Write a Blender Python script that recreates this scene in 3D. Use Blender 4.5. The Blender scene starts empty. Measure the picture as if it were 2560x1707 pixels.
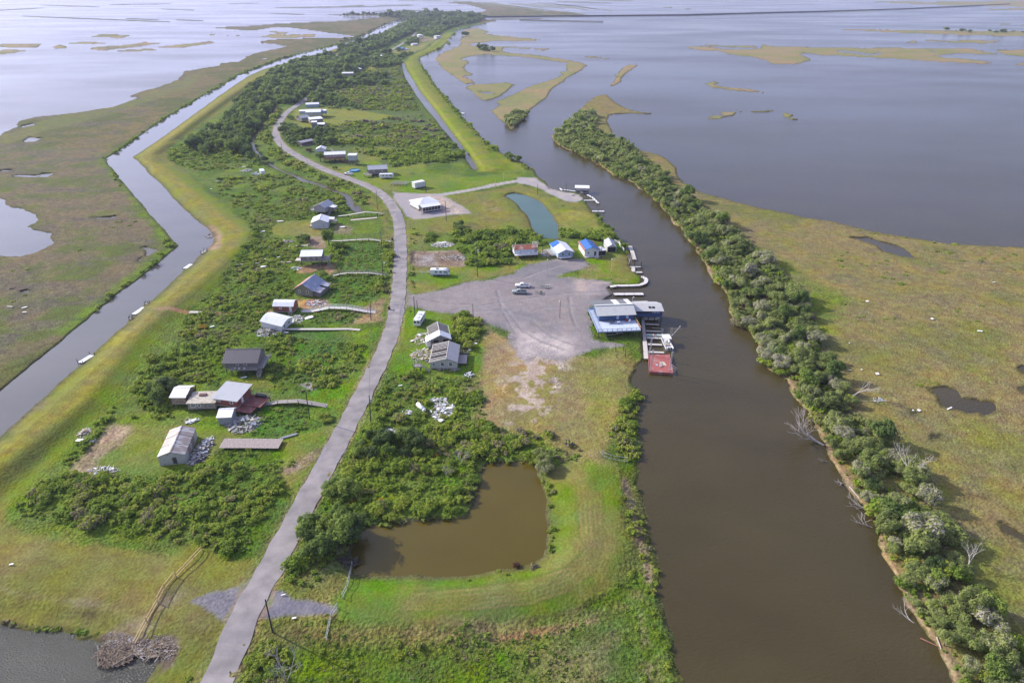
import bpy, math, random
import numpy as np
from mathutils import Vector

# ------------------------------------------------------------ camera, sky, sun
S = bpy.context.scene
C = S.collection
PITCH = math.radians(28.0); HC = 110.0
FPX = 1568 * 2560 / 2352.0; CX, CY = 1280.0, 853.5
cd = bpy.data.cameras.new('camera'); cam = bpy.data.objects.new('camera', cd); C.objects.link(cam)
cd.sensor_width = 36.0; cd.lens = 24.0; cd.clip_start = 1.0; cd.clip_end = 90000.0
cam.location = (0, 0, HC); cam.rotation_euler = (math.pi / 2 - PITCH, 0, 0)
S.camera = cam

SUN_EL = math.radians(28.0); SUN_AZ = math.radians(-65.0)      # azimuth measured from +Y towards +X
W = bpy.data.worlds.new('World'); S.world = W; W.use_nodes = True
nt = W.node_tree; bg = nt.nodes['Background']
sky = nt.nodes.new('ShaderNodeTexSky'); sky.sky_type = 'NISHITA'; sky.sun_disc = False
sky.sun_elevation = SUN_EL; sky.sun_rotation = SUN_AZ
sky.air_density = 1.0; sky.dust_density = 0.6; sky.ozone_density = 3.0
# thin broken cloud over the blue sky (what the water mirrors)
tc = nt.nodes.new('ShaderNodeTexCoord'); mp = nt.nodes.new('ShaderNodeMapping'); mp.inputs['Scale'].default_value = (1.2, 1.2, 5.0)
nz = nt.nodes.new('ShaderNodeTexNoise'); nz.inputs['Scale'].default_value = 2.2; nz.inputs['Detail'].default_value = 5
cr = nt.nodes.new('ShaderNodeValToRGB'); cr.color_ramp.elements[0].position = 0.42; cr.color_ramp.elements[1].position = 0.72
cr.color_ramp.elements[1].color = (0.3, 0.3, 0.3, 1)
mx = nt.nodes.new('ShaderNodeMix'); mx.data_type = 'RGBA'
mx.inputs[7].default_value = (7.6, 8.0, 9.4, 1)
nt.links.new(tc.outputs['Generated'], mp.inputs[0]); nt.links.new(mp.outputs[0], nz.inputs['Vector'])
nt.links.new(nz.outputs['Fac'], cr.inputs[0])
dt = nt.nodes.new('ShaderNodeVectorMath'); dt.operation = 'DOT_PRODUCT'; dt.inputs[1].default_value = (-.93, .36, 0); nt.links.new(tc.outputs['Generated'], dt.inputs[0])
mr = nt.nodes.new('ShaderNodeMapRange'); mr.inputs[1].default_value = .15; mr.inputs[2].default_value = .95; mr.inputs[3].default_value = .16; mr.inputs[4].default_value = .85; nt.links.new(dt.outputs['Value'], mr.inputs[0])
am = nt.nodes.new('ShaderNodeMath'); am.operation = 'ADD'; am.use_clamp = True; nt.links.new(cr.outputs[0], am.inputs[0]); nt.links.new(mr.outputs[0], am.inputs[1]); nt.links.new(am.outputs[0], mx.inputs[0])
tn_ = nt.nodes.new('ShaderNodeMix'); tn_.data_type = 'RGBA'; tn_.blend_type = 'MULTIPLY'; tn_.inputs[0].default_value = 1; tn_.inputs[7].default_value = (.94, .92, 1.19, 1)
nt.links.new(sky.outputs[0], mx.inputs[6]); nt.links.new(mx.outputs[2], tn_.inputs[6]); 
# bright veil of thin cloud round the sun
d2 = nt.nodes.new('ShaderNodeVectorMath'); d2.operation = 'DOT_PRODUCT'; d2.inputs[1].default_value = (math.sin(SUN_AZ) * math.cos(SUN_EL), math.cos(SUN_AZ) * math.cos(SUN_EL), math.sin(SUN_EL)); nt.links.new(tc.outputs['Generated'], d2.inputs[0])
m0 = nt.nodes.new('ShaderNodeMath'); m0.operation = 'MAXIMUM'; m0.inputs[1].default_value = 0; nt.links.new(d2.outputs['Value'], m0.inputs[0])
m1 = nt.nodes.new('ShaderNodeMath'); m1.operation = 'POWER'; m1.inputs[1].default_value = 6; nt.links.new(m0.outputs[0], m1.inputs[0])
v1 = nt.nodes.new('ShaderNodeVectorMath'); v1.operation = 'SCALE'; v1.inputs[0].default_value = (11, 11.6, 13); nt.links.new(m1.outputs[0], v1.inputs[3])
v2 = nt.nodes.new('ShaderNodeVectorMath'); v2.operation = 'ADD'; nt.links.new(tn_.outputs[2], v2.inputs[0]); nt.links.new(v1.outputs[0], v2.inputs[1]); nt.links.new(v2.outputs[0], bg.inputs[0])
bg.inputs[1].default_value = 0.105

sl = bpy.data.lights.new('sun', 'SUN'); sl.energy = 5.0; sl.angle = math.radians(0.5); sl.color = (1.0, 0.94, 0.82)
so = bpy.data.objects.new('sun', sl); C.objects.link(so)
sd_ = Vector((math.sin(SUN_AZ) * math.cos(SUN_EL), math.cos(SUN_AZ) * math.cos(SUN_EL), math.sin(SUN_EL)))
so.rotation_euler = sd_.to_track_quat('Z', 'Y').to_euler(); so.location = (0, 0, 300)
S.view_settings.view_transform = 'Standard'; S.view_settings.look = 'None'; S.view_settings.gamma = 1
S.view_settings.exposure = 0.40
S.render.engine = 'CYCLES'
S.cycles.volume_bounces = 0; S.cycles.max_bounces = 6; S.cycles.diffuse_bounces = 2; S.cycles.transparent_max_bounces = 8

# ------------------------------------------------------------ helpers
random.seed(7); RNG = np.random.default_rng(7)
ZN = {'A': (0, 0, 2352 / 860), 'B': (850, 0, 2352 / 860), 'C': (1700, 0, 2352 / 860), 'D': (0, 400, 3.647),
      'E': (560, 180, 4.704), 'F': (560, 480, 4.704), 'G': (1000, 430, 4.704), 'H': (1240, 560, 4.704),
      'I': (380, 740, 4.0207), 'J': (0, 1000, 3.672), 'K': (0, 1280, 3.672), 'L': (600, 1280, 3.672),
      'M': (900, 760, 4.6125), 'N': (700, 1040, 2.94), 'O': (1460, 730, 7.127), 'P': (1400, 400, 4.9),
      'Q': (1700, 560, 2.735), 'R': (1700, 1050, 2.386), 'S': (1100, 1200, 3.0933), 'T': (850, 40, 6.72),
      'X': (0, 0, 0.91875), '0': (0, 0, 1.0)}
def Z(z, pts):
    ox, oy, s = ZN[z]
    return [(ox + p[0] / s, oy + p[1] / s) for p in pts]
def G(x, y, z=0.0):
    """where the view line through a photograph point meets height z"""
    v = (y - CY) / FPX; u = (x - CX) / FPX
    dy = math.cos(PITCH) - v * math.sin(PITCH); dz = -math.sin(PITCH) - v * math.cos(PITCH)
    t = (HC - z) / -dz
    return (u * t, dy * t)
def Pj(X, Y, z):
    a = z - HC
    yc = Y * math.sin(PITCH) + a * math.cos(PITCH); zc = Y * math.cos(PITCH) - a * math.sin(PITCH)
    return CX + FPX * X / zc, CY - FPX * yc / zc

def hsh(ix, iy, s):
    n = (ix.astype(np.int64) * 374761393 + iy.astype(np.int64) * 668265263 + s * 1274126177) & 0xffffffff
    n = ((n ^ (n >> 13)) * 1274126177) & 0xffffffff
    return ((n ^ (n >> 16)) & 0xffff) / 65535.0
def vnoise(x, y, s=0):
    ix = np.floor(x); iy = np.floor(y); fx = x - ix; fy = y - iy
    fx = fx * fx * (3 - 2 * fx); fy = fy * fy * (3 - 2 * fy)
    a = hsh(ix, iy, s); b = hsh(ix + 1, iy, s); c = hsh(ix, iy + 1, s); d = hsh(ix + 1, iy + 1, s)
    return (a * (1 - fx) + b * fx) * (1 - fy) + (c * (1 - fx) + d * fx) * fy
def fbm(x, y, s=0, o=4):
    r = 0; a = 0.5; t = 0
    for i in range(o):
        r = r + a * vnoise(x * 2 ** i + 17.3 * i, y * 2 ** i + 9.1 * i, s + i); t += a; a *= 0.55
    return r / t
def sstep(a, b, x):
    t = np.clip((x - a) / (b - a), 0, 1); return t * t * (3 - 2 * t)

# ------------------------------------------------------------ materials
def newmat(name):
    m = bpy.data.materials.new(name); m.use_nodes = True
    return m, m.node_tree, m.node_tree.nodes['Principled BSDF']
MC = {}
def mat(name, col, rough=0.7, metal=0.0, var=0.18, scale=3.0, spec=0.3, bump=0.0, dirt=None, dirt_amt=0.5, stretch=(1, 1, 1)):
    if name in MC: return MC[name]
    m, t, b = newmat(name); n = t.nodes; L = t.links.new
    tc = n.new('ShaderNodeTexCoord'); mp = n.new('ShaderNodeMapping'); mp.inputs['Scale'].default_value = stretch
    nz = n.new('ShaderNodeTexNoise'); nz.inputs['Scale'].default_value = scale; nz.inputs['Detail'].default_value = 6
    L(tc.outputs['Object'], mp.inputs[0]); L(mp.outputs[0], nz.inputs['Vector'])
    r = n.new('ShaderNodeValToRGB'); r.color_ramp.elements[0].position = 0.3; r.color_ramp.elements[1].position = 0.7
    r.color_ramp.elements[0].color = (*[c * (1 - var) for c in col], 1); r.color_ramp.elements[1].color = (*[min(c * (1 + var), .95) for c in col], 1)
    L(nz.outputs['Fac'], r.inputs[0]); out = r.outputs[0]
    if dirt:
        n2 = n.new('ShaderNodeTexNoise'); n2.inputs['Scale'].default_value = scale * 0.37; n2.inputs['Detail'].default_value = 8
        L(mp.outputs[0], n2.inputs['Vector'])
        r2 = n.new('ShaderNodeValToRGB'); r2.color_ramp.elements[0].position = 0.62 - 0.22 * dirt_amt; r2.color_ramp.elements[1].position = 0.72 - 0.12 * dirt_amt
        L(n2.outputs['Fac'], r2.inputs[0])
        mm = n.new('ShaderNodeMix'); mm.data_type = 'RGBA'; mm.inputs[7].default_value = (*dirt, 1)
        L(r2.outputs[0], mm.inputs[0]); L(out, mm.inputs[6]); out = mm.outputs[2]
    L(out, b.inputs['Base Color']); b.inputs['Roughness'].default_value = rough; b.inputs['Metallic'].default_value = metal
    b.inputs['Specular IOR Level'].default_value = spec
    if bump:
        bp = n.new('ShaderNodeBump'); bp.inputs['Strength'].default_value = bump; bp.inputs['Distance'].default_value = 0.05
        L(nz.outputs['Fac'], bp.inputs['Height']); L(bp.outputs[0], b.inputs['Normal'])
    MC[name] = m; return m
def roofmat(name, col, axis='X', dark=0.75, dirt=None, dirt_amt=0.4, rough=0.45, period=0.55, patch=None):
    """ribbed sheet metal: ribs repeat along axis; optional weather stains"""
    if name in MC: return MC[name]
    m, t, b = newmat(name); n = t.nodes; L = t.links.new
    tc = n.new('ShaderNodeTexCoord')
    wv = n.new('ShaderNodeTexWave'); wv.wave_type = 'BANDS'; wv.bands_direction = axis; wv.inputs['Scale'].default_value = 0.314 / period
    wv.inputs['Distortion'].default_value = 0
    L(tc.outputs['Object'], wv.inputs['Vector'])
    r = n.new('ShaderNodeValToRGB'); r.color_ramp.elements[0].position = 0.0; r.color_ramp.elements[1].position = 0.35
    r.color_ramp.elements[0].color = (*[c * dark for c in col], 1); r.color_ramp.elements[1].color = (*col, 1)
    L(wv.outputs['Fac'], r.inputs[0]); out = r.outputs[0]
    nz = n.new('ShaderNodeTexNoise'); nz.inputs['Scale'].default_value = 0.7; nz.inputs['Detail'].default_value = 7
    mp = n.new('ShaderNodeMapping'); mp.inputs['Scale'].default_value = (1, .35, 1) if axis == 'X' else (.35, 1, 1)
    L(tc.outputs['Object'], mp.inputs[0]); L(mp.outputs[0], nz.inputs['Vector'])
    mm = n.new('ShaderNodeMix'); mm.data_type = 'RGBA'; mm.inputs[7].default_value = (*(dirt or [c * .7 for c in col]), 1)
    r2 = n.new('ShaderNodeValToRGB'); lo = 0.66 - 0.3 * dirt_amt; r2.color_ramp.elements[0].position = lo; r2.color_ramp.elements[1].position = lo + .12
    r2.color_ramp.elements[1].color = (.8, .8, .8, 1) if dirt else (.4, .4, .4, 1)
    L(nz.outputs['Fac'], r2.inputs[0]); L(r2.outputs[0], mm.inputs[0]); L(out, mm.inputs[6]); out = mm.outputs[2]
    L(out, b.inputs['Base Color']); b.inputs['Roughness'].default_value = rough; b.inputs['Metallic'].default_value = 0.1
    b.inputs['Specular IOR Level'].default_value = 0.35
    bp = n.new('ShaderNodeBump'); bp.inputs['Strength'].default_value = 0.5; bp.inputs['Distance'].default_value = 0.03
    L(wv.outputs['Fac'], bp.inputs['Height']); L(bp.outputs[0], b.inputs['Normal'])
    MC[name] = m; return m

white_paint = mat('white_paint', (.74, .74, .72), .5, var=.07, dirt=(.45, .42, .36), dirt_amt=.1)
grey_wood = mat('grey_wood', (.34, .31, .28), .85, var=.3, scale=6, stretch=(1, 1, 4))
pale_wood = mat('pale_wood', (.52, .48, .43), .85, var=.22, scale=5)
dark_wood = mat('dark_wood', (.09, .075, .06), .85, var=.3)
creosote = mat('creosote', (.05, .042, .036), .8, var=.25)
dark_metal = mat('dark_metal', (.04, .04, .045), .5, metal=.3)
glass = mat('glass', (.02, .025, .03), .08, spec=.8, var=.1)
rubber = mat('rubber', (.02, .02, .02), .8)
galv = mat('galvanised', (.5, .51, .52), .4, metal=.4)
concrete = mat('concrete', (.42, .4, .37), .9, var=.2)

# ------------------------------------------------------------ mesh builder
class MB:
    def __init__(s): s.v = []; s.f = []; s.m = []
    def add(s, vs, fs, mi=0):
        o = len(s.v); s.v += [tuple(p) for p in vs]; s.f += [tuple(i + o for i in f) for f in fs]; s.m += [mi] * len(fs)
    def hexa(s, p, mi=0):   # p: 4 bottom, 4 top (ccw)
        s.add(p, [(3, 2, 1, 0), (4, 5, 6, 7), (0, 1, 5, 4), (1, 2, 6, 5), (2, 3, 7, 6), (3, 0, 4, 7)], mi)
    def box(s, x0, x1, y0, y1, z0, z1, mi=0):
        s.hexa([(x0, y0, z0), (x1, y0, z0), (x1, y1, z0), (x0, y1, z0), (x0, y0, z1), (x1, y0, z1), (x1, y1, z1), (x0, y1, z1)], mi)
    def beam(s, p, q, w=.1, h=.1, mi=0):
        p = Vector(p); q = Vector(q); d = (q - p)
        if d.length < 1e-4: return
        d.normalize(); up = Vector((0, 0, 1)) if abs(d.z) < .95 else Vector((0, 1, 0))
        a = d.cross(up).normalized() * w / 2; b = a.cross(d).normalized() * h / 2
        s.hexa([p - a - b, p + a - b, q + a - b, q - a - b, p - a + b, p + a + b, q + a + b, q - a + b], mi)
    def cyl(s, p, q, r0, r1=None, n=8, mi=0):
        r1 = r0 if r1 is None else r1; p = Vector(p); q = Vector(q); d = (q - p).normalized()
        up = Vector((0, 0, 1)) if abs(d.z) < .9 else Vector((1, 0, 0)); a = d.cross(up).normalized(); b = d.cross(a)
        vs = [p + (a * math.cos(2 * math.pi * i / n) + b * math.sin(2 * math.pi * i / n)) * r0 for i in range(n)] + \
             [q + (a * math.cos(2 * math.pi * i / n) + b * math.sin(2 * math.pi * i / n)) * r1 for i in range(n)]
        s.add(vs, [(i, i + n, (i + 1) % n + n, (i + 1) % n) for i in range(n)] + [tuple(range(n)), tuple(range(2 * n - 1, n - 1, -1))], mi)
    def slab(s, pts, th=.08, mi=0):   # planar polygon with thickness below
        P = [Vector(p) for p in pts]; nrm = (P[1] - P[0]).cross(P[2] - P[0]).normalized()
        if nrm.z < 0: nrm = -nrm; P = P[::-1]
        n = len(P); vs = P + [p - nrm * th for p in P]
        s.add(vs, [tuple(range(n)), tuple(range(2 * n - 1, n - 1, -1))] + [(i, i + n, (i + 1) % n + n, (i + 1) % n) for i in range(n)], mi)
    def prism(s, prof, x0, x1, mi=0, axis='x'):   # profile in (y,z) extruded along x (or (x,z) along y)
        n = len(prof)
        if axis == 'x': vs = [(x0, a, b) for a, b in prof] + [(x1, a, b) for a, b in prof]
        else: vs = [(a, x0, b) for a, b in prof] + [(a, x1, b) for a, b in prof]
        s.add(vs, [tuple(range(n)), tuple(range(2 * n - 1, n - 1, -1))] + [(i, i + n, (i + 1) % n + n, (i + 1) % n) for i in range(n)], mi)
    def build(s, name, mats, parent=None, smooth=False):
        me = bpy.data.meshes.new(name); me.from_pydata(s.v, [], s.f)
        for m in (mats if isinstance(mats, (list, tuple)) else [mats]): me.materials.append(m)
        if any(s.m): me.polygons.foreach_set('material_index', s.m)
        if smooth: me.polygons.foreach_set('use_smooth', [True] * len(s.f))
        me.validate(); me.update()
        o = bpy.data.objects.new(name, me); C.objects.link(o)
        if parent: o.parent = parent
        return o
def tag(o, label=None, cat=None, group=None, kind=None):
    if label: o['label'] = label
    if cat: o['category'] = cat
    if group: o['group'] = group
    if kind: o['kind'] = kind
    return o
def thing(name, loc, rz, label, cat, group=None, rot=None):
    o = bpy.data.objects.new(name, None); C.objects.link(o); o.location = loc
    o.rotation_euler = rot if rot else (0, 0, rz); o.empty_display_size = .5
    return tag(o, label, cat, group)
# ------------------------------------------------------------ terrain
DX = 2.5; DY = 2.4
px = np.arange(-430, 2990, DX); py = np.arange(-40, 2060, DY)
NC, NR = len(px), len(py)
v_ = (py - CY) / FPX; u_ = (px - CX) / FPX
dyv = math.cos(PITCH) - v_ * math.sin(PITCH); dzv = math.sin(PITCH) + v_ * math.cos(PITCH)
YW = np.repeat((HC * dyv / dzv)[:, None], NC, 1); XW = (HC / dzv)[:, None] * u_[None, :]
KPX = FPX / (HC / dzv)                                  # photograph pixels per metre, by row
MPX = 1 / KPX; MPY = HC / dzv ** 2 / FPX                 # metres per pixel across / along

def seg_dist(D, A, B, M, close_px):
    """update D with the distance in metres to the segment A-B (photo points), in its neighbourhood only"""
    ya, yb = sorted((A[1], B[1]))
    if yb < py[0] - 200 or ya > py[-1] + 400: return
    r1c = min(max(int((yb - py[0]) / DY), 0), NR - 1); k = KPX[r1c] * M * 1.25 + 3
    r0 = max(int((ya - k - py[0]) / DY), 0); r1 = min(int((yb + k - py[0]) / DY) + 2, NR)
    xa, xb = sorted((A[0], B[0]))
    c0 = max(int((xa - k - px[0]) / DX), 0); c1 = min(int((xb + k - px[0]) / DX) + 2, NC)
    if r1 <= r0 or c1 <= c0: return
    a = np.array(G(A[0], max(A[1], -50))); b = np.array(G(B[0], max(B[1], -50)))
    X = XW[r0:r1, c0:c1] - a[0]; Y = YW[r0:r1, c0:c1] - a[1]; d = b - a; L2 = max(d @ d, 1e-6)
    t = np.clip((X * d[0] + Y * d[1]) / L2, 0, 1)
    dd = np.hypot(X - t * d[0], Y - t * d[1])
    np.minimum(D[r0:r1, c0:c1], dd, out=D[r0:r1, c0:c1])
def sdf(poly, M=20.0, inside_only=False):
    ins = np.zeros((NR, NC), bool); n = len(poly)
    for i in range(n):
        A = poly[i]; B = poly[(i + 1) % n]
        if A[1] == B[1]: continue
        y0, y1 = sorted((A[1], B[1]))
        r0 = max(int(math.ceil((y0 - py[0]) / DY)), 0); r1 = min(int(math.ceil((y1 - py[0]) / DY)), NR)
        if r1 <= r0: continue
        xs = A[0] + (py[r0:r1] - A[1]) * (B[0] - A[0]) / (B[1] - A[1])
        ins[r0:r1] ^= px[None, :] < xs[:, None]
    if inside_only: return ins
    D = np.full((NR, NC), M, np.float32)
    for i in range(n): seg_dist(D, poly[i], poly[(i + 1) % n], M, 0)
    return np.where(ins, D, -D)
def line_dist(pts, M):
    D = np.full((NR, NC), M, np.float32)
    for i in range(len(pts) - 1): seg_dist(D, pts[i], pts[i + 1], M, 0)
    return D

# fields of noise in world metres
N4 = fbm(XW / 4, YW / 4, 1, 3); N12 = fbm(XW / 12, YW / 12, 5, 4); N40 = fbm(XW / 40, YW / 40, 9, 4); N1 = fbm(XW / 1.2, YW / 1.2, 3, 2)
EDGE = (N4 - .5) * 3.0 + (N12 - .5) * 3.5
EDGEF = np.clip(MPY / 2.0, 1, 5)[:, None]              # the far shore wanders more

shore_left = Z('A', [(-900, 1250), (-300, 1060), (0, 930), (40, 900), (120, 868), (125, 830), (250, 800), (400, 785), (520, 772), (640, 752), (780, 730), (870, 700), (940, 668), (890, 660), (950, 630), (1060, 605), (1130, 580), (1215, 548), (1215, 535), (1250, 520), (1245, 490), (1330, 478), (1400, 465), (1500, 452), (1520, 432), (1620, 425), (1660, 405), (1690, 385), (1750, 365), (1840, 345), (1900, 335), (1960, 318), (1850, 302), (1800, 300), (1785, 285), (1830, 275), (1900, 270), (2100, 264), (2352, 261)])
river_west = Z('B', [(1000, 158), (900, 180), (800, 208), (775, 240), (740, 280), (735, 305), (650, 350), (560, 390), (540, 405), (580, 470), (610, 520), (660, 590), (720, 660), (790, 740), (840, 800), (900, 860), (960, 930), (1020, 980), (1080, 1030), (1150, 1075), (1250, 1110), (1330, 1165)]) + \
    Z('G', [(1600, 20), (1650, 80), (1700, 110), (1750, 180), (1800, 205), (1900, 225), (2050, 240), (2130, 265), (2160, 300), (2200, 370), (2250, 440), (2290, 475)]) + \
    Z('P', [(385, 600), (430, 650), (470, 690), (530, 720), (600, 800), (650, 880), (700, 950), (780, 1030), (820, 1100), (850, 1130), (840, 1220), (825, 1280), (880, 1330), (885, 1365), (935, 1395), (975, 1430), (1000, 1470), (1000, 1510), (960, 1535), (800, 1545), (640, 1553)]) + \
    Z('H', [(1310, 750), (1330, 790), (1360, 835), (1330, 855), (1290, 880), (1290, 930), (1500, 1000), (1640, 1040), (1690, 1100), (1715, 1200), (1730, 1330), (1735, 1480)]) + \
    Z('O', [(1070, 1120), (1080, 1170), (1030, 1240), (960, 1290), (960, 1400), (940, 1480), (900, 1568)]) + \
    Z('X', [(1467, 895), (1466, 930), (1470, 970), (1475, 1020), (1474, 1060)]) + \
    Z('S', [(1550, 0), (1565, 100), (1575, 180), (1605, 330), (1630, 480), (1670, 600), (1690, 720), (1715, 850), (1735, 930), (1750, 1050), (1780, 1150), (1810, 1300), (1835, 1450), (1860, 1568), (1900, 2600)])
pond_low = Z('K', [(-2500, 930), (-600, 1000), (0, 1035), (100, 1050), (250, 1070), (450, 1090), (600, 1112), (740, 1112), (700, 1150), (720, 1178), (850, 1165), (920, 1215), (905, 1420), (960, 1435), (1040, 1425), (1110, 1380), (1220, 1330), (1290, 1310), (1370, 1325), (1440, 1365), (1440, 1430), (1370, 1530), (1330, 1700), (1300, 2900), (-2500, 2900)])
main_land = shore_left + Z('B', [(130, 259), (20, 262), (18, 254), (128, 251), (0, 236), (-150, 215), (-350, 190), (-420, 186)]) + \
    Z('A', [(1850, 192), (1750, 208), (1600, 205), (1470, 194), (1480, 190), (1560, 185), (1700, 180), (1900, 164), (2100, 154), (2352, 145)]) + \
    Z('B', [(100, 135), (300, 118), (240, 110), (0, 107), (-200, 104), (0, 102), (200, 98), (480, 92), (740, 90), (900, 92), (985, 80), (1000, 72), (940, 50), (870, 34), (740, 22), (780, 14), (900, 14), (1100, 40), (1300, 62), (1400, 76), (1560, 84), (1700, 106), (1740, 110), (1500, 116), (1000, 118), (905, 122), (1085, 144)]) + \
    river_west + [(2100, 2900), (-2500, 2900), (-2500, 1100)]
canal = Z('D', [(-900, 2600), (0, 2109), (665, 1568), (750, 1500), (930, 1340), (1000, 1290), (1080, 1210), (1230, 1110), (1350, 1020), (1450, 940), (1560, 850), (1630, 780), (1560, 700), (1500, 630), (1430, 560), (1370, 490), (1300, 400), (1230, 330), (1170, 250), (1110, 190), (1050, 100), (990, 40)]) + \
    Z('A', [(725, 1085), (800, 1040), (900, 975), (1000, 900), (1120, 820), (1250, 740), (1400, 650), (1530, 580), (1620, 520), (1750, 470), (1900, 410), (2100, 355), (2352, 298)]) + \
    Z('B', [(140, 258), (250, 200), (360, 150), (430, 130), (462, 130), (440, 145), (370, 180), (260, 240), (130, 300), (0, 325)]) + \
    Z('A', [(2150, 380), (1960, 430), (1800, 475), (1700, 520), (1580, 600), (1480, 670), (1420, 715), (1300, 800), (1180, 890), (1060, 975), (960, 1040), (905, 1075)]) + \
    Z('D', [(1240, 0), (1310, 70), (1370, 140), (1450, 200), (1520, 280), (1600, 370), (1700, 470), (1760, 530), (1850, 600), (1900, 640), (1950, 715), (1930, 770), (1900, 800), (1830, 860), (1750, 940), (1680, 995), (1640, 1040), (1520, 1150), (1400, 1270), (1330, 1310), (1180, 1450), (1150, 1500), (1060, 1568)]) + \
    Z('X', [(185, 838), (130, 884), (35, 972), (0, 1002)]) + [(-500, 1500), (-1200, 1700)]
east_bank = Z('B', [(1445, 930), (1470, 965), (1510, 1000), (1600, 1040), (1650, 1070), (1750, 1110), (1800, 1150)]) + \
    Z('P', [(360, 0), (430, 40), (490, 80), (570, 110), (640, 180), (740, 225), (850, 248), (900, 280), (960, 345), (1040, 395), (1080, 425), (1150, 490), (1230, 560), (1290, 630), (1350, 700), (1380, 780), (1440, 820), (1500, 870), (1540, 940), (1600, 1010), (1666, 1075)]) + \
    Z('Q', [(110, 190), (190, 290), (220, 370), (290, 440), (330, 500), (340, 580), (370, 690), (470, 735), (530, 800), (545, 870), (580, 960), (650, 1020), (740, 1075), (780, 1180), (850, 1255), (920, 1330), (970, 1420), (1010, 1500)]) + \
    Z('R', [(870, 115), (900, 200), (950, 280), (1000, 355), (1030, 430), (1080, 490), (1140, 560), (1150, 640), (1150, 700), (1200, 800), (1250, 860), (1290, 940), (1330, 1020), (1350, 1110), (1430, 1230), (1530, 1345), (1580, 1450), (1600, 1568), (1700, 2000), (1900, 2600), (4200, 2600)]) + \
    Z('X', [(3300, 700), (2700, 610), (2352, 568), (2200, 562), (2100, 548), (2000, 530), (1900, 507), (1850, 500), (1780, 485), (1700, 467), (1620, 445), (1570, 420), (1555, 400), (1553, 385)]) + \
    Z('B', [(2240, 1095), (2180, 1060), (2100, 1040), (2020, 1020), (1960, 985), (1900, 960), (1860, 900), (1830, 830), (1840, 790), (1880, 780), (2000, 776), (2150, 780), (2040, 764), (1960, 745), (1900, 715), (1860, 680), (1810, 643), (1740, 665), (1680, 710), (1620, 780), (1550, 830), (1480, 890)])
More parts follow.
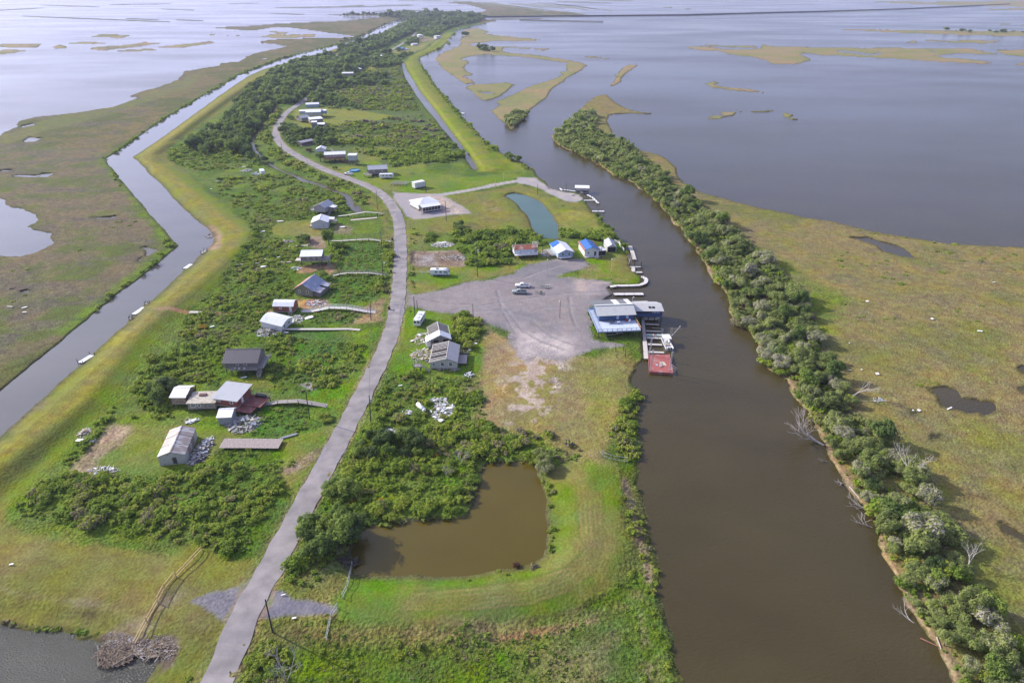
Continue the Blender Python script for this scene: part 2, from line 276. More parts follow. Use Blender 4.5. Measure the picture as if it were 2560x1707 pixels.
islands = [
    Z('B', [(840, 230), (860, 205), (940, 195), (1020, 222), (970, 235), (1100, 243), (1230, 260), (1370, 268), (1330, 281), (1200, 285), (1060, 278), (980, 292), (880, 302), (930, 320), (1200, 322), (1430, 338), (1400, 344), (1200, 330), (1110, 326), (1120, 362), (1300, 375), (1480, 400), (1640, 428), (1690, 450), (1650, 480), (1560, 530), (1510, 570), (1450, 610), (1420, 660), (1370, 700), (1310, 745), (1270, 800), (1210, 860), (1175, 885), (1140, 850), (1070, 800), (1035, 760), (1080, 730), (1100, 715), (1070, 705), (1090, 690), (1180, 650), (1270, 605), (1350, 575), (1450, 545), (1530, 510), (1480, 495), (1560, 488), (1540, 460), (1555, 430), (1440, 415), (1340, 400), (1200, 385), (1000, 375), (900, 385), (830, 405), (885, 430), (840, 465), (870, 490), (915, 510), (850, 525), (900, 550), (925, 570), (860, 575), (810, 545), (760, 510), (700, 470), (660, 420), (650, 400), (700, 365), (780, 330), (830, 305), (820, 285), (850, 255)]),
    Z('B', [(860, 595), (900, 580), (1060, 572), (1130, 565), (1195, 578), (1150, 610), (1110, 650), (1040, 680), (990, 692), (940, 660), (900, 630)]),
    Z('B', [(1845, 590), (1870, 550), (1900, 500), (1960, 445), (2040, 445), (1990, 480), (1930, 520), (1920, 560), (1870, 590)]),
    Z('B', [(1660, 386), (1750, 390), (1845, 404), (1780, 402), (1700, 394)]),
    Z('C', [(30, 320), (170, 318), (300, 340), (450, 340), (560, 332), (560, 308), (650, 318), (880, 325), (960, 328), (1090, 326), (1200, 330), (1500, 330), (1800, 335), (2000, 335), (2080, 355), (2185, 372), (2080, 375), (1950, 365), (1850, 370), (1760, 385), (1840, 400), (1920, 402), (2050, 415), (2145, 430), (2080, 438), (1800, 425), (1500, 405), (1380, 398), (1220, 390), (1080, 382), (980, 380), (900, 368), (850, 362), (830, 378), (900, 408), (840, 430), (780, 443), (700, 438), (640, 440), (560, 405), (480, 388), (400, 382), (330, 370), (290, 352), (150, 345), (80, 335)]),
    Z('C', [(180, 310), (420, 313), (550, 320), (520, 328), (240, 321)]), Z('C', [(2145, 345), (2352, 343), (2700, 350), (2700, 400), (2352, 388), (2230, 376)]), Z('C', [(2270, 440), (2352, 430), (2600, 432), (2600, 455), (2352, 448)]),
    Z('C', [(175, 570), (230, 558), (275, 563), (240, 580), (290, 596), (480, 612), (600, 638), (540, 632), (440, 624), (300, 610), (220, 600)]),
    Z('C', [(175, 815), (220, 790), (290, 795), (275, 770), (380, 765), (450, 757), (380, 774), (370, 790), (300, 800), (280, 816)]), Z('C', [(470, 762), (640, 755), (640, 762), (540, 769)]),
    Z('C', [(695, 772), (770, 780), (780, 790), (745, 797), (810, 820), (770, 818), (710, 797)]), Z('C', [(1565, 285), (1625, 277), (1610, 297), (1580, 298)]), Z('C', [(1650, 274), (1850, 282), (1990, 274), (2200, 284), (2100, 299), (1900, 294), (1750, 286)]),
    Z('C', [(1080, 204), (1600, 207), (2000, 213), (2352, 218), (2700, 220), (2700, 255), (2352, 250), (1900, 239), (1500, 226), (1280, 213)]), Z('C', [(2080, 67), (2352, 58), (2600, 55), (2600, 72), (2352, 72), (2200, 73)]),
    Z('C', [(1250, 10), (1700, 16), (2000, 12), (2352, 4), (2700, -5), (2700, 60), (2352, 50), (2100, 42), (1800, 36), (1500, 26)]), Z('C', [(2200, 165), (2600, 172), (2600, 180), (2200, 170)]),
    Z('A', [(-300, 300), (0, 305), (60, 298), (290, 303), (270, 322), (100, 328), (0, 322), (-300, 330)]), Z('A', [(-300, 345), (0, 345), (80, 338), (175, 350), (100, 362), (0, 375), (-300, 380)]), Z('A', [(340, 325), (400, 310), (460, 318), (450, 332), (380, 337)]),
    Z('A', [(440, 300), (560, 288), (775, 293), (640, 304)]), Z('A', [(620, 340), (660, 322), (860, 310), (980, 290), (1105, 296), (900, 327), (700, 346)]), Z('A', [(730, 355), (980, 335), (1115, 340), (900, 354)]),
    Z('A', [(1070, 325), (1200, 308), (1440, 284), (1465, 294), (1250, 327)]), Z('A', [(625, 252), (700, 235), (890, 242), (820, 265), (740, 257)]),
    Z('A', [(1510, 243), (1630, 239), (1630, 245)]), Z('A', [(1410, 233), (1480, 236), (1440, 246)]), Z('A', [(1770, 255), (1850, 238), (2160, 238), (2150, 256), (1900, 261)]), Z('A', [(1840, 216), (2000, 226), (1920, 236)])]
STR = []
for z, a, b, h in [('A', (150, 110), (1160, 149), 3.5), ('A', (860, 127), (1085, 134), 2.5), ('A', (1200, 136), (1390, 141), 2), ('A', (270, 35), (680, 48), 2.5), ('A', (750, 33), (1170, 27), 3), ('A', (-200, 80), (300, 55), 3), ('A', (1880, 54), (2600, 44), 4),
                   ('A', (1560, 26), (1770, 22), 2), ('A', (1850, 92), (2080, 99), 2.5), ('A', (1100, 62), (1330, 70), 1.5), ('A', (2240, 100), (2600, 106), 2), ('B', (240, 42), (500, 37), 4), ('B', (0, 45), (170, 38), 4), ('B', (380, 72), (640, 76), 3), ('B', (560, 60), (600, 57), 3), ('B', (230, 78), (330, 76), 1.5),
                   ('B', (1230, 140), (1800, 152), 1.8), ('B', (1030, 130), (1380, 128), 4), ('B', (400, 3), (900, -4), 5), ('B', (1480, 12), (1860, 22), 4), ('B', (1660, -2), (2010, 8), 4), ('B', (2205, 50), (2270, 52), 2.5), ('C', (30, 62), (75, 62), 2.5)] + \
                  [('B', (900 + i * 40, 15 + i * .8), (1130 + i * 62 + (i % 3) * 30, 62 + i * 2.2 - (i % 2) * 8), 2.6) for i in range(4)] + \
                  [('B', a, b, 2.6) for a, b in [((1140, 20), (1400, 56)), ((1150, 40), (1500, 80)), ((1210, 24), (1540, 60)), ((1290, 22), (1620, 58)), ((1350, 20), (1690, 50)), ((1450, 25), (1700, 72)), ((1500, 30), (1780, 66)), ((1430, 75), (1500, 82)), ((1500, 78), (1620, 92)), ((1560, 84), (1720, 108)), ((1620, 48), (1780, 66)), ((1790, 64), (1860, 74)), ((1280, 104), (1480, 112)), ((1310, 66), (1420, 84)), ((1380, 92), (1480, 104)), ((1170, 62), (1290, 82))]] + \
                  [('B', (1690, 112), (2352, 108), 3.2), ('C', (0, 108), (1000, 84), 3.2), ('C', (1000, 84), (2000, 44), 2.6)]:
    STR.append((z, a, b, h))
pond_olive = Z('N', [(560, 1150), (548, 1080), (545, 980), (560, 900), (575, 830), (640, 815), (780, 800), (960, 775), (1060, 780), (1180, 775), (1290, 760), (1380, 750), (1400, 720), (1420, 680), (1440, 620), (1460, 540), (1480, 460), (1500, 380), (1535, 345), (1620, 340), (1780, 343), (1840, 350), (1870, 400), (1880, 450), (1920, 490), (1930, 560), (1950, 620), (1945, 700), (1965, 800), (1955, 900), (1955, 990), (1930, 1040), (1860, 1075), (1760, 1105), (1700, 1120), (1610, 1115), (1480, 1150), (1380, 1165), (1250, 1165), (1150, 1170), (950, 1165), (760, 1160), (640, 1160)])
pond_teal = Z('G', [(1240, 290), (1270, 265), (1340, 250), (1440, 262), (1530, 295), (1640, 345), (1690, 400), (1740, 460), (1790, 520), (1830, 590), (1860, 640), (1850, 700), (1870, 740), (1850, 790), (1760, 780), (1690, 775), (1640, 745), (1570, 680), (1540, 620), (1530, 560), (1490, 500), (1430, 440), (1390, 380), (1330, 330)])
ditch = Z('B', [(422, 430), (440, 430), (455, 480), (500, 550), (540, 620), (600, 690), (650, 755), (720, 850), (780, 930), (850, 1020), (920, 1120), (940, 1165), (910, 1160), (870, 1100), (820, 1020), (760, 950), (700, 880), (640, 800), (590, 745), (540, 680), (490, 600), (450, 540), (430, 480)])
ditch2 = Z('T', [(1220, 650), (1350, 600), (1450, 550), (1540, 480), (1640, 400), (1740, 285), (1700, 285), (1610, 410), (1560, 470), (1440, 560), (1330, 605)])
slough = Z('E', [(620, 360), (600, 430), (540, 510), (500, 600), (460, 640), (420, 690), (370, 740), (350, 800), (350, 860), (380, 920), (420, 960), (520, 1060), (640, 1140), (720, 1175), (860, 1215), (960, 1270), (1080, 1300), (1250, 1360), (1380, 1420), (1450, 1440), (1500, 1480), (1530, 1552)]) + Z('F', [(1600, 180), (1640, 220), (1600, 260), (1500, 220), (1440, 150), (1420, 60)]) + Z('E', [(1380, 1440), (1200, 1370), (1050, 1320), (920, 1290), (820, 1230), (700, 1185), (560, 1110), (400, 980), (330, 930), (310, 800), (330, 740), (400, 680), (440, 610), (510, 530), (590, 420)])
marsh_ponds = [Z('D', [(-400, 300), (0, 345), (40, 360), (80, 430), (200, 450), (310, 490), (350, 545), (250, 610), (300, 640), (420, 655), (490, 670), (460, 710), (490, 760), (430, 800), (330, 850), (200, 880), (0, 875), (-400, 900)]),
    Z('D', [(360, 152), (380, 125), (500, 118), (440, 158)]), Z('D', [(110, 135), (340, 140), (330, 156), (130, 152)]), Z('D', [(40, 92), (130, 85), (120, 100), (60, 104)]), Z('D', [(1300, 800), (1340, 790), (1430, 822), (1350, 872), (1330, 840)]), Z('D', [(1255, 900), (1290, 890), (1285, 925), (1260, 920)]),
    Z('D', [(820, 520), (920, 528), (1080, 505), (1060, 530), (900, 538)]), Z('D', [(180, 1195), (250, 1185), (260, 1205), (200, 1212)]), Z('A', [(155, 968), (200, 940), (290, 945), (240, 968), (180, 974)]), Z('A', [(135, 868), (230, 845), (235, 855), (150, 873)]), Z('A', [(-100, 1170), (90, 1160), (90, 1168), (-100, 1180)]),
    Z('A', [(2050, 212), (2120, 218), (2250, 240), (2170, 250), (2160, 236), (2000, 230), (1860, 206), (1940, 200)]), Z('A', [(1790, 402), (1830, 400), (1820, 408)]),
    Z('Q', [(1170, 92), (1280, 90), (1400, 125), (1530, 165), (1560, 200), (1620, 235), (1500, 215), (1400, 190), (1350, 150), (1240, 115)]), Z('Q', [(1710, 1120), (1830, 1115), (1910, 1150), (1920, 1190), (2050, 1205), (2140, 1225), (2190, 1280), (2080, 1312), (2040, 1290), (1960, 1290), (1800, 1240), (1780, 1200)]),
    Z('Q', [(2330, 1120), (2600, 1100), (2600, 1200), (2352, 1160)]), Z('Q', [(2310, 985), (2352, 975), (2500, 990), (2352, 1015)]), Z('Q', [(1580, 1265), (1640, 1280), (1640, 1305), (1600, 1300)]), Z('R', [(1930, 612), (2052, 680), (2200, 720), (2200, 790), (2052, 728), (1950, 675)]), Z('R', [(1500, 95), (1560, 90), (1560, 112), (1510, 115)]),
    Z('C', [(1070, 345), (1230, 358), (1320, 372), (1370, 358), (1380, 372), (1300, 383), (1200, 370), (1100, 360)]), Z('C', [(1690, 352), (1745, 348), (1740, 358)]), Z('C', [(1740, 383), (1850, 372), (1950, 372), (1930, 398), (1850, 400)]), Z('B', [(950, 625), (1040, 632), (1060, 645), (980, 642)])]
small_pond_i = Z('I', [(1470, 890), (1550, 870), (1640, 870), (1640, 930), (1590, 950), (1540, 920)])

Sland = np.maximum(sdf(main_land, 30), sdf(east_bank, 30))
for p in islands: Sland = np.maximum(Sland, sdf(p, 30))
NZ = EDGE * np.where(EDGEF > 1, EDGEF, 1) * .8
Sland = Sland + NZ
Sw = np.full_like(Sland, -30)
for p, a in [(canal, .35), (ditch, .3), (ditch2, .2), (slough, .5)] + [(q, .8) for q in marsh_ponds]: Sw = np.maximum(Sw, sdf(p, 20) + EDGE * a)
SP = [sdf(pond_olive, 20) + EDGE * .35, sdf(pond_teal, 20) + EDGE * .2, sdf(pond_low, 20) + EDGE * .4]
for q in SP: Sw = np.maximum(Sw, q)
LAND = np.minimum(Sland, -Sw)
# levee crests: (line, height, half width)
levees = [(Z('B', [(440, 160), (250, 252), (0, 335)]) + Z('A', [(2150, 400), (1900, 468), (1700, 560), (1500, 690), (1300, 830), (1120, 960), (1000, 1060), (1010, 1110), (1100, 1176)]) + Z('D', [(1440, 60), (1700, 270), (1850, 400), (2050, 560), (2190, 650), (2120, 780), (1950, 950), (1700, 1160), (1480, 1340), (1200, 1568)]) + Z('J', [(680, 0), (420, 200), (200, 370), (0, 520), (-500, 900)]), 2.2, 11),
          (Z('K', [(-700, 480), (0, 560), (600, 620), (1400, 740), (1900, 840)]) + Z('L', [(0, 860), (800, 890), (1500, 850), (2100, 800)]) + Z('S', [(700, 800), (1000, 700), (1230, 540), (1300, 350), (1270, 150), (1230, 0)]), 1.5, 10),
          (Z('B', [(700, 255), (600, 330), (480, 400), (520, 480), (580, 600), (680, 720), (780, 850), (880, 960), (960, 1060), (1050, 1150)]), 1.0, 9)]
hgt = np.clip(LAND * .35, -.4, .4)
inl = sstep(1.0, 7.0, LAND)
L2in = sdf(main_land[len(shore_left):] + [], 5, True) & True
isl2 = None
hgt = hgt + inl * (N12 - .4) * .25
for ln, h, w in levees:
    d = line_dist(ln, w * 1.6); hgt = hgt + h * sstep(w * 1.3, w * .15, d) * sstep(.5, 6, LAND)
village = sdf(Z('D', [(1290, -100), (1500, 0), (2270, 640), (2150, 900), (1450, 1568)]) + Z('J', [(700, 350), (60, 1010), (60, 1150)]) + Z('L', [(0, 400), (1000, 600), (2350, 500)]) + Z('X', [(1440, 1030), (1460, 880), (1480, 650), (1400, 500), (1180, 400), (920, 130)]) + Z('A', [(2352, 420), (1950, 560), (1500, 900)]), 8)
hgt = hgt + .45 * sstep(-4, 4, village) * sstep(.3, 5, LAND)
ZG = hgt

def zg(x, y):
    fx = min(max((x - px[0]) / DX, 0), NC - 1.01); fy = min(max((y - py[0]) / DY, 0), NR - 1.01)
    i, j = int(fx), int(fy); fx -= i; fy -= j
    return float((ZG[j, i] * (1 - fx) + ZG[j, i + 1] * fx) * (1 - fy) + (ZG[j + 1, i] * (1 - fx) + ZG[j + 1, i + 1] * fx) * fy)
def gp(x, y, z=None):            # ground point under a photograph point: world x, y, z
    h = max(zg(x, y), 0) if z is None else z
    return (*G(x, y, h), h)
def hw(X, Y):                    # terrain height at a world point
    h = .6
    for _ in range(2):
        a, b = Pj(X, Y, h); h = zg(a, b)
    return max(h, 0.0)

# ---- ground cover colours (albedo), patch by patch
SM = []
def lerp(a, b, t): return np.array(a)[None, None, :] * (1 - t[..., None]) + np.array(b)[None, None, :] * t[..., None]
COL = lerp((.155, .125, .06), (.09, .10, .032), sstep(.38, .62, N40 * .6 + N12 * .4)).astype(np.float32)
RGH = np.full((NR, NC), 1.0, np.float32)
def paint(poly, c1, c2, scale='12', soft=1.5, amp=1.0, amt=1.0, lo=.3, hi=.7, rough=None, seed=None, mask=None, M=None):
    sdv = (sdf(poly, M or max(3 * soft, 6)) if poly is not None else np.full((NR, NC), 9.)) + EDGE * amp
    w = sstep(-soft, soft, sdv) * amt
    if mask is not None: w = w * mask
    N = {'1': N1, '4': N4, '12': N12, '40': N40}[scale]
    if seed is not None: s_ = float(scale); N = fbm(XW / s_, YW / s_, seed, 4)
    c = lerp(c1, c2, sstep(lo, hi, N))
    COL[:] = COL * (1 - w[..., None]) + c * w[..., None]
    if rough is None: rough = .7 if (c1 in SM or scale == '12') else 1.0
    RGH[:] = RGH * (1 - w) + rough * w
def pline(pts, width, c1, c2, soft=.4, amt=1.0, amp=.15, rough=None, scale='4'):
    d = line_dist(pts, width + 3 * soft + 2) - EDGE * amp; w = sstep(width / 2 + soft, width / 2 - soft, d) * amt
    N = {'1': N1, '4': N4, '12': N12}[scale]; c = lerp(c1, c2, sstep(.35, .65, N))
    COL[:] = COL * (1 - w[..., None]) + c * w[..., None]
    if rough is not None: RGH[:] = RGH * (1 - w) + rough * w
canal_right = Z('B', [(462, 130), (440, 145), (370, 180), (260, 240), (130, 300), (0, 325)]) + Z('A', [(2150, 380), (1960, 430), (1800, 475), (1700, 520), (1580, 600), (1480, 670), (1420, 715), (1300, 800), (1180, 890), (1060, 975), (960, 1040), (905, 1075)]) + \
    Z('D', [(1240, 0), (1370, 140), (1520, 280), (1700, 470), (1900, 640), (1950, 715), (1930, 770), (1830, 860), (1680, 995), (1520, 1150), (1330, 1310), (1150, 1500), (1060, 1568)]) + Z('X', [(130, 884), (0, 1002)]) + [(-700, 1600), (-2500, 2600)]
L2 = canal_right + [(2000, 2900)] + river_west[::-1]
east_marsh = [p for p in east_bank]
for q in islands: paint(q, (.27, .21, .12), (.20, .20, .085), '40', 2, 1, rough=.5)
paint(east_marsh, (.20, .165, .07), (.14, .145, .045), '12', 2, 1, rough=.9)
paint(east_marsh, (.14, .15, .05), (.25, .19, .10), '40', 2, 1, .5, .3, .48, rough=.55)
paint(Z('Q', [(1900, 1250), (2352, 1400), (4000, 1500), (4000, 4000), (1000, 2600), (1000, 1500), (1300, 1250), (1600, 1350)]), (.15, .165, .045), (.22, .17, .08), '12', 8, 3, .7)
paint(Z('Q', [(350, 20), (450, 120), (600, 200), (760, 260), (900, 380), (1100, 460), (1180, 520), (1060, 560), (1100, 640), (1050, 700), (1030, 860), (800, 700), (500, 200)]), (.12, .17, .03), (.16, .18, .045), '4', 5, 2, .9)
paint(Z('R', [(1190, 0), (1300, 100), (1450, 250), (1550, 420), (1700, 560), (1900, 900), (2052, 1150), (2052, 1400), (1500, 500)]), (.12, .165, .035), (.16, .17, .045), '4', 6, 2, .8)
paint(Z('B', [(1740, 650), (1830, 650), (1880, 720), (1850, 800), (1900, 950), (2240, 1100), (2310, 1200), (1700, 900), (1550, 830)]), (.17, .17, .055), (.22, .16, .08), '12', 5, 2, .8)
paint(Z('D', [(-900, -200), (900, -100), (1300, 500), (1600, 780), (700, 1568), (-600, 2200)]), (.15, .12, .075), (.095, .115, .035), '12', 3, 1, .9, rough=.8)
paint(Z('A', [(0, 930), (400, 785), (1000, 640), (1400, 480), (1300, 600), (700, 800), (300, 900), (0, 1000)]), (.13, .155, .05), (.16, .155, .06), '12', 5, 2, .6)
mE = sstep(.52, .64, fbm(XW / 7, YW / 5, 61, 5)); paint(east_marsh, (.15, .155, .055), (.19, .165, .09), '4', 2, 1, .6, mask=mE, rough=.9)
mE = sstep(.56, .66, fbm(XW / 16, YW / 16, 63, 5)); paint(east_marsh, (.20, .155, .09), (.22, .175, .09), '4', 2, 1, .5, mask=mE, rough=.9)
mL = sstep(.55, .63, fbm(XW / 26, YW / 11, 67, 5)); paint(Z('D', [(-900, -900), (300, -1200), (2600, -1300), (2200, -1100), (900, -100), (1300, 500), (1600, 780), (700, 1568), (-600, 2200)]), (.115, .095, .08), (.13, .12, .07), '4', 3, 1, .7, mask=mL, rough=1.0)
# reedy strip beside the canal on the marsh side
pline(Z('D', [(665, 1530), (930, 1300), (1080, 1170), (1350, 980), (1560, 800), (1590, 740), (1480, 620), (1350, 480), (1180, 250), (1040, 90), (965, 0)]), 8, (.07, .115, .022), (.13, .19, .03), 3, .85, 1)
pline(Z('A', [(725, 1085), (900, 965), (1120, 810), (1400, 640), (1620, 510), (1900, 400), (2352, 290)]), 7, (.07, .11, .025), (.10, .14, .035), 3, .8, 1)
# land between canal and river
paint(L2, (.085, .135, .028), (.135, .18, .04), '12', 1.2, .5, lo=.36, hi=.64, rough=1.5)
paint(Z('B', [(0, 460), (420, 450), (540, 740), (720, 960), (840, 1100), (350, 1176), (0, 1176), (-300, 1000), (-300, 700)]), (.10, .125, .045), (.075, .115, .03), '12', 4, 3)
# levees, mown
lev = Z('B', [(462, 130), (250, 245), (0, 370)]) + Z('A', [(2352, 370), (2000, 475), (1850, 535), (1750, 600), (1620, 690), (1520, 770), (1400, 840), (1230, 950), (1150, 1010), (1140, 1060), (1250, 1176)])[1:] + \
    Z('D', [(1550, 0), (1700, 120), (1800, 220), (1960, 350), (2100, 470), (2260, 590), (2300, 660), (2270, 740), (2150, 900), (2020, 1050), (1900, 1170), (1800, 1290), (1750, 1330), (1560, 1450), (1450, 1568)]) + Z('J', [(850, 200), (700, 350), (560, 480), (400, 640), (230, 830), (120, 930), (60, 1010), (60, 1150), (200, 1210), (500, 1290), (1000, 1340), (1400, 1400), (1560, 1430), (1760, 1340), (1880, 1370)]) + \
    Z('K', [(1900, 350), (2040, 440), (2350, 440), (2150, 860), (2000, 1250), (1850, 1568), (1500, 2400), (-3000, 2400)]) + canal_right[::-1][1:]
paint(lev, (.165, .155, .045), (.125, .15, .038), '12', 1.2, .6, rough=.8)
paint(lev, (.125, .155, .032), (.18, .16, .05), '40', 1.2, .6, .5, rough=.6)
for ln, wd, c1, c2, am in [(levees[0][0], 9, (.235, .205, .05), (.18, .18, .042), .7), (levees[0][0], 2.2, (.25, .19, .065), (.2, .17, .06), .6)]:
    pline(ln, wd, c1, c2, 3.5, am, 1.2)
crest_in = Z('D', [(1540, 60), (1800, 260), (2100, 500), (2260, 620), (2230, 760), (2080, 950), (1850, 1180), (1620, 1370), (1400, 1568)]) + Z('J', [(850, 150), (560, 430), (330, 640), (90, 900)])
pline(crest_in, 5, (.13, .19, .03), (.15, .19, .035), 2.5, .7, .8)
pline(Z('D', [(2290, 640), (2250, 760), (2080, 930), (1900, 1100), (1750, 1250), (1600, 1340), (1450, 1420)]), 1.0, (.10, .10, .03), (.12, .12, .04), .6, .7)
pline(Z('D', [(1260, 20), (1450, 240), (1700, 510), (1890, 660), (1930, 740), (1830, 880), (1680, 1030), (1520, 1190), (1330, 1340), (1150, 1530)]), 5, (.13, .115, .07), (.10, .12, .035), 2, .8, 1.5)
pline(Z('J', [(380, 30), (200, 170), (0, 330), (-300, 560)]), 6, (.15, .13, .085), (.09, .11, .035), 2, .85, 2)
pline(Z('D', [(1890, 620), (1960, 700), (1930, 800)]), 7, (.3, .22, .16), (.2, .15, .1), 1.5, .95, 1)
pline(Z('D', [(1440, 1355), (1550, 1350), (1640, 1375), (1720, 1392)]) + Z('I', [(560, 172), (760, 172), (1000, 168), (1180, 160)]), 2.3, (.36, .22, .13), (.28, .18, .11), .6, 1)
# front levee
fl = levees[1][0]
pline(fl, 17, (.15, .15, .045), (.19, .16, .065), 5, .9, 2, scale='12')
for off, c in [(0, (.25, .2, .1)), (1, (.12, .15, .035))]:
    pline([(a + off * 5, b + off * 38) for a, b in fl[5:9]], 2.2, c, (.2, .17, .07), 1.5, .55, 1.2)
east_lv = Z('L', [(1060, 580), (1500, 580), (2350, 520)]) + Z('S', [(600, 640), (800, 570), (830, 350), (800, 0)]) + Z('X', [(1262, 1060), (1420, 1060), (1432, 1180)]) + Z('S', [(1430, 300), (1450, 600), (1350, 830), (1150, 960), (900, 1050), (600, 1090), (0, 1130)]) + Z('L', [(1800, 1040), (900, 1000), (900, 760)])
paint(east_lv, (.19, .165, .06), (.10, .165, .03), '12', 2, 1, .9)
paint(Z('S', [(870, 0), (1090, 0), (1100, 200), (1080, 430), (950, 560), (850, 560), (850, 300)]), (.085, .17, .022), (.13, .18, .035), '4', 2.5, 1.5, .75)
paint(Z('S', [(1330, 0), (1420, 250), (1450, 600), (1330, 820), (1260, 700), (1330, 450), (1270, 100)]), (.09, .165, .025), (.14, .17, .04), '4', 2, 1.5, .7)
paint(Z('S', [(1180, 450), (1350, 470), (1370, 560), (1180, 620), (1100, 700), (1000, 720)]), (.24, .14, .07), (.2, .17, .06), '4', 2.5, 2, .6)
paint(Z('L', [(1080, 600), (1900, 620), (1950, 660), (1300, 700), (1080, 720)]), (.07, .17, .018), (.10, .17, .03), '4', 1.2, .8, .85)
pline(Z('S', [(700, 1075), (900, 1050), (1100, 980), (1280, 880)]), .8, (.06, .05, .03), (.09, .07, .04), .7, .75)
for k in range(11):
    o = -k * 18
    pline([(a, b) for a, b in Z('S', [(-300 + k * 10, 1010 + o * .8), (300, 1000 + o), (700, 960 + o * 1.1), (1000, 860 + o * 1.1), (1200 + o * .4, 700 + o), (1260 + o, 450), (1250 + o * 1.1, 100)])], .8, (.25, .18, .09) if k % 2 else (.085, .115, .03), (.2, .165, .065) if k % 2 else (.1, .13, .035), .5, .65)
# wild grass in front of the levee and tan marsh grass at the lower edge
paint(Z('S', [(-1600, 1300), (0, 1340), (300, 1280), (600, 1230), (1000, 1180), (1350, 1150), (1450, 1300), (1400, 1568), (1380, 3000), (-2000, 3000)]), (.065, .135, .014), (.105, .145, .028), '12', 2.5, 1, rough=1.5)
paint(Z('S', [(500, 1280), (800, 1220), (1150, 1160), (1400, 1180), (1430, 1350), (1330, 1600), (900, 3000), (500, 3000), (560, 1500)]), (.2, .165, .09), (.13, .15, .045), '12', 4, 2, .75)
pline(Z('S', [(-200, 1150), (200, 1150), (500, 1190), (900, 1160), (1200, 1060), (1400, 980), (1560, 950)]), 5, (.2, .16, .08), (.11, .13, .04), 2.5, .85, 2)
pline(Z('S', [(400, 1230), (700, 1190), (950, 1150), (1200, 1080)]), 1.2, (.33, .22, .14), (.25, .17, .1), .8, .8, .6)
pline(Z('S', [(1430, 0), (1480, 200), (1530, 420), (1590, 620), (1620, 780)]), 1.3, (.3, .23, .17), (.22, .16, .11), .7, .85, .6)
pline(Z('S', [(1500, 900), (1560, 1100), (1620, 1300), (1600, 1600)]), 6, (.21, .17, .10), (.10, .15, .03), 2.5, .8, 2)
# lawns and clearings
LAWN = ((.13, .18, .035), (.175, .18, .05)); DRY = ((.28, .205, .11), (.2, .175, .075)); GREEN = ((.10, .18, .025), (.14, .19, .035))
paint(Z('M', [(1480, 300), (1700, 350), (1845, 400), (1845, 1568), (1400, 1400), (1390, 1200), (1430, 1000), (1400, 880), (1250, 780), (1380, 620)]) [:1] + Z('X', [(1110, 745), (1230, 810), (1480, 830), (1450, 880), (1438, 930), (1400, 1010), (1380, 1060), (1320, 1055), (1240, 1000), (1150, 985), (1095, 960), (1108, 900), (1100, 850), (1095, 790)]), DRY[0], DRY[1], '12', 2, 1)
paint(Z('X', [(1300, 830), (1430, 800), (1460, 860), (1420, 960), (1370, 1050), (1340, 1000), (1330, 920)]), (.15, .175, .045), (.22, .19, .08), '12', 5, 2, .75)
msk = sstep(.47, .56, fbm(XW / 3.2, YW / 3.2, 91, 4))
paint(Z('X', [(1160, 790), (1310, 790), (1290, 880), (1230, 960), (1170, 960), (1150, 880)]), (.44, .37, .33), (.36, .29, .24), '4', 5, 3, .95, mask=msk)
pline(Z('X', [(1160, 790), (1150, 870), (1120, 970)]), 6, (.32, .22, .12), (.24, .2, .1), 3, .6, 2)
for k in range(12):
    pline(Z('X', [(1385 - k * 19, 1045 - k * 3), (1405 - k * 20, 960), (1440 - k * 22, 870)]), .35, (.24, .19, .1), (.17, .18, .05), .5, .35)
paint(Z('M', [(830, 85), (700, 60), (560, 20), (500, 120), (450, 300), (330, 620), (300, 780), (700, 830), (1200, 830), (1400, 760), (1440, 560), (1350, 330), (1250, 200), (1000, 120)]), GREEN[0], GREEN[1], '12', 1.5, .6)
paint(Z('M', [(1180, 850), (1420, 880), (1400, 1100), (1360, 1200), (1200, 1150)]), (.24, .17, .12), (.14, .14, .05), '4', 2, 1.5, .8)
paint(Z('J', [(1050, 225), (1650, 235), (1950, 225), (2300, 330), (2030, 420), (1960, 560), (1700, 620), (1450, 690), (1150, 690), (900, 650), (860, 480)]), LAWN[0], LAWN[1], '12', 1.5, .5)
paint(Z('J', [(1040, 230), (1200, 235), (1180, 300), (1050, 420), (900, 560), (880, 640), (800, 690), (640, 680), (760, 500), (900, 340)]), (.36, .27, .2), (.25, .2, .13), '4', 1.5, 1, .9)
paint(Z('J', [(1300, 20), (1600, 60), (1680, 200), (1400, 225), (1080, 215)]), (.15, .175, .04), (.13, .17, .04), '12', 1.5, 1, .8)
paint(Z('I', [(1280, 1440), (1450, 1390), (1720, 1330), (1900, 1250), (1780, 1450), (1500, 1900), (1260, 1700)]), *GREEN, '12', 1.5, 1)
paint([(a, b) for a, b in Z('N', [(0, 190), (130, 130), (380, 60), (340, 220), (140, 550), (0, 540)])], LAWN[0], (.21, .18, .07), '12', 1.5, 1)
paint(Z('N', [(220, 260), (310, 225), (280, 300), (200, 380), (60, 420), (0, 400), (120, 340)]), (.36, .25, .2), (.24, .18, .1), '4', 1.2, 1, .8)
paint(Z('I', [(2330, 300), (2200, 560), (2120, 800), (2000, 1000), (1900, 1250), (1500, 1270), (1700, 1000), (1800, 900), (2000, 850), (2100, 700), (2060, 500), (2000, 380)]), *GREEN, '4', 1.5, .8)
paint(Z('I', [(2000, 170), (2332, 20), (2332, 250), (2100, 280), (1950, 290)]), (.36, .24, .15), (.28, .2, .12), '4', 1.5, 1, .85)
paint(Z('I', [(820, 800), (1180, 820), (1300, 920), (1000, 930), (700, 880)]), *LAWN, '4', 1.5, 1, .8)
paint(Z('F', [(2150, 250), (2400, 260), (2400, 700), (2150, 690)]), (.15, .175, .05), (.2, .18, .07), '12', 2, 1, .8)
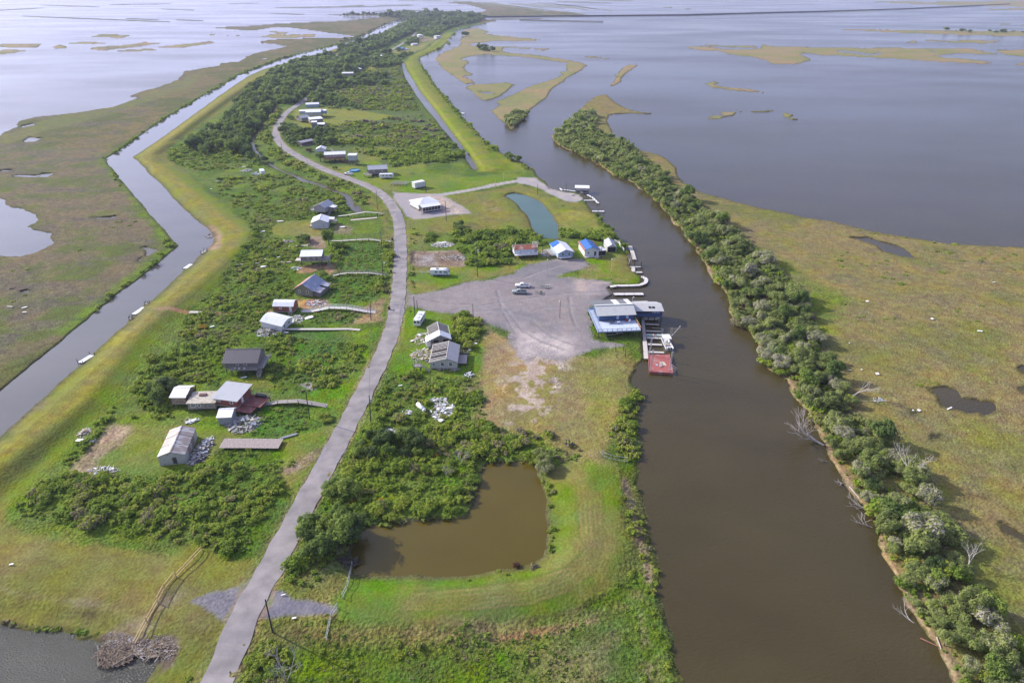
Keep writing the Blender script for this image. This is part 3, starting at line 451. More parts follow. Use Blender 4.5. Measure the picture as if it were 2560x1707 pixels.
paint(Z('F', [(560, 420), (700, 350), (1010, 340), (1240, 380), (1300, 470), (1100, 530), (800, 520), (560, 500)]), (.2, .18, .065), (.16, .17, .05), '12', 1.5, 1)
paint(Z('F', [(1000, 530), (1180, 520), (1180, 660), (1050, 660), (1000, 640)]), (.3, .23, .17), (.25, .19, .13), '4', 1.2, 1)
paint(Z('F', [(900, 880), (1100, 850), (1350, 840), (1340, 930), (1230, 980), (1150, 900), (1030, 950), (850, 960)]), (.36, .22, .12), (.3, .2, .12), '4', 1.2, .6)
paint(Z('F', [(860, 1270), (1200, 1260), (1250, 1330), (950, 1380), (870, 1350)]), (.36, .22, .12), (.3, .22, .15), '4', 1, .6)
paint(Z('F', [(1600, 0), (1750, 60), (1920, 250), (1970, 420), (1990, 600), (1930, 900), (1850, 900), (1900, 600), (1850, 300), (1650, 100)]), (.2, .17, .065), (.15, .16, .045), '4', 1.2, .8, .8)
paint(Z('F', [(1300, 360), (1500, 400), (1480, 500), (1300, 480)]), (.27, .21, .15), (.2, .17, .1), '4', 1.5, 1, .7)
# tall reeds in the ditch behind the road
for q in [Z('F', [(1250, 600), (1500, 600), (1850, 600), (1900, 950), (1350, 940), (1320, 850), (1400, 700)]), Z('F', [(1200, 1000), (1900, 1000), (1900, 1150), (1750, 1250), (1350, 1350), (1250, 1280), (1160, 1150)]), Z('F', [(1050, 1420), (1700, 1420), (1500, 1552), (1000, 1552)]),
          Z('I', [(1350, 360), (1850, 350), (1900, 450), (1700, 950), (1650, 1010), (1450, 1000), (1430, 800)]), Z('I', [(1090, 1120), (1550, 1130), (1550, 1330), (1300, 1440), (950, 1430), (1000, 1250)])]:
    paint(q, (.06, .135, .025), (.095, .165, .04), '4', 2.5, 1.5, .9)
for a, b in [((1740, 480), (1600, 760)), ((1800, 500), (1690, 700)), ((1510, 620), (1480, 800))]: pline(Z('I', [a, b]), .9, (.04, .06, .018), (.05, .07, .02), .6, .8)
paint(small_pond_i, (.3, .27, .25), (.26, .24, .22), '4', .8, .3)
# upper village
paint(Z('E', [(830, 440), (1200, 420), (1500, 440), (2000, 520), (1800, 570), (1450, 580), (1330, 660), (850, 660), (800, 560)]), (.2, .2, .05), (.17, .19, .05), '12', 2.5, 1)
paint(Z('E', [(1150, 1120), (1600, 1100), (1620, 1050), (1560, 980), (1700, 1000), (1960, 1130), (2352, 1050), (2352, 1450), (1900, 1380), (1550, 1290), (1300, 1200)]), (.13, .195, .035), (.17, .19, .05), '12', 1.5, 1)
paint(Z('E', [(1500, 900), (1900, 880), (2200, 960), (1900, 1040), (1600, 1060)]), (.19, .18, .055), (.13, .16, .04), '12', 3, 2, .8)
paint(Z('G', [(-100, 0), (900, 50), (1300, 0), (1400, 60), (1200, 150), (500, 255), (300, 270), (0, 230)]), (.115, .185, .03), (.155, .19, .045), '12', 1.5, 1)
paint(Z('E', [(1380, 20), (1700, -80), (1900, 0), (1600, 90), (1400, 90)]), (.24, .22, .06), (.17, .19, .05), '12', 3, 1)
paint(Z('T', [(0, 920), (240, 950), (560, 930), (560, 980), (350, 1080), (0, 1060)]), (.26, .24, .06), (.2, .2, .06), '12', 3, 1)
paint(Z('T', [(860, 590), (1200, 500), (1400, 460), (1560, 420), (1600, 400), (1400, 540), (1200, 640), (900, 640)]), (.19, .2, .06), (.22, .2, .08), '12', 3, 1)
paint(Z('T', [(1150, 350), (1620, 370), (1620, 400), (1400, 440), (1150, 400)]), (.3, .22, .17), (.24, .2, .12), '12', 3, 1, .8)
paint(Z('T', [(470, 690), (640, 650), (640, 700), (480, 730)]), (.3, .26, .24), (.28, .24, .2), '12', 3, 1, .8)
# river-side levee strip (bright)
rl = Z('B', [(1085, 144), (800, 208), (700, 330), (560, 385), (540, 405), (600, 520), (720, 660), (840, 800), (960, 930), (1080, 1030), (1250, 1110), (1330, 1165), (1200, 1176), (940, 1176), (870, 1060), (720, 860), (600, 700), (510, 560), (440, 430), (500, 375), (600, 320), (700, 240)])
paint(rl, (.175, .205, .035), (.13, .19, .03), '40', 2, 1)
paint(rl, (.24, .22, .055), (.15, .2, .03), '12', 2, 1, .6)
pline(rl[1:12], 5, (.06, .09, .025), (.10, .12, .035), 2.5, .85, 1.5)
# mown ground round the teal pond and the gravel road
paint(Z('G', [(500, 290), (1200, 190), (1400, 150), (1600, 200), (1900, 340), (2150, 360), (2290, 480), (2352, 640), (2352, 730), (1870, 700), (1600, 700), (1100, 700), (850, 700), (500, 720), (100, 740), (80, 600), (160, 560), (830, 490), (700, 380)]), (.185, .165, .055), (.15, .175, .045), '12', 1.5, 1)
paint(Z('G', [(900, 300), (1200, 420), (1250, 480), (1000, 480)]), (.26, .2, .13), (.19, .18, .06), '4', 2.5, 2, .7)
paint(Z('G', [(550, 590), (1000, 600), (1200, 680), (700, 720)]), (.23, .155, .075), (.15, .16, .045), '4', 2, 1.5, .6)
paint(Z('G', [(1850, 450), (2200, 450), (2330, 680), (2000, 700)]), (.24, .22, .07), (.16, .19, .045), '12', 2, 1, .8)
paint(Z('G', [(1310, 980), (1700, 900), (2352, 880), (2352, 1040), (1500, 1080), (1300, 1100)]), (.14, .185, .035), (.19, .18, .06), '4', 1.5, 1)
paint(Z('G', [(90, 1130), (800, 1120), (1400, 1060), (1330, 1180), (1000, 1250), (700, 1300), (350, 1410), (130, 1430), (95, 1350)]), (.115, .19, .03), (.19, .175, .06), '12', 1, .6)
paint(Z('G', [(110, 930), (700, 920), (800, 1040), (760, 1110), (200, 1110), (120, 1080)]), (.31, .25, .2), (.2, .15, .11), '4', 1, .8)
paint(Z('G', [(230, 980), (400, 960), (420, 1090), (240, 1090)]), (.34, .32, .32), (.27, .23, .2), '4', 1.2, 1, .8)
paint(Z('G', [(150, 930), (165, 930), (165, 1050), (115, 1090), (110, 950)]), (.05, .04, .03), (.07, .06, .04), '4', .6, .3, .8)
paint(Z('H', [(1000, 250), (1530, 330), (1560, 500), (1700, 640), (1690, 700), (1400, 700), (1350, 650), (1000, 650), (980, 540), (1100, 480), (1000, 400)]), (.11, .19, .025), (.2, .18, .06), '12', 1.5, 1)
paint(Z('H', [(880, 220), (1010, 260), (1030, 400), (900, 420)]), (.12, .185, .03), (.17, .19, .05), '4', 1, .6)
paint(Z('H', [(1000, 460), (1250, 470), (1250, 560), (1000, 560)]), (.25, .19, .12), (.2, .18, .08), '4', 2, 1.5, .7)
msk2 = sstep(.38, .62, fbm(XW / 9, YW / 9, 41, 4))
GV = ((.16, .15, .152), (.205, .188, .18))
yard = Z('G', [(60, 1390), (130, 1440), (230, 1442), (350, 1425), (520, 1385), (760, 1305), (1000, 1272), (1200, 1242), (1330, 1205), (1420, 1140), (1500, 1095), (1700, 1062), (1850, 1035), (2150, 1030)]) + \
    Z('H', [(1080, 450), (1110, 500), (1000, 540), (850, 570), (700, 610), (700, 640), (1000, 652), (1200, 657), (1350, 680), (1300, 750), (1360, 835), (1290, 880), (1280, 930), (1110, 960), (1090, 1100), (1120, 1250), (1150, 1370), (1350, 1390), (1560, 1430), (1300, 1450), (1050, 1500)]) + \
    Z('X', [(1290, 830), (1230, 815), (1215, 840), (1190, 820), (1165, 790)]) + Z('M', [(1700, 330), (1560, 262), (1400, 212), (1200, 132), (1050, 97), (850, 80), (720, 60), (560, 15), (500, 60), (480, 0)])
paint(yard, *GV, '12', 1.3, 1.3, rough=.14)
paint(yard, (.165, .156, .164), (.225, .205, .2), '4', 1, .6, .55)
paint(yard, (.29, .25, .24), (.19, .178, .19), '40', 1, .6, .5, .48, .6)
paint(Z('H', [(100, 1150), (500, 1300), (950, 1330), (1000, 1450), (850, 1560), (500, 1640), (300, 1600), (200, 1400)]), (.48, .42, .39), (.4, .35, .33), '4', 5, 3, .75, mask=msk2, rough=.25)
paint(Z('H', [(-400, 1000), (300, 950), (700, 1050), (1000, 1350), (700, 1300), (300, 1200), (0, 1100)]), (.34, .3, .29), (.2, .188, .2), '4', 4, 3, .45, mask=msk2, rough=.2)
paint(Z('H', [(900, 650), (1350, 680), (1300, 800), (1100, 830), (900, 820), (850, 740)]), (.42, .34, .29), (.28, .25, .25), '4', 2, 2, .75)
paint(Z('H', [(700, 900), (900, 930), (900, 1200), (800, 1350), (680, 1000)]), (.40, .33, .28), (.28, .25, .25), '4', 2.5, 2, .6)
paint(Z('H', [(200, 1180), (350, 1250), (700, 1330), (950, 1380), (950, 1480), (800, 1552), (250, 1552), (200, 1380)]), (.52, .45, .41), (.34, .3, .29), '4', 3, 2, .85)
paint(Z('H', [(420, 1100), (520, 1130), (600, 1240), (480, 1200)]), (.28, .24, .12), (.3, .27, .2), '4', 2, 1, .7)
pline(Z('G', [(0, 300), (200, 275), (480, 270), (700, 235), (950, 190), (1150, 145), (1300, 120), (1450, 90), (1600, 120), (1750, 200), (2000, 290), (2100, 320)]), 5.0, (.33, .31, .31), (.38, .34, .31), .6, 1, .4, .4)
paint(Z('G', [(1380, 60), (1600, 70), (1720, 170), (1820, 210), (2100, 270), (2160, 310), (2080, 360), (1950, 345), (1780, 270), (1640, 190), (1500, 150), (1380, 130)]), (.33, .3, .3), (.38, .34, .31), '4', .9, .5, rough=.14)
paint(Z('G', [(-80, 240), (150, 250), (400, 270), (520, 290), (640, 350), (750, 410), (830, 490), (600, 510), (350, 540), (170, 555), (60, 520), (20, 440), (-30, 380), (-80, 330)]), (.29, .27, .28), (.34, .3, .28), '12', .9, .5, rough=.14)
paint(Z('G', [(330, 280), (500, 300), (700, 400), (780, 480), (500, 510), (430, 400)]), (.48, .38, .31), (.38, .32, .28), '4', 1.5, 1, .85)
paint(Z('K', [(1770, 810), (1900, 740), (2050, 710), (2200, 690), (2290, 620), (2352, 650), (2352, 800), (2100, 1040), (2030, 990), (1900, 890)]), (.15, .145, .165), (.20, .185, .195), '4', .7, .5, rough=.4)
paint(Z('L', [(-100, 700), (60, 760), (280, 690), (400, 700), (500, 770), (700, 820), (860, 890), (860, 930), (600, 945), (300, 990), (150, 990), (-50, 1000)]), (.15, .145, .165), (.20, .185, .195), '4', .7, .5, rough=.4)
paint(Z('K', [(950, 1120), (1100, 1020), (1300, 960), (1420, 900), (1520, 700), (1650, 680), (1680, 760), (1560, 850), (1480, 960), (1400, 1100), (1340, 1200), (1000, 1200)]), (.26, .21, .15), (.17, .16, .07), '4', 1.5, 1, .8)
paint(Z('K', [(900, 1150), (1050, 1080), (1200, 1100), (1350, 1160), (1500, 1110), (1640, 1170), (1620, 1300), (1580, 1420), (1480, 1480), (1360, 1340), (1240, 1310), (1040, 1430), (900, 1430)]), (.19, .15, .11), (.13, .1, .075), '1', .8, .6, rough=1.6)
paint(Z('K', [(960, 1150), (1230, 1150), (1240, 1220), (1050, 1250), (950, 1210)]), (.38, .38, .4), (.16, .13, .1), '1', 1, .6, .9, rough=1.6)
pline(Z('K', [(0, 700), (250, 770), (700, 820), (1000, 870)]), 1.6, (.28, .23, .17), (.2, .17, .08), 1.2, .6, 1)
w = sstep(-.5, 1.5, sdf(yard, 6) + EDGE * .6); RGH[:] = RGH * (1 - w) + .32 * w
w = sstep(-.5, 1.5, sdf(Z('X', [(1290, 790), (1160, 790), (1170, 960), (1240, 960)]), 6)); RGH[:] = RGH * (1 - w) + .5 * w
paint(Z('H', [(-100, 1010), (250, 1000), (520, 1050), (700, 1200), (620, 1260), (380, 1150), (60, 1080)]), (.2, .188, .2), (.15, .142, .152), '4', 3, 2, .6, rough=.32)
paint(Z('H', [(500, 860), (780, 880), (900, 1000), (880, 1250), (740, 1180), (700, 1000)]), (.24, .205, .19), (.2, .18, .175), '4', 3, 2, .6, rough=.32)
for pts in [[(20, 900), (150, 1050), (300, 1250), (520, 1380), (800, 1480)], [(0, 780), (60, 1000), (220, 1300)], [(460, 1000), (700, 980), (1000, 960)], [(850, 860), (870, 1050), (930, 1200)], [(-520, 1010), (-200, 960), (200, 900), (600, 840), (1000, 800), (1300, 790)], [(-500, 1040), (0, 1020), (400, 1120), (650, 1330), (900, 1420)], [(300, 640), (500, 560), (760, 480), (1000, 470)]]:
    pline(Z('H', pts), .9, (.12, .113, .12), (.17, .16, .165), .5, .7)
    pline(Z('H', [(a + 26, b + 4) for a, b in pts]), .9, (.33, .3, .29), (.26, .24, .24), .5, .7)
# narrow bare verges along the road
road_px = [(480, 1850), (512, 1760), (535, 1707), (559, 1655), (586, 1596), (635, 1498), (684, 1400), (728, 1320), (767, 1250), (805, 1179), (836, 1122), (870, 1060), (900, 1000), (932, 938), (965, 868), (981, 828), (994, 760), (998, 710), (1000.5, 660), (1001.5, 620), (1000, 580), (998, 556), (990, 531), (973, 503), (952, 483), (930, 469), (891, 453.5), (836, 434), (800, 419.5), (764, 401), (722, 377.5), (699, 357), (690, 339), (691.5, 322), (698, 307), (707, 292.5), (722, 277), (745, 262), (790, 229), (836, 196), (872, 171), (924, 144), (955, 134), (979, 125), (1010, 107), (1028, 96), (1040, 82), (1070, 56)]
pline(road_px[:36], 8.2, (.3, .22, .14), (.17, .18, .06), .5, .55, .5)
w = sstep(-1, 3, sdf(east_lv, 8)); RGH[:] = RGH * (1 - w) + .5 * w
w = sstep(-1, 3, sdf(lev, 8)); RGH[:] = RGH * (1 - w) + .6 * w
# pond rims and bare shores
for q in SP[:2]:
    w = sstep(-1.6, 0, q) * sstep(1.2, .3, q) * .7; COL[:] = COL * (1 - w[..., None]) + np.array((.17, .14, .07)) * w[..., None]
w = sstep(2.2, .2, LAND) * .75 * sstep(-.2, .2, LAND); COL[:] = COL * (1 - w[..., None]) + np.array((.075, .07, .035)) * w[..., None]
# bare mud at the foot of the trees across the river
mud = line_dist(east_bank[:66], 6); w = sstep(3.2, .6, mud + EDGE * .6) * sstep(.1, .4, LAND) * .9
COL[:] = COL * (1 - w[..., None]) + np.array((.27, .2, .13)) * w[..., None]
ZG[:] = ZG + (fbm(XW / 1.0, YW / 1.0, 33, 2) - .5) * .22 * sstep(.8, 3, LAND) * sstep(.5, 1, RGH) * np.clip(1.2 - MPY / 2, 0, 1)[:, None]

XF = np.empty((NR, NC, 3), np.float32)
tz = (HC - ZG); XF[..., 0] = tz * (u_[None, :] / dzv[:, None]); XF[..., 1] = tz * (dyv / dzv)[:, None]; XF[..., 2] = ZG
me = bpy.data.meshes.new('ground'); nv = NR * NC
me.vertices.add(nv); me.vertices.foreach_set('co', XF.reshape(-1))
idx = np.arange(nv, dtype=np.int32).reshape(NR, NC)
q = np.stack([idx[1:, :-1], idx[1:, 1:], idx[:-1, 1:], idx[:-1, :-1]], -1).reshape(-1, 4); nf = len(q)
me.loops.add(nf * 4); me.loops.foreach_set('vertex_index', q.reshape(-1)); me.polygons.add(nf)
me.polygons.foreach_set('loop_start', np.arange(0, nf * 4, 4, dtype=np.int32)); me.polygons.foreach_set('loop_total', np.full(nf, 4, np.int32))
me.polygons.foreach_set('use_smooth', np.ones(nf, bool))
ca = me.color_attributes.new('cover', 'FLOAT_COLOR', 'POINT'); CC = np.ones((nv, 4), np.float32); CC[:, :3] = np.clip(COL, 0, 1).reshape(-1, 3); CC[:, 3] = RGH.reshape(-1)
ca.data.foreach_set('color', CC.reshape(-1)); me.update()
ground = bpy.data.objects.new('ground', me); C.objects.link(ground); tag(ground, kind='structure', label='grassy ground, marsh and gravel yard')
m, t, b = newmat('ground_cover'); n = t.nodes; L = t.links.new
at = n.new('ShaderNodeVertexColor'); at.layer_name = 'cover'; geo = n.new('ShaderNodeNewGeometry')
def tnoise(scale, detail=4, st=None):
    z = n.new('ShaderNodeTexNoise'); z.inputs['Scale'].default_value = scale; z.inputs['Detail'].default_value = detail
    if st:
        p = n.new('ShaderNodeMapping'); p.inputs['Scale'].default_value = st; L(geo.outputs['Position'], p.inputs[0]); L(p.outputs[0], z.inputs['Vector'])
    else: L(geo.outputs['Position'], z.inputs['Vector'])
    return z
na = tnoise(1.6, 5); nb = tnoise(.35, 4); ncx = tnoise(.09, 5)
def ramp(src, lo, hi, a, c):
    r = n.new('ShaderNodeMapRange'); r.inputs[1].default_value = lo; r.inputs[2].default_value = hi; r.inputs[3].default_value = a; r.inputs[4].default_value = c
    L(src, r.inputs[0]); return r.outputs[0]
def mul(a, c):
    r = n.new('ShaderNodeMath'); r.operation = 'MULTIPLY'
    for i, x in enumerate((a, c)):
        if isinstance(x, (int, float)): r.inputs[i].default_value = x
        else: L(x, r.inputs[i])
    return r.outputs[0]
nh = tnoise(4.2, 3)
f0 = mul(mul(mul(ramp(na.outputs['Fac'], .3, .7, .56, 1.34), ramp(nh.outputs['Fac'], .3, .7, .78, 1.2)), ramp(nb.outputs['Fac'], .3, .7, .78, 1.20)), ramp(ncx.outputs['Fac'], .35, .65, .88, 1.12))
fm = n.new('ShaderNodeMix'); fm.inputs[2].default_value = 1.0; L(at.outputs['Alpha'], fm.inputs[0]); L(f0, fm.inputs[3]); f = fm.outputs[0]
vm = n.new('ShaderNodeVectorMath'); vm.operation = 'SCALE'; L(at.outputs['Color'], vm.inputs[0]); L(f, vm.inputs[3])
hs = n.new('ShaderNodeHueSaturation'); L(vm.outputs[0], hs.inputs['Color']); L(ramp(nb.outputs['Fac'], .35, .65, .485, .515), hs.inputs['Hue']); L(ramp(ncx.outputs['Fac'], .3, .7, 1.0, 1.28), hs.inputs['Saturation'])
L(hs.outputs[0], b.inputs['Base Color']); b.inputs['Roughness'].default_value = .95; b.inputs['Specular IOR Level'].default_value = .1
bp = n.new('ShaderNodeBump'); bp.inputs['Distance'].default_value = .6; L(mul(at.outputs['Alpha'], .75), bp.inputs['Strength']); L(na.outputs['Fac'], bp.inputs['Height']); L(bp.outputs[0], b.inputs['Normal'])
me.materials.append(m)

# ------------------------------------------------------------ water
def water_mat(name, col, rough, bump, bs=.6, patch=True, st=(1, 1.6, 1), spec=.5, bd=.16):
    m, t, b = newmat(name); n = t.nodes; L = t.links.new
    geo = n.new('ShaderNodeNewGeometry'); mp = n.new('ShaderNodeMapping'); mp.inputs['Scale'].default_value = st; mp.inputs['Rotation'].default_value = (0, 0, .5)
    L(geo.outputs['Position'], mp.inputs[0])
    z = n.new('ShaderNodeTexNoise'); z.inputs['Scale'].default_value = bs; z.inputs['Detail'].default_value = 5; z.inputs['Distortion'].default_value = .6; L(mp.outputs[0], z.inputs['Vector'])
    big = n.new('ShaderNodeTexNoise'); big.inputs['Scale'].default_value = .006; big.inputs['Detail'].default_value = 4
    mp2 = n.new('ShaderNodeMapping'); mp2.inputs['Scale'].default_value = (.55, 1.3, 1); mp2.inputs['Rotation'].default_value = (0, 0, -.12); L(geo.outputs['Position'], mp2.inputs[0]); L(mp2.outputs[0], big.inputs['Vector'])
    r = n.new('ShaderNodeMapRange'); r.inputs[1].default_value = .35; r.inputs[2].default_value = .65; r.inputs[3].default_value = rough * .7; r.inputs[4].default_value = rough * 1.5; L(big.outputs['Fac'], r.inputs[0])
    if patch: L(r.outputs[0], b.inputs['Roughness'])
    else: b.inputs['Roughness'].default_value = rough
    z2 = n.new('ShaderNodeTexNoise'); z2.inputs['Scale'].default_value = .03; z2.inputs['Detail'].default_value = 3; L(mp.outputs[0], z2.inputs['Vector'])
    cr = n.new('ShaderNodeValToRGB'); cr.color_ramp.elements[0].position = .3; cr.color_ramp.elements[1].position = .7
    cr.color_ramp.elements[0].color = (*[c * .88 for c in col], 1); cr.color_ramp.elements[1].color = (*[c * 1.12 for c in col], 1)
    L(z2.outputs['Fac'], cr.inputs[0]); L(cr.outputs[0], b.inputs['Base Color']); b.inputs['IOR'].default_value = 1.33
    b.inputs['Specular IOR Level'].default_value = spec
    bp = n.new('ShaderNodeBump'); bp.inputs['Distance'].default_value = bd; bp.inputs['Strength'].default_value = bump
    if patch:
        r3 = n.new('ShaderNodeMapRange'); r3.inputs[1].default_value = .35; r3.inputs[2].default_value = .65; r3.inputs[3].default_value = bump * .5; r3.inputs[4].default_value = bump * 1.3; L(big.outputs['Fac'], r3.inputs[0]); L(r3.outputs[0], bp.inputs['Strength'])
    L(z.outputs['Fac'], bp.inputs['Height']); L(bp.outputs[0], b.inputs['Normal'])
    return m
wb = MB(); wb.add([(-60000, -2000, 0), (60000, -2000, 0), (60000, 80000, 0), (-60000, 80000, 0)], [(0, 1, 2, 3)])
tag(wb.build('water', water_mat('brown_water', (.056, .044, .016), .13, .8, 1.1)), 'murky brown river, canal and open lake', kind='structure')
def pond(name, poly, z, m, label):
    cx = sum(p[0] for p in poly) / len(poly); cy = sum(p[1] for p in poly) / len(poly)
    w = [G(p[0] + (p[0] - cx) / max(abs(p[0] - cx), abs(p[1] - cy), 1) * 10, p[1] + (p[1] - cy) / max(abs(p[0] - cx), abs(p[1] - cy), 1) * 8, z) for p in poly]
    bm = MB(); bm.add([(x, y, z) for x, y in w], [tuple(range(len(w)))]); o = bm.build(name, m); tag(o, label, kind='structure'); return o
pond('pond_water', pond_olive, .06, water_mat('olive_water', (.088, .066, .009), .1, .25, 1.5, False), 'olive brown pond behind the front levee')
pond('pond_water', pond_teal, .06, water_mat('teal_water', (.06, .115, .085), .12, .2, 1.5, False), 'milky teal green pond beside the gravel road')
cw_ = water_mat('canal_grey_water', (.10, .095, .085), .08, .25, .5, False, bd=.1)
def sheetw(poly, label, grow):
    n_ = len(poly); bm = MB(); w = [Vector((*G(a, b_, .04), .04)) for a, b_ in poly]
    from mathutils.geometry import tessellate_polygon
    ar = sum(w[i].x * w[(i + 1) % n_].y - w[(i + 1) % n_].x * w[i].y for i in range(n_)); sg = 1 if ar > 0 else -1; o_ = []
    for i in range(n_):
        d = (w[(i + 1) % n_] - w[i - 1]); d.normalize(); o_.append(w[i] + Vector((d.y, -d.x, 0)) * sg * grow)
    bm.add(o_, [t_ if True else 0 for t_ in tessellate_polygon([o_])])
    ob = bm.build('canal_water', cw_); me_ = ob.data
    for p_ in me_.polygons:
        if p_.normal.z < 0: p_.flip()
    tag(ob, label, kind='structure')
sheetw(canal, 'silvery grey canal water along the left levee', 2.0)
sheetw(marsh_ponds[0], 'bright silvery lagoon in the left marsh', 1.5)
pl = MB(); pl.add([(*G(a, b_, .05), .05) for a, b_ in [(-900, 1540), (300, 1540), (480, 1640), (480, 2000), (-900, 2000)]], [(0, 1, 2, 3, 4)][::-1])
tag(pl.build('pond_water', water_mat('grey_water', (.07, .07, .055), .16, 1.0, 2.6, False, bd=.45)), 'dark rippled pond with sun glints in the near left corner', kind='structure')

sb = MB(); rr_ = random.Random(4)
for z_, a, b, h in STR:
    if z_ in 'BC' and a[1] > 100 and b[0] - a[0] > 600: continue
    n_ = max(int((b[0] - a[0]) / 45), 4); up = []; dn = []
    for i in range(n_ + 1):
        t_ = i / n_; x_ = a[0] + (b[0] - a[0]) * t_; y_ = a[1] + (b[1] - a[1]) * t_ + rr_.uniform(-.5, .5); w_ = max(h * .8, 1.5) * min(1, 4 * t_ + .25, 4 * (1 - t_) + .25) * rr_.uniform(.6, 1.25)
        up.append((x_, y_ - w_)); dn.append((x_, y_ + w_))
    for i in range(n_):
        q_ = [Vector((*G(u, max(v, -48), .7), .7)) for u, v in Z(z_, [dn[i], dn[i + 1], up[i + 1], up[i]])]; sb.slab(q_, 1.2)
tag(sb.build('marsh', mat('far_marsh', (.13, .135, .07), .95, var=.3, scale=.02)), 'thin broken marsh strips far out in the lake', kind='structure')
for k_, pts in enumerate([Z('B', [(905, 121), (1690, 112.5), (2352, 107)]) + Z('C', [(500, 94), (1000, 82), (1500, 66), (2000, 44), (2250, 32)]), Z('B', [(1230, 140), (1500, 146), (1800, 152)])]):
    cw = MB(); wp = [G(a, b) for a, b in pts]
    for a, b in zip(wp[:-1], wp[1:]): cw.beam((*a, 1.6), (*b, 1.6), 9 if k_ == 0 else 4, 3.6 if k_ == 0 else 1.2)
    tag(cw.build('causeway', mat('dark_bank', (.06, .065, .055), .9)), ['long dark causeway embankment crossing the far lake', 'short thin dark bank below the causeway'][k_], kind='structure')
# ------------------------------------------------------------ road
def smooth_line(pts, n=6):
    out = []
    for i in range(len(pts) - 1):
        p0 = pts[max(i - 1, 0)]; p1 = pts[i]; p2 = pts[i + 1]; p3 = pts[min(i + 2, len(pts) - 1)]
        for k in range(n):
            t = k / n
            out.append(tuple(.5 * (2 * p1[j] + (p2[j] - p0[j]) * t + (2 * p0[j] - 5 * p1[j] + 4 * p2[j] - p3[j]) * t * t + (3 * p1[j] - p0[j] - 3 * p2[j] + p3[j]) * t ** 3) for j in range(len(p1))))
    out.append(pts[-1]); return out
rw = smooth_line([G(x, y, max(zg(x, y), 0) + .12) for x, y in road_px], 8)
# even steps
P = np.array(rw); d = np.r_[0, np.cumsum(np.hypot(*np.diff(P, axis=0).T))]; s = np.arange(0, d[-1], 1.2); P = np.c_[np.interp(s, d, P[:, 0]), np.interp(s, d, P[:, 1])]
for _ in range(120): P[1:-1] = P[1:-1] * .5 + (P[:-2] + P[2:]) * .25
T = np.gradient(P, axis=0); T /= np.hypot(T[:, 0], T[:, 1])[:, None]; Nn = np.c_[-T[:, 1], T[:, 0]]
rb = MB(); WD = 2.85; cols = [-1, -.5, 0, .5, 1]
for i, (p, nn) in enumerate(zip(P, Nn)):
    hh = hw(p[0], p[1]) + .1
    for c in cols:
        wv = WD + (.14 * math.sin(i * .9) + .1 * math.sin(i * .37 + 2) if abs(c) == 1 else 0)
        rb.v.append((p[0] + nn[0] * c * wv, p[1] + nn[1] * c * wv, hh + .05 - .04 * abs(c)))
for i in range(len(P) - 1):
    for k in range(4): rb.f.append((i * 5 + k, i * 5 + k + 1, i * 5 + 6 + k, i * 5 + 5 + k)); rb.m.append(0)
m, t, b = newmat('asphalt'); n = t.nodes; L = t.links.new
geo = n.new('ShaderNodeNewGeometry'); z = n.new('ShaderNodeTexNoise'); z.inputs['Scale'].default_value = .25; z.inputs['Detail'].default_value = 8; L(geo.outputs['Position'], z.inputs['Vector'])
z2 = n.new('ShaderNodeTexNoise'); z2.inputs['Scale'].default_value = 5; z2.inputs['Detail'].default_value = 4; L(geo.outputs['Position'], z2.inputs['Vector'])
ad = n.new('ShaderNodeMath'); ad.operation = 'MULTIPLY_ADD'; ad.inputs[1].default_value = .35; L(z2.outputs['Fac'], ad.inputs[0]); L(z.outputs['Fac'], ad.inputs[2])
cr = n.new('ShaderNodeValToRGB'); cr.color_ramp.elements[0].position = .45; cr.color_ramp.elements[1].position = .85; cr.color_ramp.elements[0].color = (.18, .164, .162, 1); cr.color_ramp.elements[1].color = (.31, .28, .272, 1)
L(ad.outputs[0], cr.inputs[0]); L(cr.outputs[0], b.inputs['Base Color']); b.inputs['Roughness'].default_value = .9; b.inputs['Specular IOR Level'].default_value = .2
tag(rb.build('road', m), 'narrow grey asphalt road', kind='structure')
# repair patches, joint, skid marks lie on the asphalt
def road_pt(y, off):
    k = int(np.argmin([abs(Pj(p[0], p[1], .7)[1] - y) for p in P])); return k, off
def road_patch(y0, y1, a, c, m):
    k0 = road_pt(y1, 0)[0]; k1 = road_pt(y0, 0)[0]; k0, k1 = min(k0, k1), max(k0, k1); bm = MB()
    for i in range(k0, k1 + 1):
        hh = hw(P[i][0], P[i][1]) + .1
        for c_ in (a, c): bm.v.append((P[i][0] + Nn[i][0] * c_, P[i][1] + Nn[i][1] * c_, hh + .05 - .04 * abs(c_) / WD + .012))
    for i in range(k1 - k0): bm.f.append((2 * i, 2 * i + 1, 2 * i + 3, 2 * i + 2)); bm.m.append(0)
    return tag(bm.build('road', m), 'darker repair patch in the asphalt road', kind='structure')
patch_m = mat('asphalt_patch', (.215, .195, .215), .9, var=.12, scale=1.5)
road_patch(762, 784, -2.6, 1.2, patch_m); road_patch(609, 640, .9, 2.7, patch_m); road_patch(536, 556, .3, -2.5, patch_m)
road_patch(1122, 1124, -2.8, 2.8, mat('asphalt_joint', (.12, .11, .115), .9)); road_patch(1160, 1123.5, -2.8, 2.8, mat('asphalt_new', (.235, .215, .235), .9, var=.1, scale=1))

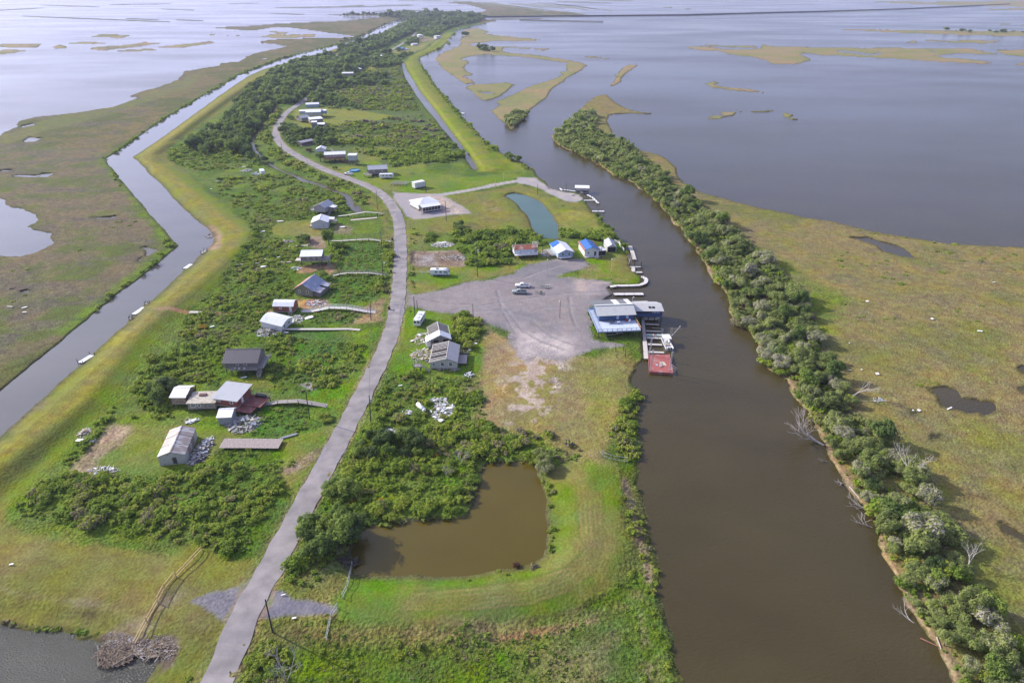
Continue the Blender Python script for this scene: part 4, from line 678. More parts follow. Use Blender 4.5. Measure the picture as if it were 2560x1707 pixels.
# ------------------------------------------------------------ haze
# ------------------------------------------------------------ buildings
MK = 0
def rnd(a, b): return random.uniform(a, b)
DARK = mat('shade_dark', (.035, .03, .028), .9, var=.4, scale=3)  # near-black colour stands for shade in attics, openings and under open roofs
def add_window(root, side, D, L, x, z, w, h, fm=white_paint, broken=False):
    """side N/F/L/R; x along the wall from its centre"""
    a = MB(); g = MB()
    def put(bm, x0, x1, z0, z1, t0, t1):
        if side == 'N': bm.box(x0, x1, -D / 2 - t1, -D / 2 - t0, z0, z1)
        elif side == 'F': bm.box(x0, x1, D / 2 + t0, D / 2 + t1, z0, z1)
        elif side == 'L': bm.box(-L / 2 - t1, -L / 2 - t0, x0, x1, z0, z1)
        else: bm.box(L / 2 + t0, L / 2 + t1, x0, x1, z0, z1)
    e = .12
    put(a, x - w / 2, x + w / 2, z, z + e, 0.004, .07); put(a, x - w / 2, x + w / 2, z + h - e, z + h, .004, .07)
    put(a, x - w / 2, x - w / 2 + e, z + e, z + h - e, .004, .07); put(a, x + w / 2 - e, x + w / 2, z + e, z + h - e, .004, .07)
    put(a, x - w / 2 + e, x + w / 2 - e, z + h / 2 - .03, z + h / 2 + .03, .03, .06)
    put(g, x - w / 2 + e, x + w / 2 - e, z + e, z + h - e, .004, .025)
    wo = a.build('window', fm, root); g.build('pane', glass, wo)
def add_door(root, side, D, L, x, z, w=.95, h=2.0, m=None):
    g = MB(); k = MB()
    if side == 'N': g.box(x - w / 2, x + w / 2, -D / 2 - .06, -D / 2 - .004, z, z + h); k.box(x + w / 2 - .15, x + w / 2 - .08, -D / 2 - .12, -D / 2 - .06, z + h * .45, z + h * .52)
    elif side == 'R': g.box(L / 2 + .004, L / 2 + .06, x - w / 2, x + w / 2, z, z + h); k.box(L / 2 + .06, L / 2 + .12, x - w / 2 + .08, x - w / 2 + .15, z + h * .45, z + h * .52)
    else: g.box(-L / 2 - .06, -L / 2 - .004, x - w / 2, x + w / 2, z, z + h); k.box(-L / 2 - .12, -L / 2 - .06, x - w / 2 + .08, x - w / 2 + .15, z + h * .45, z + h * .52)
    d = g.build('door', m or white_paint, root); k.build('handle', dark_metal, d)
def roof_parts(root, L, D, z0, kind, rise, oh, rm, bare=(), xr=0.0, rafter_m=None, extra=None, edge=None):
    """kind gy: ridge along y; gx: ridge along x; sn: shed high at far; sf: high near; hip; gam: gambrel along x"""
    R = MB(); B = MB(); ra = mat('pale_rafters', (.6, .56, .5), .8, var=.15) if (rafter_m or pale_wood) is not grey_wood else pale_wood  # rafters made paler than their wood to stand out from the attic
    x0, x1, y0, y1 = -L / 2 - oh, L / 2 + oh, -D / 2 - oh, D / 2 + oh
    def slope(nm, p):   # p: eave a, eave b, ridge b, ridge a
        if nm in bare:
            n = max(int((Vector(p[1]) - Vector(p[0])).length / .85), 3)
            for i in range(n + 1):
                if i not in (0, n) and rnd(0, 1) < .06: continue
                t = i / n; B.beam(Vector(p[0]).lerp(Vector(p[1]), t), Vector(p[3]).lerp(Vector(p[2]), t), .17, .16)
            for t in (.02, .98):
                if rnd(0, 1) < .8: B.beam(Vector(p[0]).lerp(Vector(p[3]), t) + Vector((0, 0, .12)), Vector(p[1]).lerp(Vector(p[2]), t) + Vector((0, 0, .12)), .14, .05)
        else: R.slab([Vector(q) + Vector((0, 0, .06)) for q in p], .09)
    zz = z0; sl = rise / (D / 2) if kind == 'gx' else rise / (L / 2)
    if kind == 'gy':
        zl = zz - oh * rise / (L / 2 + xr); zr = zz - oh * rise / (L / 2 - xr)
        slope('L', [(x0, y1, zl), (x0, y0, zl), (xr, y0, zz + rise), (xr, y1, zz + rise)]); slope('R', [(x1, y0, zr), (x1, y1, zr), (xr, y1, zz + rise), (xr, y0, zz + rise)])
        if not bare: R.beam((xr, y0 + .02, zz + rise + .09), (xr, y1 - .02, zz + rise + .09), .3, .05)
    elif kind == 'gx':
        zn_ = zz - oh * rise / (D / 2 + xr); zf_ = zz - oh * rise / (D / 2 - xr)
        slope('N', [(x0, y0, zn_), (x1, y0, zn_), (x1, xr, zz + rise), (x0, xr, zz + rise)]); slope('F', [(x1, y1, zf_), (x0, y1, zf_), (x0, xr, zz + rise), (x1, xr, zz + rise)])
        if not bare: R.beam((x0 + .02, xr, zz + rise + .09), (x1 - .02, xr, zz + rise + .09), .3, .05)
    elif kind == 'sf': slope('N', [(x0, y0, zz + rise), (x1, y0, zz + rise), (x1, y1, zz), (x0, y1, zz)])
    elif kind == 'sn': slope('N', [(x0, y0, zz), (x1, y0, zz), (x1, y1, zz + rise), (x0, y1, zz + rise)])
    elif kind == 'gam':
        m1 = D * .27; z1 = zz + rise * .72
        for s in (-1, 1):
            ye = s * (D / 2 + oh); ym = s * (D / 2 - m1)
            q = [(x0, ye, zz - .1), (x1, ye, zz - .1), (x1, ym, z1), (x0, ym, z1)]; w = [(x0, ym, z1), (x1, ym, z1), (x1, 0, zz + rise), (x0, 0, zz + rise)]
            slope('N', q if s < 0 else q[::-1]); slope('N', w if s < 0 else w[::-1])
    elif kind == 'hip':
        h = min(L, D) / 2 + oh; a = (x0 + h, 0, zz + rise) if L >= D else (0, y0 + h, zz + rise); c = (x1 - h, 0, zz + rise) if L >= D else (0, y1 - h, zz + rise)
        if L >= D:
            R.slab([(x0, y0, zz), (x1, y0, zz), c, a]); R.slab([(x1, y1, zz), (x0, y1, zz), a, c]); R.slab([(x0, y1, zz), (x0, y0, zz), a]); R.slab([(x1, y0, zz), (x1, y1, zz), c])
        else:
            R.slab([(x0, y1, zz), (x0, y0, zz), a, c]); R.slab([(x1, y0, zz), (x1, y1, zz), c, a]); R.slab([(x0, y0, zz), (x1, y0, zz), a]); R.slab([(x1, y1, zz), (x0, y1, zz), c])
    out = None
    if R.f: out = R.build('roof', rm, root)
    if B.f: B.build('rafters', ra, root)
    return out
def house(name, label, cat, zn, l, r, zf, D, wh, roof, rise, wm, rm, oh=.35, bare=(), win=(), doors=(), piles=None, xr=0., group=None, tilt=None, floor=.25, wallm2=None, rafm=None, ztop=None):
    a, b = Z(zn, [l, r]); g = max(zg(*a), .3)
    A = np.array(G(*a, g + zf)); Bq = np.array(G(*b, g + zf)); L = float(np.linalg.norm(Bq - A)); ang = math.atan2(Bq[1] - A[1], Bq[0] - A[0])
    ex = np.array((math.cos(ang), math.sin(ang))); ey = np.array((-math.sin(ang), math.cos(ang)))
    c = A + ex * L / 2 + ey * D / 2; gz = g
    root = thing(name, (c[0], c[1], gz), 0, label, cat, group, rot=((tilt or (0, 0))[0], (tilt or (0, 0))[1], ang))
    w = MB(); z1 = zf + wh; w.box(-L / 2, L / 2, -D / 2, D / 2, zf, z1, 0); w.m[-5] = 1 if bare else 0
    if roof == 'gy':
        if True:
            for y in (-D / 2, D / 2 - .12): w.prism([(-L / 2, z1 + .001), (L / 2, z1 + .001), (xr, z1 + rise)], y, y + .12, 0, axis='y')
    elif roof == 'gx':
        for x in (-L / 2, L / 2 - .12): w.prism([(-D / 2, z1 + .001), (D / 2, z1 + .001), (xr, z1 + rise)], x, x + .12)
    elif roof == 'gam':
        for x in (-L / 2, L / 2 - .12): w.prism([(-D / 2, z1 + .001), (D / 2, z1 + .001), (D / 2 - D * .27, z1 + rise * .72), (0, z1 + rise), (-D / 2 + D * .27, z1 + rise * .72)], x, x + .12)
    elif roof == 'sn':
        for x in (-L / 2, L / 2 - .12): w.prism([(-D / 2, z1 + .001), (D / 2, z1 + .001), (D / 2, z1 + rise)], x, x + .12)
    elif roof == 'sf':
        for x in (-L / 2, L / 2 - .12): w.prism([(-D / 2, z1 + .001), (D / 2, z1 + .001), (-D / 2, z1 + rise)], x, x + .12)
        w.box(-L / 2 + .12, L / 2 - .12, -D / 2, -D / 2 + .12, z1 + .001, z1 + rise * .97)
    w.build('wall', [wm, DARK], root)
    roof_parts(root, L, D, z1, roof, rise, oh, rm, bare, xr, rafm)
    if zf > .3:
        f = MB(); f.box(-L / 2 - .08, L / 2 + .08, -D / 2 - .08, D / 2 + .08, zf - floor, zf - .003); f.build('floor', grey_wood, root)
        nx, ny = piles or (max(2, int(L / 2.6)), max(2, int(D / 3.2)))
        for i in range(nx):
            for j in range(ny):
                x = -L / 2 + .2 + (L - .4) * i / (nx - 1); y = -D / 2 + .2 + (D - .4) * j / (ny - 1)
                p = MB(); p.cyl((x, y, -.6), (x, y, zf - floor), .14, .14, 7); p.build('piling', dark_wood, root)
    else:
        f = MB(); f.box(-L / 2 - .05, L / 2 + .05, -D / 2 - .05, D / 2 + .05, -.3, zf + .02); f.build('foundation', concrete, root)
    for wd in win: add_window(root, wd[0], D, L, wd[1], zf + wd[2], wd[3], wd[4])
    for d in doors: add_door(root, d[0], D, L, d[1], zf + .05, m=d[2] if len(d) > 2 else None)
    root['_L'] = L; root['_D'] = D
    return root, L, D
def deck(root, x0, x1, y0, y1, z, m=grey_wood, rails='', rm=None, rh=1.0, legs=True, name='deck', step=1.6):
    d = MB(); n = max(int((x1 - x0) / .3), 1)
    d.box(x0, x1, y0, y1, z - .18, z)
    d.build(name, m, root)
    R = MB()
    segs = {'N': ((x0, y0), (x1, y0)), 'F': ((x0, y1), (x1, y1)), 'L': ((x0, y0), (x0, y1)), 'R': ((x1, y0), (x1, y1))}
    for s in rails:
        (ax, ay), (bx, by) = segs[s]; k = max(int(math.hypot(bx - ax, by - ay) / step), 1)
        for hh in (rh, rh * .12): R.beam((ax, ay, z + hh), (bx, by, z + hh), .09, .08)
        for i in range(k + 1): R.box(ax + (bx - ax) * i / k - .06, ax + (bx - ax) * i / k + .06, ay + (by - ay) * i / k - .06, ay + (by - ay) * i / k + .06, z, z + rh)
        nb = int(math.hypot(bx - ax, by - ay) / .28)
        for i in range(nb): R.box(ax + (bx - ax) * i / nb - .018, ax + (bx - ax) * i / nb + .018, ay + (by - ay) * i / nb - .018, ay + (by - ay) * i / nb + .018, z + .1, z + rh)
    if R.f: R.build('railing', rm or m, root)
    if legs:
        nx = max(int((x1 - x0) / 2.8), 1); ny = max(int((y1 - y0) / 2.8), 1)
        for i in range(nx + 1):
            for j in range(ny + 1):
                p = MB(); x = x0 + .15 + (x1 - x0 - .3) * i / nx; y = y0 + .15 + (y1 - y0 - .3) * j / ny
                p.cyl((x, y, -.8), (x, y, z - .18), .13, .13, 7); p.build('piling', dark_wood, root)
def stairs(root, p, q, w=1.0, m=grey_wood):
    s = MB(); p = Vector(p); q = Vector(q); n = max(int(abs(p.z - q.z) / .2), 2); d = (q - p); hd = Vector((d.x, d.y, 0)).normalized(); sd = Vector((-hd.y, hd.x, 0)) * w / 2
    for i in range(n):
        c = p.lerp(q, (i + .5) / n); s.beam(c - sd, c + sd, .26, .05)
    for k in (-1, 1): s.beam(p + sd * k, q + sd * k, .06, .2); s.beam(p + sd * k + Vector((0, 0, .9)), q + sd * k + Vector((0, 0, .9)), .07, .07)
    s.build('stairs', m, root)

steel_white = (.80, .80, .81)
RW_X = roofmat('white_sheet_x', steel_white, 'X', .82); RW_Y = roofmat('white_sheet_y', steel_white, 'Y', .82)
RG_X = roofmat('grey_sheet_x', (.42, .43, .44), 'X', .7); RG_Y = roofmat('grey_sheet_y', (.46, .47, .48), 'Y', .75)
RB_X = roofmat('brown_sheet_x', (.12, .108, .115), 'X', .55, period=.5)
RUST_Y = roofmat('rusty_sheet_y', (.56, .53, .50), 'Y', .35, dirt=(.24, .18, .15), dirt_amt=.85, period=.7)
RED_X = roofmat('rust_red_sheet', (.42, .15, .08), 'X', .6, dirt=(.6, .5, .45), dirt_amt=.3)
BLUE_Y = roofmat('blue_tarp_y', (.03, .14, .42), 'Y', .8, period=1.6, rough=.5)
tan_wall = mat('tan_siding', (.44, .42, .37), .7, var=.1, dirt=(.3, .28, .23), dirt_amt=.2)
grey_wall = mat('grey_siding', (.23, .225, .215), .8, var=.15, dirt=(.14, .12, .1), dirt_amt=.3)
grey_wood_wall = mat('weathered_board_wall', (.2, .18, .165), .9, var=.35, scale=2.5, stretch=(6, 6, .5))
green_wall = mat('olive_board_wall', (.2, .2, .125), .85, var=.25, scale=3)
red_wall = mat('brick_red_wall', (.25, .085, .065), .75, var=.12, dirt=(.16, .07, .05))
red_deck = mat('red_deck', (.2, .07, .06), .8, var=.2, dirt=(.2, .16, .13), dirt_amt=.35)
white_wall = mat('white_siding', (.66, .66, .64), .6, var=.06, dirt=(.4, .38, .33), dirt_amt=.15)
blue_wall = mat('slate_blue_siding', (.055, .095, .2), .65, var=.1)
blue_deck = mat('pale_blue_deck', (.50, .56, .66), .55, var=.09, scale=1.2, dirt=(.36, .40, .45), dirt_amt=.15)
blue_trim = mat('blue_trim', (.07, .12, .24), .6)
paleblue_wall = mat('pale_blue_siding', (.3, .4, .48), .7, var=.1)
tan_roof = mat('bare_sheathing', (.46, .41, .33), .85, var=.15, scale=1.5, dirt=(.3, .28, .25), dirt_amt=.3)

# --- left row
h, L, D = house('collapsed_house', 'small grey elevated house whose sheathing is stripped off one roof slope', 'house', 'F', (1062, 222), (1188, 236), 1.9, 8.5, 2.3, 'gy', 1.6, mat('mauve_siding', (.36, .32, .33), .8), RG_Y, bare=('L',), win=[('N', -.6, .9, .8, .9), ('N', 1.1, .9, .8, .9)], rafm=pale_wood, xr=.3)
deck(h, -L / 2 - 3.2, -L / 2, -3.5, 3.5, 1.9, grey_wood, 'L'); deck(h, L / 2, L / 2 + 2.6, -1, 4, 1.9, grey_wood, 'NR')
rr = MB(); rr.slab([(L / 2, -1.2, 4.0), (L / 2 + 3.6, -.8, 3.6), (L / 2 + 3.4, 3, 3.4), (L / 2, 3, 4.1)]); rr.build('porch_roof', RW_X, h); stairs(h, (L / 2 + 1, -1, 1.9), (L / 2 + 1.6, -4, 0))
h, L, D = house('metal_house', 'pale metal gable shed with bright white roof on the mown plot', 'shed', 'F', (1036, 432), (1228, 425), .15, 8.5, 3.1, 'gy', 1.5, mat('pale_metal_wall', (.5, .52, .53), .5, var=.06), RW_Y, win=[('N', 1.8, 1.3, 1.1, .6)])
deck(h, L / 2, L / 2 + 3.6, 1, 4.6, 1.6, grey_wood, 'F'); rr = MB(); rr.slab([(L / 2, .6, 3.3), (L / 2 + 2.6, .6, 3.1), (L / 2 + 2.6, 4, 3.1), (L / 2, 4, 3.3)]); rr.build('porch_roof', RW_X, h); deck(h, -L / 2 - 1.6, -L / 2, -2, 1, .7, grey_wood, '')
h, L, D = house('stilt_house', 'long grey raised house under one plain white sheet metal roof', 'house', 'F', (905, 812), (1148, 806), 2.6, 6.5, 2.1, 'gx', 1.1, grey_wood_wall, RW_X, win=[('N', -1.3, .6, .8, 1.1), ('N', 1.2, .6, .8, 1.1), ('N', 3.5, .6, .9, 1.0)], xr=1.2)
deck(h, L / 2, L / 2 + 3.1, -3.2, 2.2, 2.6, grey_wood, 'NR'); deck(h, -L / 2 - 2.6, -L / 2, -2.6, .5, 2.6, pale_wood, ''); stairs(h, (L / 2 + 3, -2.8, 2.6), (L / 2 + 3.4, -5.6, 0))
h, L, D = house('patched_roof_house', 'olive board house with half rusty red, half bluish patched roof', 'house', 'F', (838, 1197), (1045, 1218), .5, 9.5, 2.3, 'gy', 2.3, green_wall, roofmat('slate_patch', (.30, .33, .42), 'Y', .7, dirt=(.55, .56, .6), dirt_amt=.35), oh=.5, win=[('N', -1.8, .7, .9, 1.2), ('N', 1.7, .7, 1.0, 1.3)], xr=0.1)
rr = MB(); e_ = 2.8 - .55 * 2.3 / (L / 2) + .12; rr.slab([(-L / 2 - .55, 5.3, e_), (-L / 2 - .55, -5.3, e_), (.08, -5.3, 5.22), (.08, 5.3, 5.22)], .05); rr.build('rusty_slope', roofmat('rusty_slope', (.42, .19, .14), 'Y', .75, dirt=(.6, .55, .5), dirt_amt=.35), h)
rr = MB(); rr.slab([(L / 2 + .3, -4.9, 2.6), (L / 2 + 3.3, -4.7, 1.9), (L / 2 + 3.1, 0, 1.9), (L / 2 + .3, 0, 2.6)], .06); rr.slab([(L / 2 + .3, 1, 2.7), (L / 2 + 3.6, 1.2, 2.1), (L / 2 + 3.4, 4.6, 2.1), (L / 2 + .3, 4.6, 2.7)], .06); rr.build('lean_to_roof', roofmat('rusty_lean', (.4, .42, .5), 'Y', .7, dirt=(.28, .12, .08), dirt_amt=.6), h)
rr = MB(); rr.box(L / 2 + .02, L / 2 + 2.8, -4, 4, -.2, 1.75); rr.build('lean_to', grey_wood_wall, h)
h, L, D = house('red_shed', 'brick red shed with white gambrel roof and white door', 'shed', 'F', (582, 1402), (822, 1406), .7, 5.0, 2.1, 'gam', 1.35, red_wall, RW_X, oh=.15, win=[('N', -1.0, .9, .9, .7)], doors=[('N', 2.7)])
stairs(h, (2.7, -2.6, .7), (2.9, -4.6, 0)); 
h, L, D = house('leaning_house', 'white roofed house broken off its piers, leaning down to the right', 'house', 'I', (1100, 320), (1300, 345), .5, 7.0, 2.3, 'gam', 1.1, white_wall, RW_X, oh=.4, tilt=(0, .13), win=[('R', -1.5, .7, 1.2, 1.1), ('R', 1.4, .9, 1.2, 1.0), ('R', -.1, 1.3, .7, .6)])
h, L, D = house('dark_roof_stilt_house', 'weathered board house on stilts with dark brown metal roof', 'house', 'I', (735, 727), (1062, 722), 2.1, 8.2, 2.2, 'gx', 2.0, grey_wood_wall, RB_X, oh=.55, win=[('N', -1.0, 1.0, .9, 1.1), ('N', 1.4, 1.0, 1.1, 1.1)], xr=.6)
rr = MB(); rr.slab([(1.6, .75, 6.36), (L / 2 + .5, .75, 6.36), (L / 2 + .5, 4.6, 4.25), (1.2, 4.6, 4.25)], .04); rr.build('light_roof_panel', mat('pale_green_panel', (.55, .62, .6), .5), h)
deck(h, L / 2, L / 2 + 1.8, -4, 4, 2.1, grey_wood, 'R', rm=pale_wood); stairs(h, (L / 2 + .9, -4, 2.1), (L / 2 + .9, -7.2, .3)); deck(h, -L / 2 + 2, L / 2, -5.3, -4.1, 2.1, grey_wood, 'N')
for x in (-1.9, -.7, .9): cc = MB(); cc.box(x, x + .5, -5.1, -4.6, 2.1, 2.7); cc.build('cooler', white_paint, h)
# compound of three joined buildings
h, L, D = house('deck_house', 'dark red raised house with wide flat light grey sheet roof', 'house', 'I', (632, 1086), (862, 1116), 1.5, 7.2, 2.2, 'sn', .8, red_wall, RG_X, oh=.6, win=[('N', -2.4, 1.0, 1.8, .6), ('N', 1.9, .8, 1.0, 1.3)], doors=[('R', -1)])
deck(h, L / 2, L / 2 + 6.2, -2.2, 3.4, 1.4, red_deck, 'F', rm=grey_wood); deck(h, 1.2, L / 2 + 5.0, -5.2, -2.3, 1.2, red_deck, ''); 
gb = MB(); gb.box(L / 2 + 2, L / 2 + 5.2, 2.4, 3.2, 1.4, 2.2); gb.build('bench_box', dark_metal, h)
h, L, D = house('tan_roof_wing', 'low link building with flat bare tan roof deck', 'shed', 'I', (366, 1128), (640, 1120), 1.0, 5.5, 1.7, 'sn', .25, mat('wing_wall', (.3, .26, .22), .8, var=.4, scale=1.2), tan_roof, oh=.3, win=[('N', -2.3, .5, 1.6, .8), ('N', -.6, .4, .8, 1)])
cc = MB(); cc.box(-1.6, .4, .5, 1.6, 2.95, 3.25); cc.build('roof_box', mat('maroon_box', (.12, .06, .06), .7), h)
h, L, D = house('open_back_shed', 'small shed with white roof, its right wall torn open', 'shed', 'I', (205, 1078), (345, 1078), 1.3, 6.0, 2.2, 'gx', .9, mat('lattice_wall', (.34, .25, .18), .85, var=.45, scale=1.4), RW_X, oh=.4, xr=.6)
rr = MB(); [rr.beam((L / 2 + .2, y, 1.4), (L / 2 + rnd(.6, 1.6), y + rnd(-.5, .5), rnd(3, 4.4)), .12, .12) for y in np.linspace(-3, 3, 12)]; rr.build('torn_studs', dark_wood, h)
h, L, D = house('small_white_roof_shed', 'little grey shed with ribbed white roof beside the board pile', 'shed', 'I', (672, 1284), (806, 1278), .35, 4.4, 2.2, 'gx', .7, mat('shed_grey', (.3, .31, .31), .7), RW_X, oh=.3, xr=.8)
h, L, D = house('big_metal_shed', 'large cream metal shed with streaked rusty white roof', 'shed', 'J', (1470, 598), (1716, 574), .1, 11.5, 2.7, 'gy', 1.1, tan_wall, RUST_Y, oh=.12, doors=[('N', .55, mat('brown_door', (.09, .07, .06), .6))], xr=0)
rr = MB(); [rr.box(L / 2 + .005, L / 2 + .05, y, y + 2.2, .3, 2.5) for y in (-3.2, .6)]; rr.build('rusty_panel', mat('panel_rust', (.3, .22, .18), .8, var=.35, scale=1.5), h)
rr = MB(); [rr.slab([(-L / 2 - .1, y, 2.84), (-L / 2 - .1, y - .28, 2.84), (0, y - .28, 3.98), (0, y, 3.98)], .03) or rr.slab([(L / 2 + .1, y - .28, 2.84), (L / 2 + .1, y, 2.84), (0, y, 3.98), (0, y - .28, 3.98)], .03) for y in (-1.9, 2.0)]; rr.build('roof_purlins', mat('purlin', (.16, .13, .12), .8), h)
# --- between road and yard
h, L, D = house('gutted_house', 'wrecked house with bright white front gable and bare rafters behind', 'house', 'M', (818, 486), (1040, 466), .7, 9.5, 2.3, 'gy', 1.7, grey_wall, RW_Y, oh=.5, bare=('L', 'R'), rafm=grey_wood)
rr = MB(); y0 = -D / 2 - .6; y1 = -D / 2 + 3.1
rr.slab([(-L / 2 - 1.6, y1, 2.75), (-L / 2 - 1.6, y0, 2.75), (0, y0, 4.95), (0, y1, 4.95)], .06); rr.slab([(L / 2 + .5, y0, 3.0), (L / 2 + .5, y1, 3.0), (0, y1, 4.95), (0, y0, 4.95)], .06); rr.build('white_front_roof', RW_Y, h)
rr = MB(); rr.box(-L / 2 - 1.5, -L / 2 - .02, -D / 2, -D / 2 + 3, .5, 2.8); rr.build('side_panel', white_wall, h)
rr = MB(); rr.box(-2.2, -.6, -D / 2 - .05, -D / 2 - .01, 1.9, 2.8); rr.box(.9, 2.8, -D / 2 - .05, -D / 2 - .01, 1.9, 2.8); rr.build('opening_shade', DARK, h)  # dark sheets on the solid wall paint the shade inside two openings
h, L, D = house('stripped_trailer_house', 'cream trailer house with left roof slope stripped and right slope grey', 'house', 'M', (812, 737), (1120, 737), .6, 11.0, 2.3, 'gy', 1.3, tan_wall, roofmat('grey_slope', (.36, .35, .36), 'Y', .8, period=1.2), oh=.3, bare=('L',), rafm=pale_wood, win=[('N', -3.1, .9, .9, 1.0), ('N', -.4, .75, 1.25, 1.35), ('N', 2.2, .75, 1.25, 1.35)], xr=1.0)
deck(h, L / 2, L / 2 + 2.8, -3, 2.5, .9, grey_wood, '')
st = thing('porch_stand', (*gp(*Z('M', [(665, 765)])[0]),), 0, 'small grey porch platform standing alone with steps', 'deck'); deck(st, -1.2, 1.2, -.9, 1.0, 1.8, grey_wood, 'NLF'); stairs(st, (1.3, 0, 1.8), (4.0, -.6, .1))
# --- upper lots
h, L, D = house('hip_roof_house', 'big white roofed raised house with screened front porch', 'house', 'G', (222, 440), (452, 398), .9, 10.5, 2.3, 'hip', 1.8, white_wall, RW_X, oh=.6)
h, L, D = house('screened_porch', 'screened dark porch under white sheet roof joined to the white hip roof house', 'porch', 'G', (268, 466), (476, 434), .9, 2.9, 2.1, 'sn', .6, mat('screen', (.06, .045, .04), .6, var=.2), RW_X, oh=.35)
rr = MB(); [rr.box(x - .06, x + .06, -D / 2 - .06, -D / 2 - .005, .9, 3) for x in np.linspace(-L / 2 + .06, L / 2 - .06, 7)]; rr.box(-L / 2, L / 2, -D / 2 - .1, -D / 2 - .005, .65, .9); rr.build('porch_trim', white_paint, h); stairs(h, (-L / 2 - .6, -1, .9), (-L / 2 - 1.2, -3.6, 0)); stairs(h, (L / 2 + .2, 0, .9), (L / 2 + .8, -2.6, 0))
h, L, D = house('box_trailer', 'small white box trailer house on short blocks', 'trailer', 'G', (178, 190), (298, 166), .8, 3.4, 2.9, 'sn', .15, mat('box_white', (.6, .6, .57), .6, var=.08), mat('box_roof', (.75, .75, .74), .5), oh=.05, win=[('N', -1.6, 1.2, .5, .7)])
h, L, D = house('gutted_white_house', 'gutted white house on stilts with orange red ribbed roof remnant', 'house', 'G', (1345, 968), (1612, 952), 1.8, 4.5, 2.2, 'gx', 1.2, mat('broken_white_wall', (.58, .6, .66), .7, var=.12, dirt=(.12, .14, .2), dirt_amt=.45, scale=1.0), RED_X, bare=('F',), win=[('N', -2.2, .8, .7, .7), ('N', 1.0, 1.0, .5, .8), ('N', 4.2, .7, .8, .9)], rafm=white_paint, oh=.3)
deck(h, -L / 2, L / 2, -D / 2 - 1.8, -D / 2, 1.8, white_paint, 'NR'); 
rr = MB(); [rr.beam((x, -2.6, 4.4), (x + 1.3, 2.2, 5.6), .12, .18) for x in (-L / 2, L / 2 - 2.4, L / 2 - 1.8, L / 2 - 1.2, L / 2 - .6, L / 2)]; rr.build('loose_rafters', white_paint, h)
h, L, D = house('blue_tarp_white_house', 'white roofed cottage with blue tarp on the far left roof corner', 'house', 'G', (1860, 1008), (2034, 992), .7, 11.5, 2.3, 'gy', 1.3, paleblue_wall, mat('white_membrane', (.76, .76, .77), .55, var=.05, dirt=(.6, .56, .5), dirt_amt=.1), oh=.5, win=[('N', -1.3, .7, 1.3, 1.2), ('N', 1.6, .6, 1.1, 1.4)], xr=-.2)
rr = MB(); rr.slab([(-L / 2 - .55, D / 2 + .55, 3.06), (-L / 2 - .55, 1.2, 3.06), (-.2, 2.2, 4.46), (-.2, D / 2 + .55, 4.46)], .04); rr.build('blue_tarp', BLUE_Y, h)
deck(h, -L / 2 - 2.2, -L / 2, -3, D / 2, .7, grey_wood, ''); bt = MB(); bt.prism([(-L / 2 + .3, .9), (-L / 2 + .6, .55), (L / 2 - 1.4, .55), (L / 2 - .6, .9)], -D / 2 - 1.0, -D / 2 - .2, 0, 'y'); bt.build('white_bench', white_paint, h)
h, L, D = house('blue_roof_house', 'small white house with blue tarp roof and rust edges', 'house', 'H', (1040, 382), (1206, 372), .35, 10.5, 2.9, 'gy', 1.3, mat('cream_white', (.68, .66, .61), .6, var=.05), roofmat('blue_roof_rust', (.035, .14, .40), 'Y', .85, period=2.0, rough=.5), oh=.45, win=[('N', -1.5, 1.1, .95, 1.0)], doors=[('N', 1.6, mat('dark_screen_door', (.06, .06, .055), .5))])
rr = MB(); z_ = 3.25 + .03
for s in (-1, 1): rr.slab([(s * (L / 2 + .5), D / 2 + .5, z_), (s * (L / 2 + .5), -D / 2 - .5, z_), (s * (L / 2 - .25), -D / 2 - .5, z_ + .38), (s * (L / 2 - .25), D / 2 + .5, z_ + .38)], .03)
rr.build('rusty_eave', mat('rust_edge', (.3, .13, .09), .8, var=.3), h); deck(h, -L / 2, L / 2 + .2, -D / 2 - 1.4, -D / 2, .35, pale_wood, '', legs=False); stairs(h, (1.8, -D / 2 - 1.4, .35), (1.9, -D / 2 - 2.6, 0), 1.2, white_paint)
h, L, D = house('side_porch_shed', 'low lean-to porch with flat grey roof between blue roof house and grey shed', 'porch', 'H', (1210, 375), (1285, 365), .2, 4.5, 2.3, 'sn', .1, DARK, mat('flat_grey_roof', (.5, .52, .54), .6), oh=.35)  # near-black solid walls paint the shade under the porch roof
h, L, D = house('grey_gable_shed', 'grey metal gable shed with open dark front next to the white fence', 'shed', 'H', (1306, 332), (1412, 330), .1, 9.0, 2.5, 'gy', 1.1, mat('shed_metal', (.42, .41, .4), .6, var=.08), RG_Y, oh=.15)
rr = MB(); rr.box(-L / 2 + .25, L / 2 - .25, -D / 2 - .03, -D / 2 - .005, .1, 2.4); rr.build('front_opening_shade', DARK, h)  # dark sheet over the closed wall paints the shade inside the shed
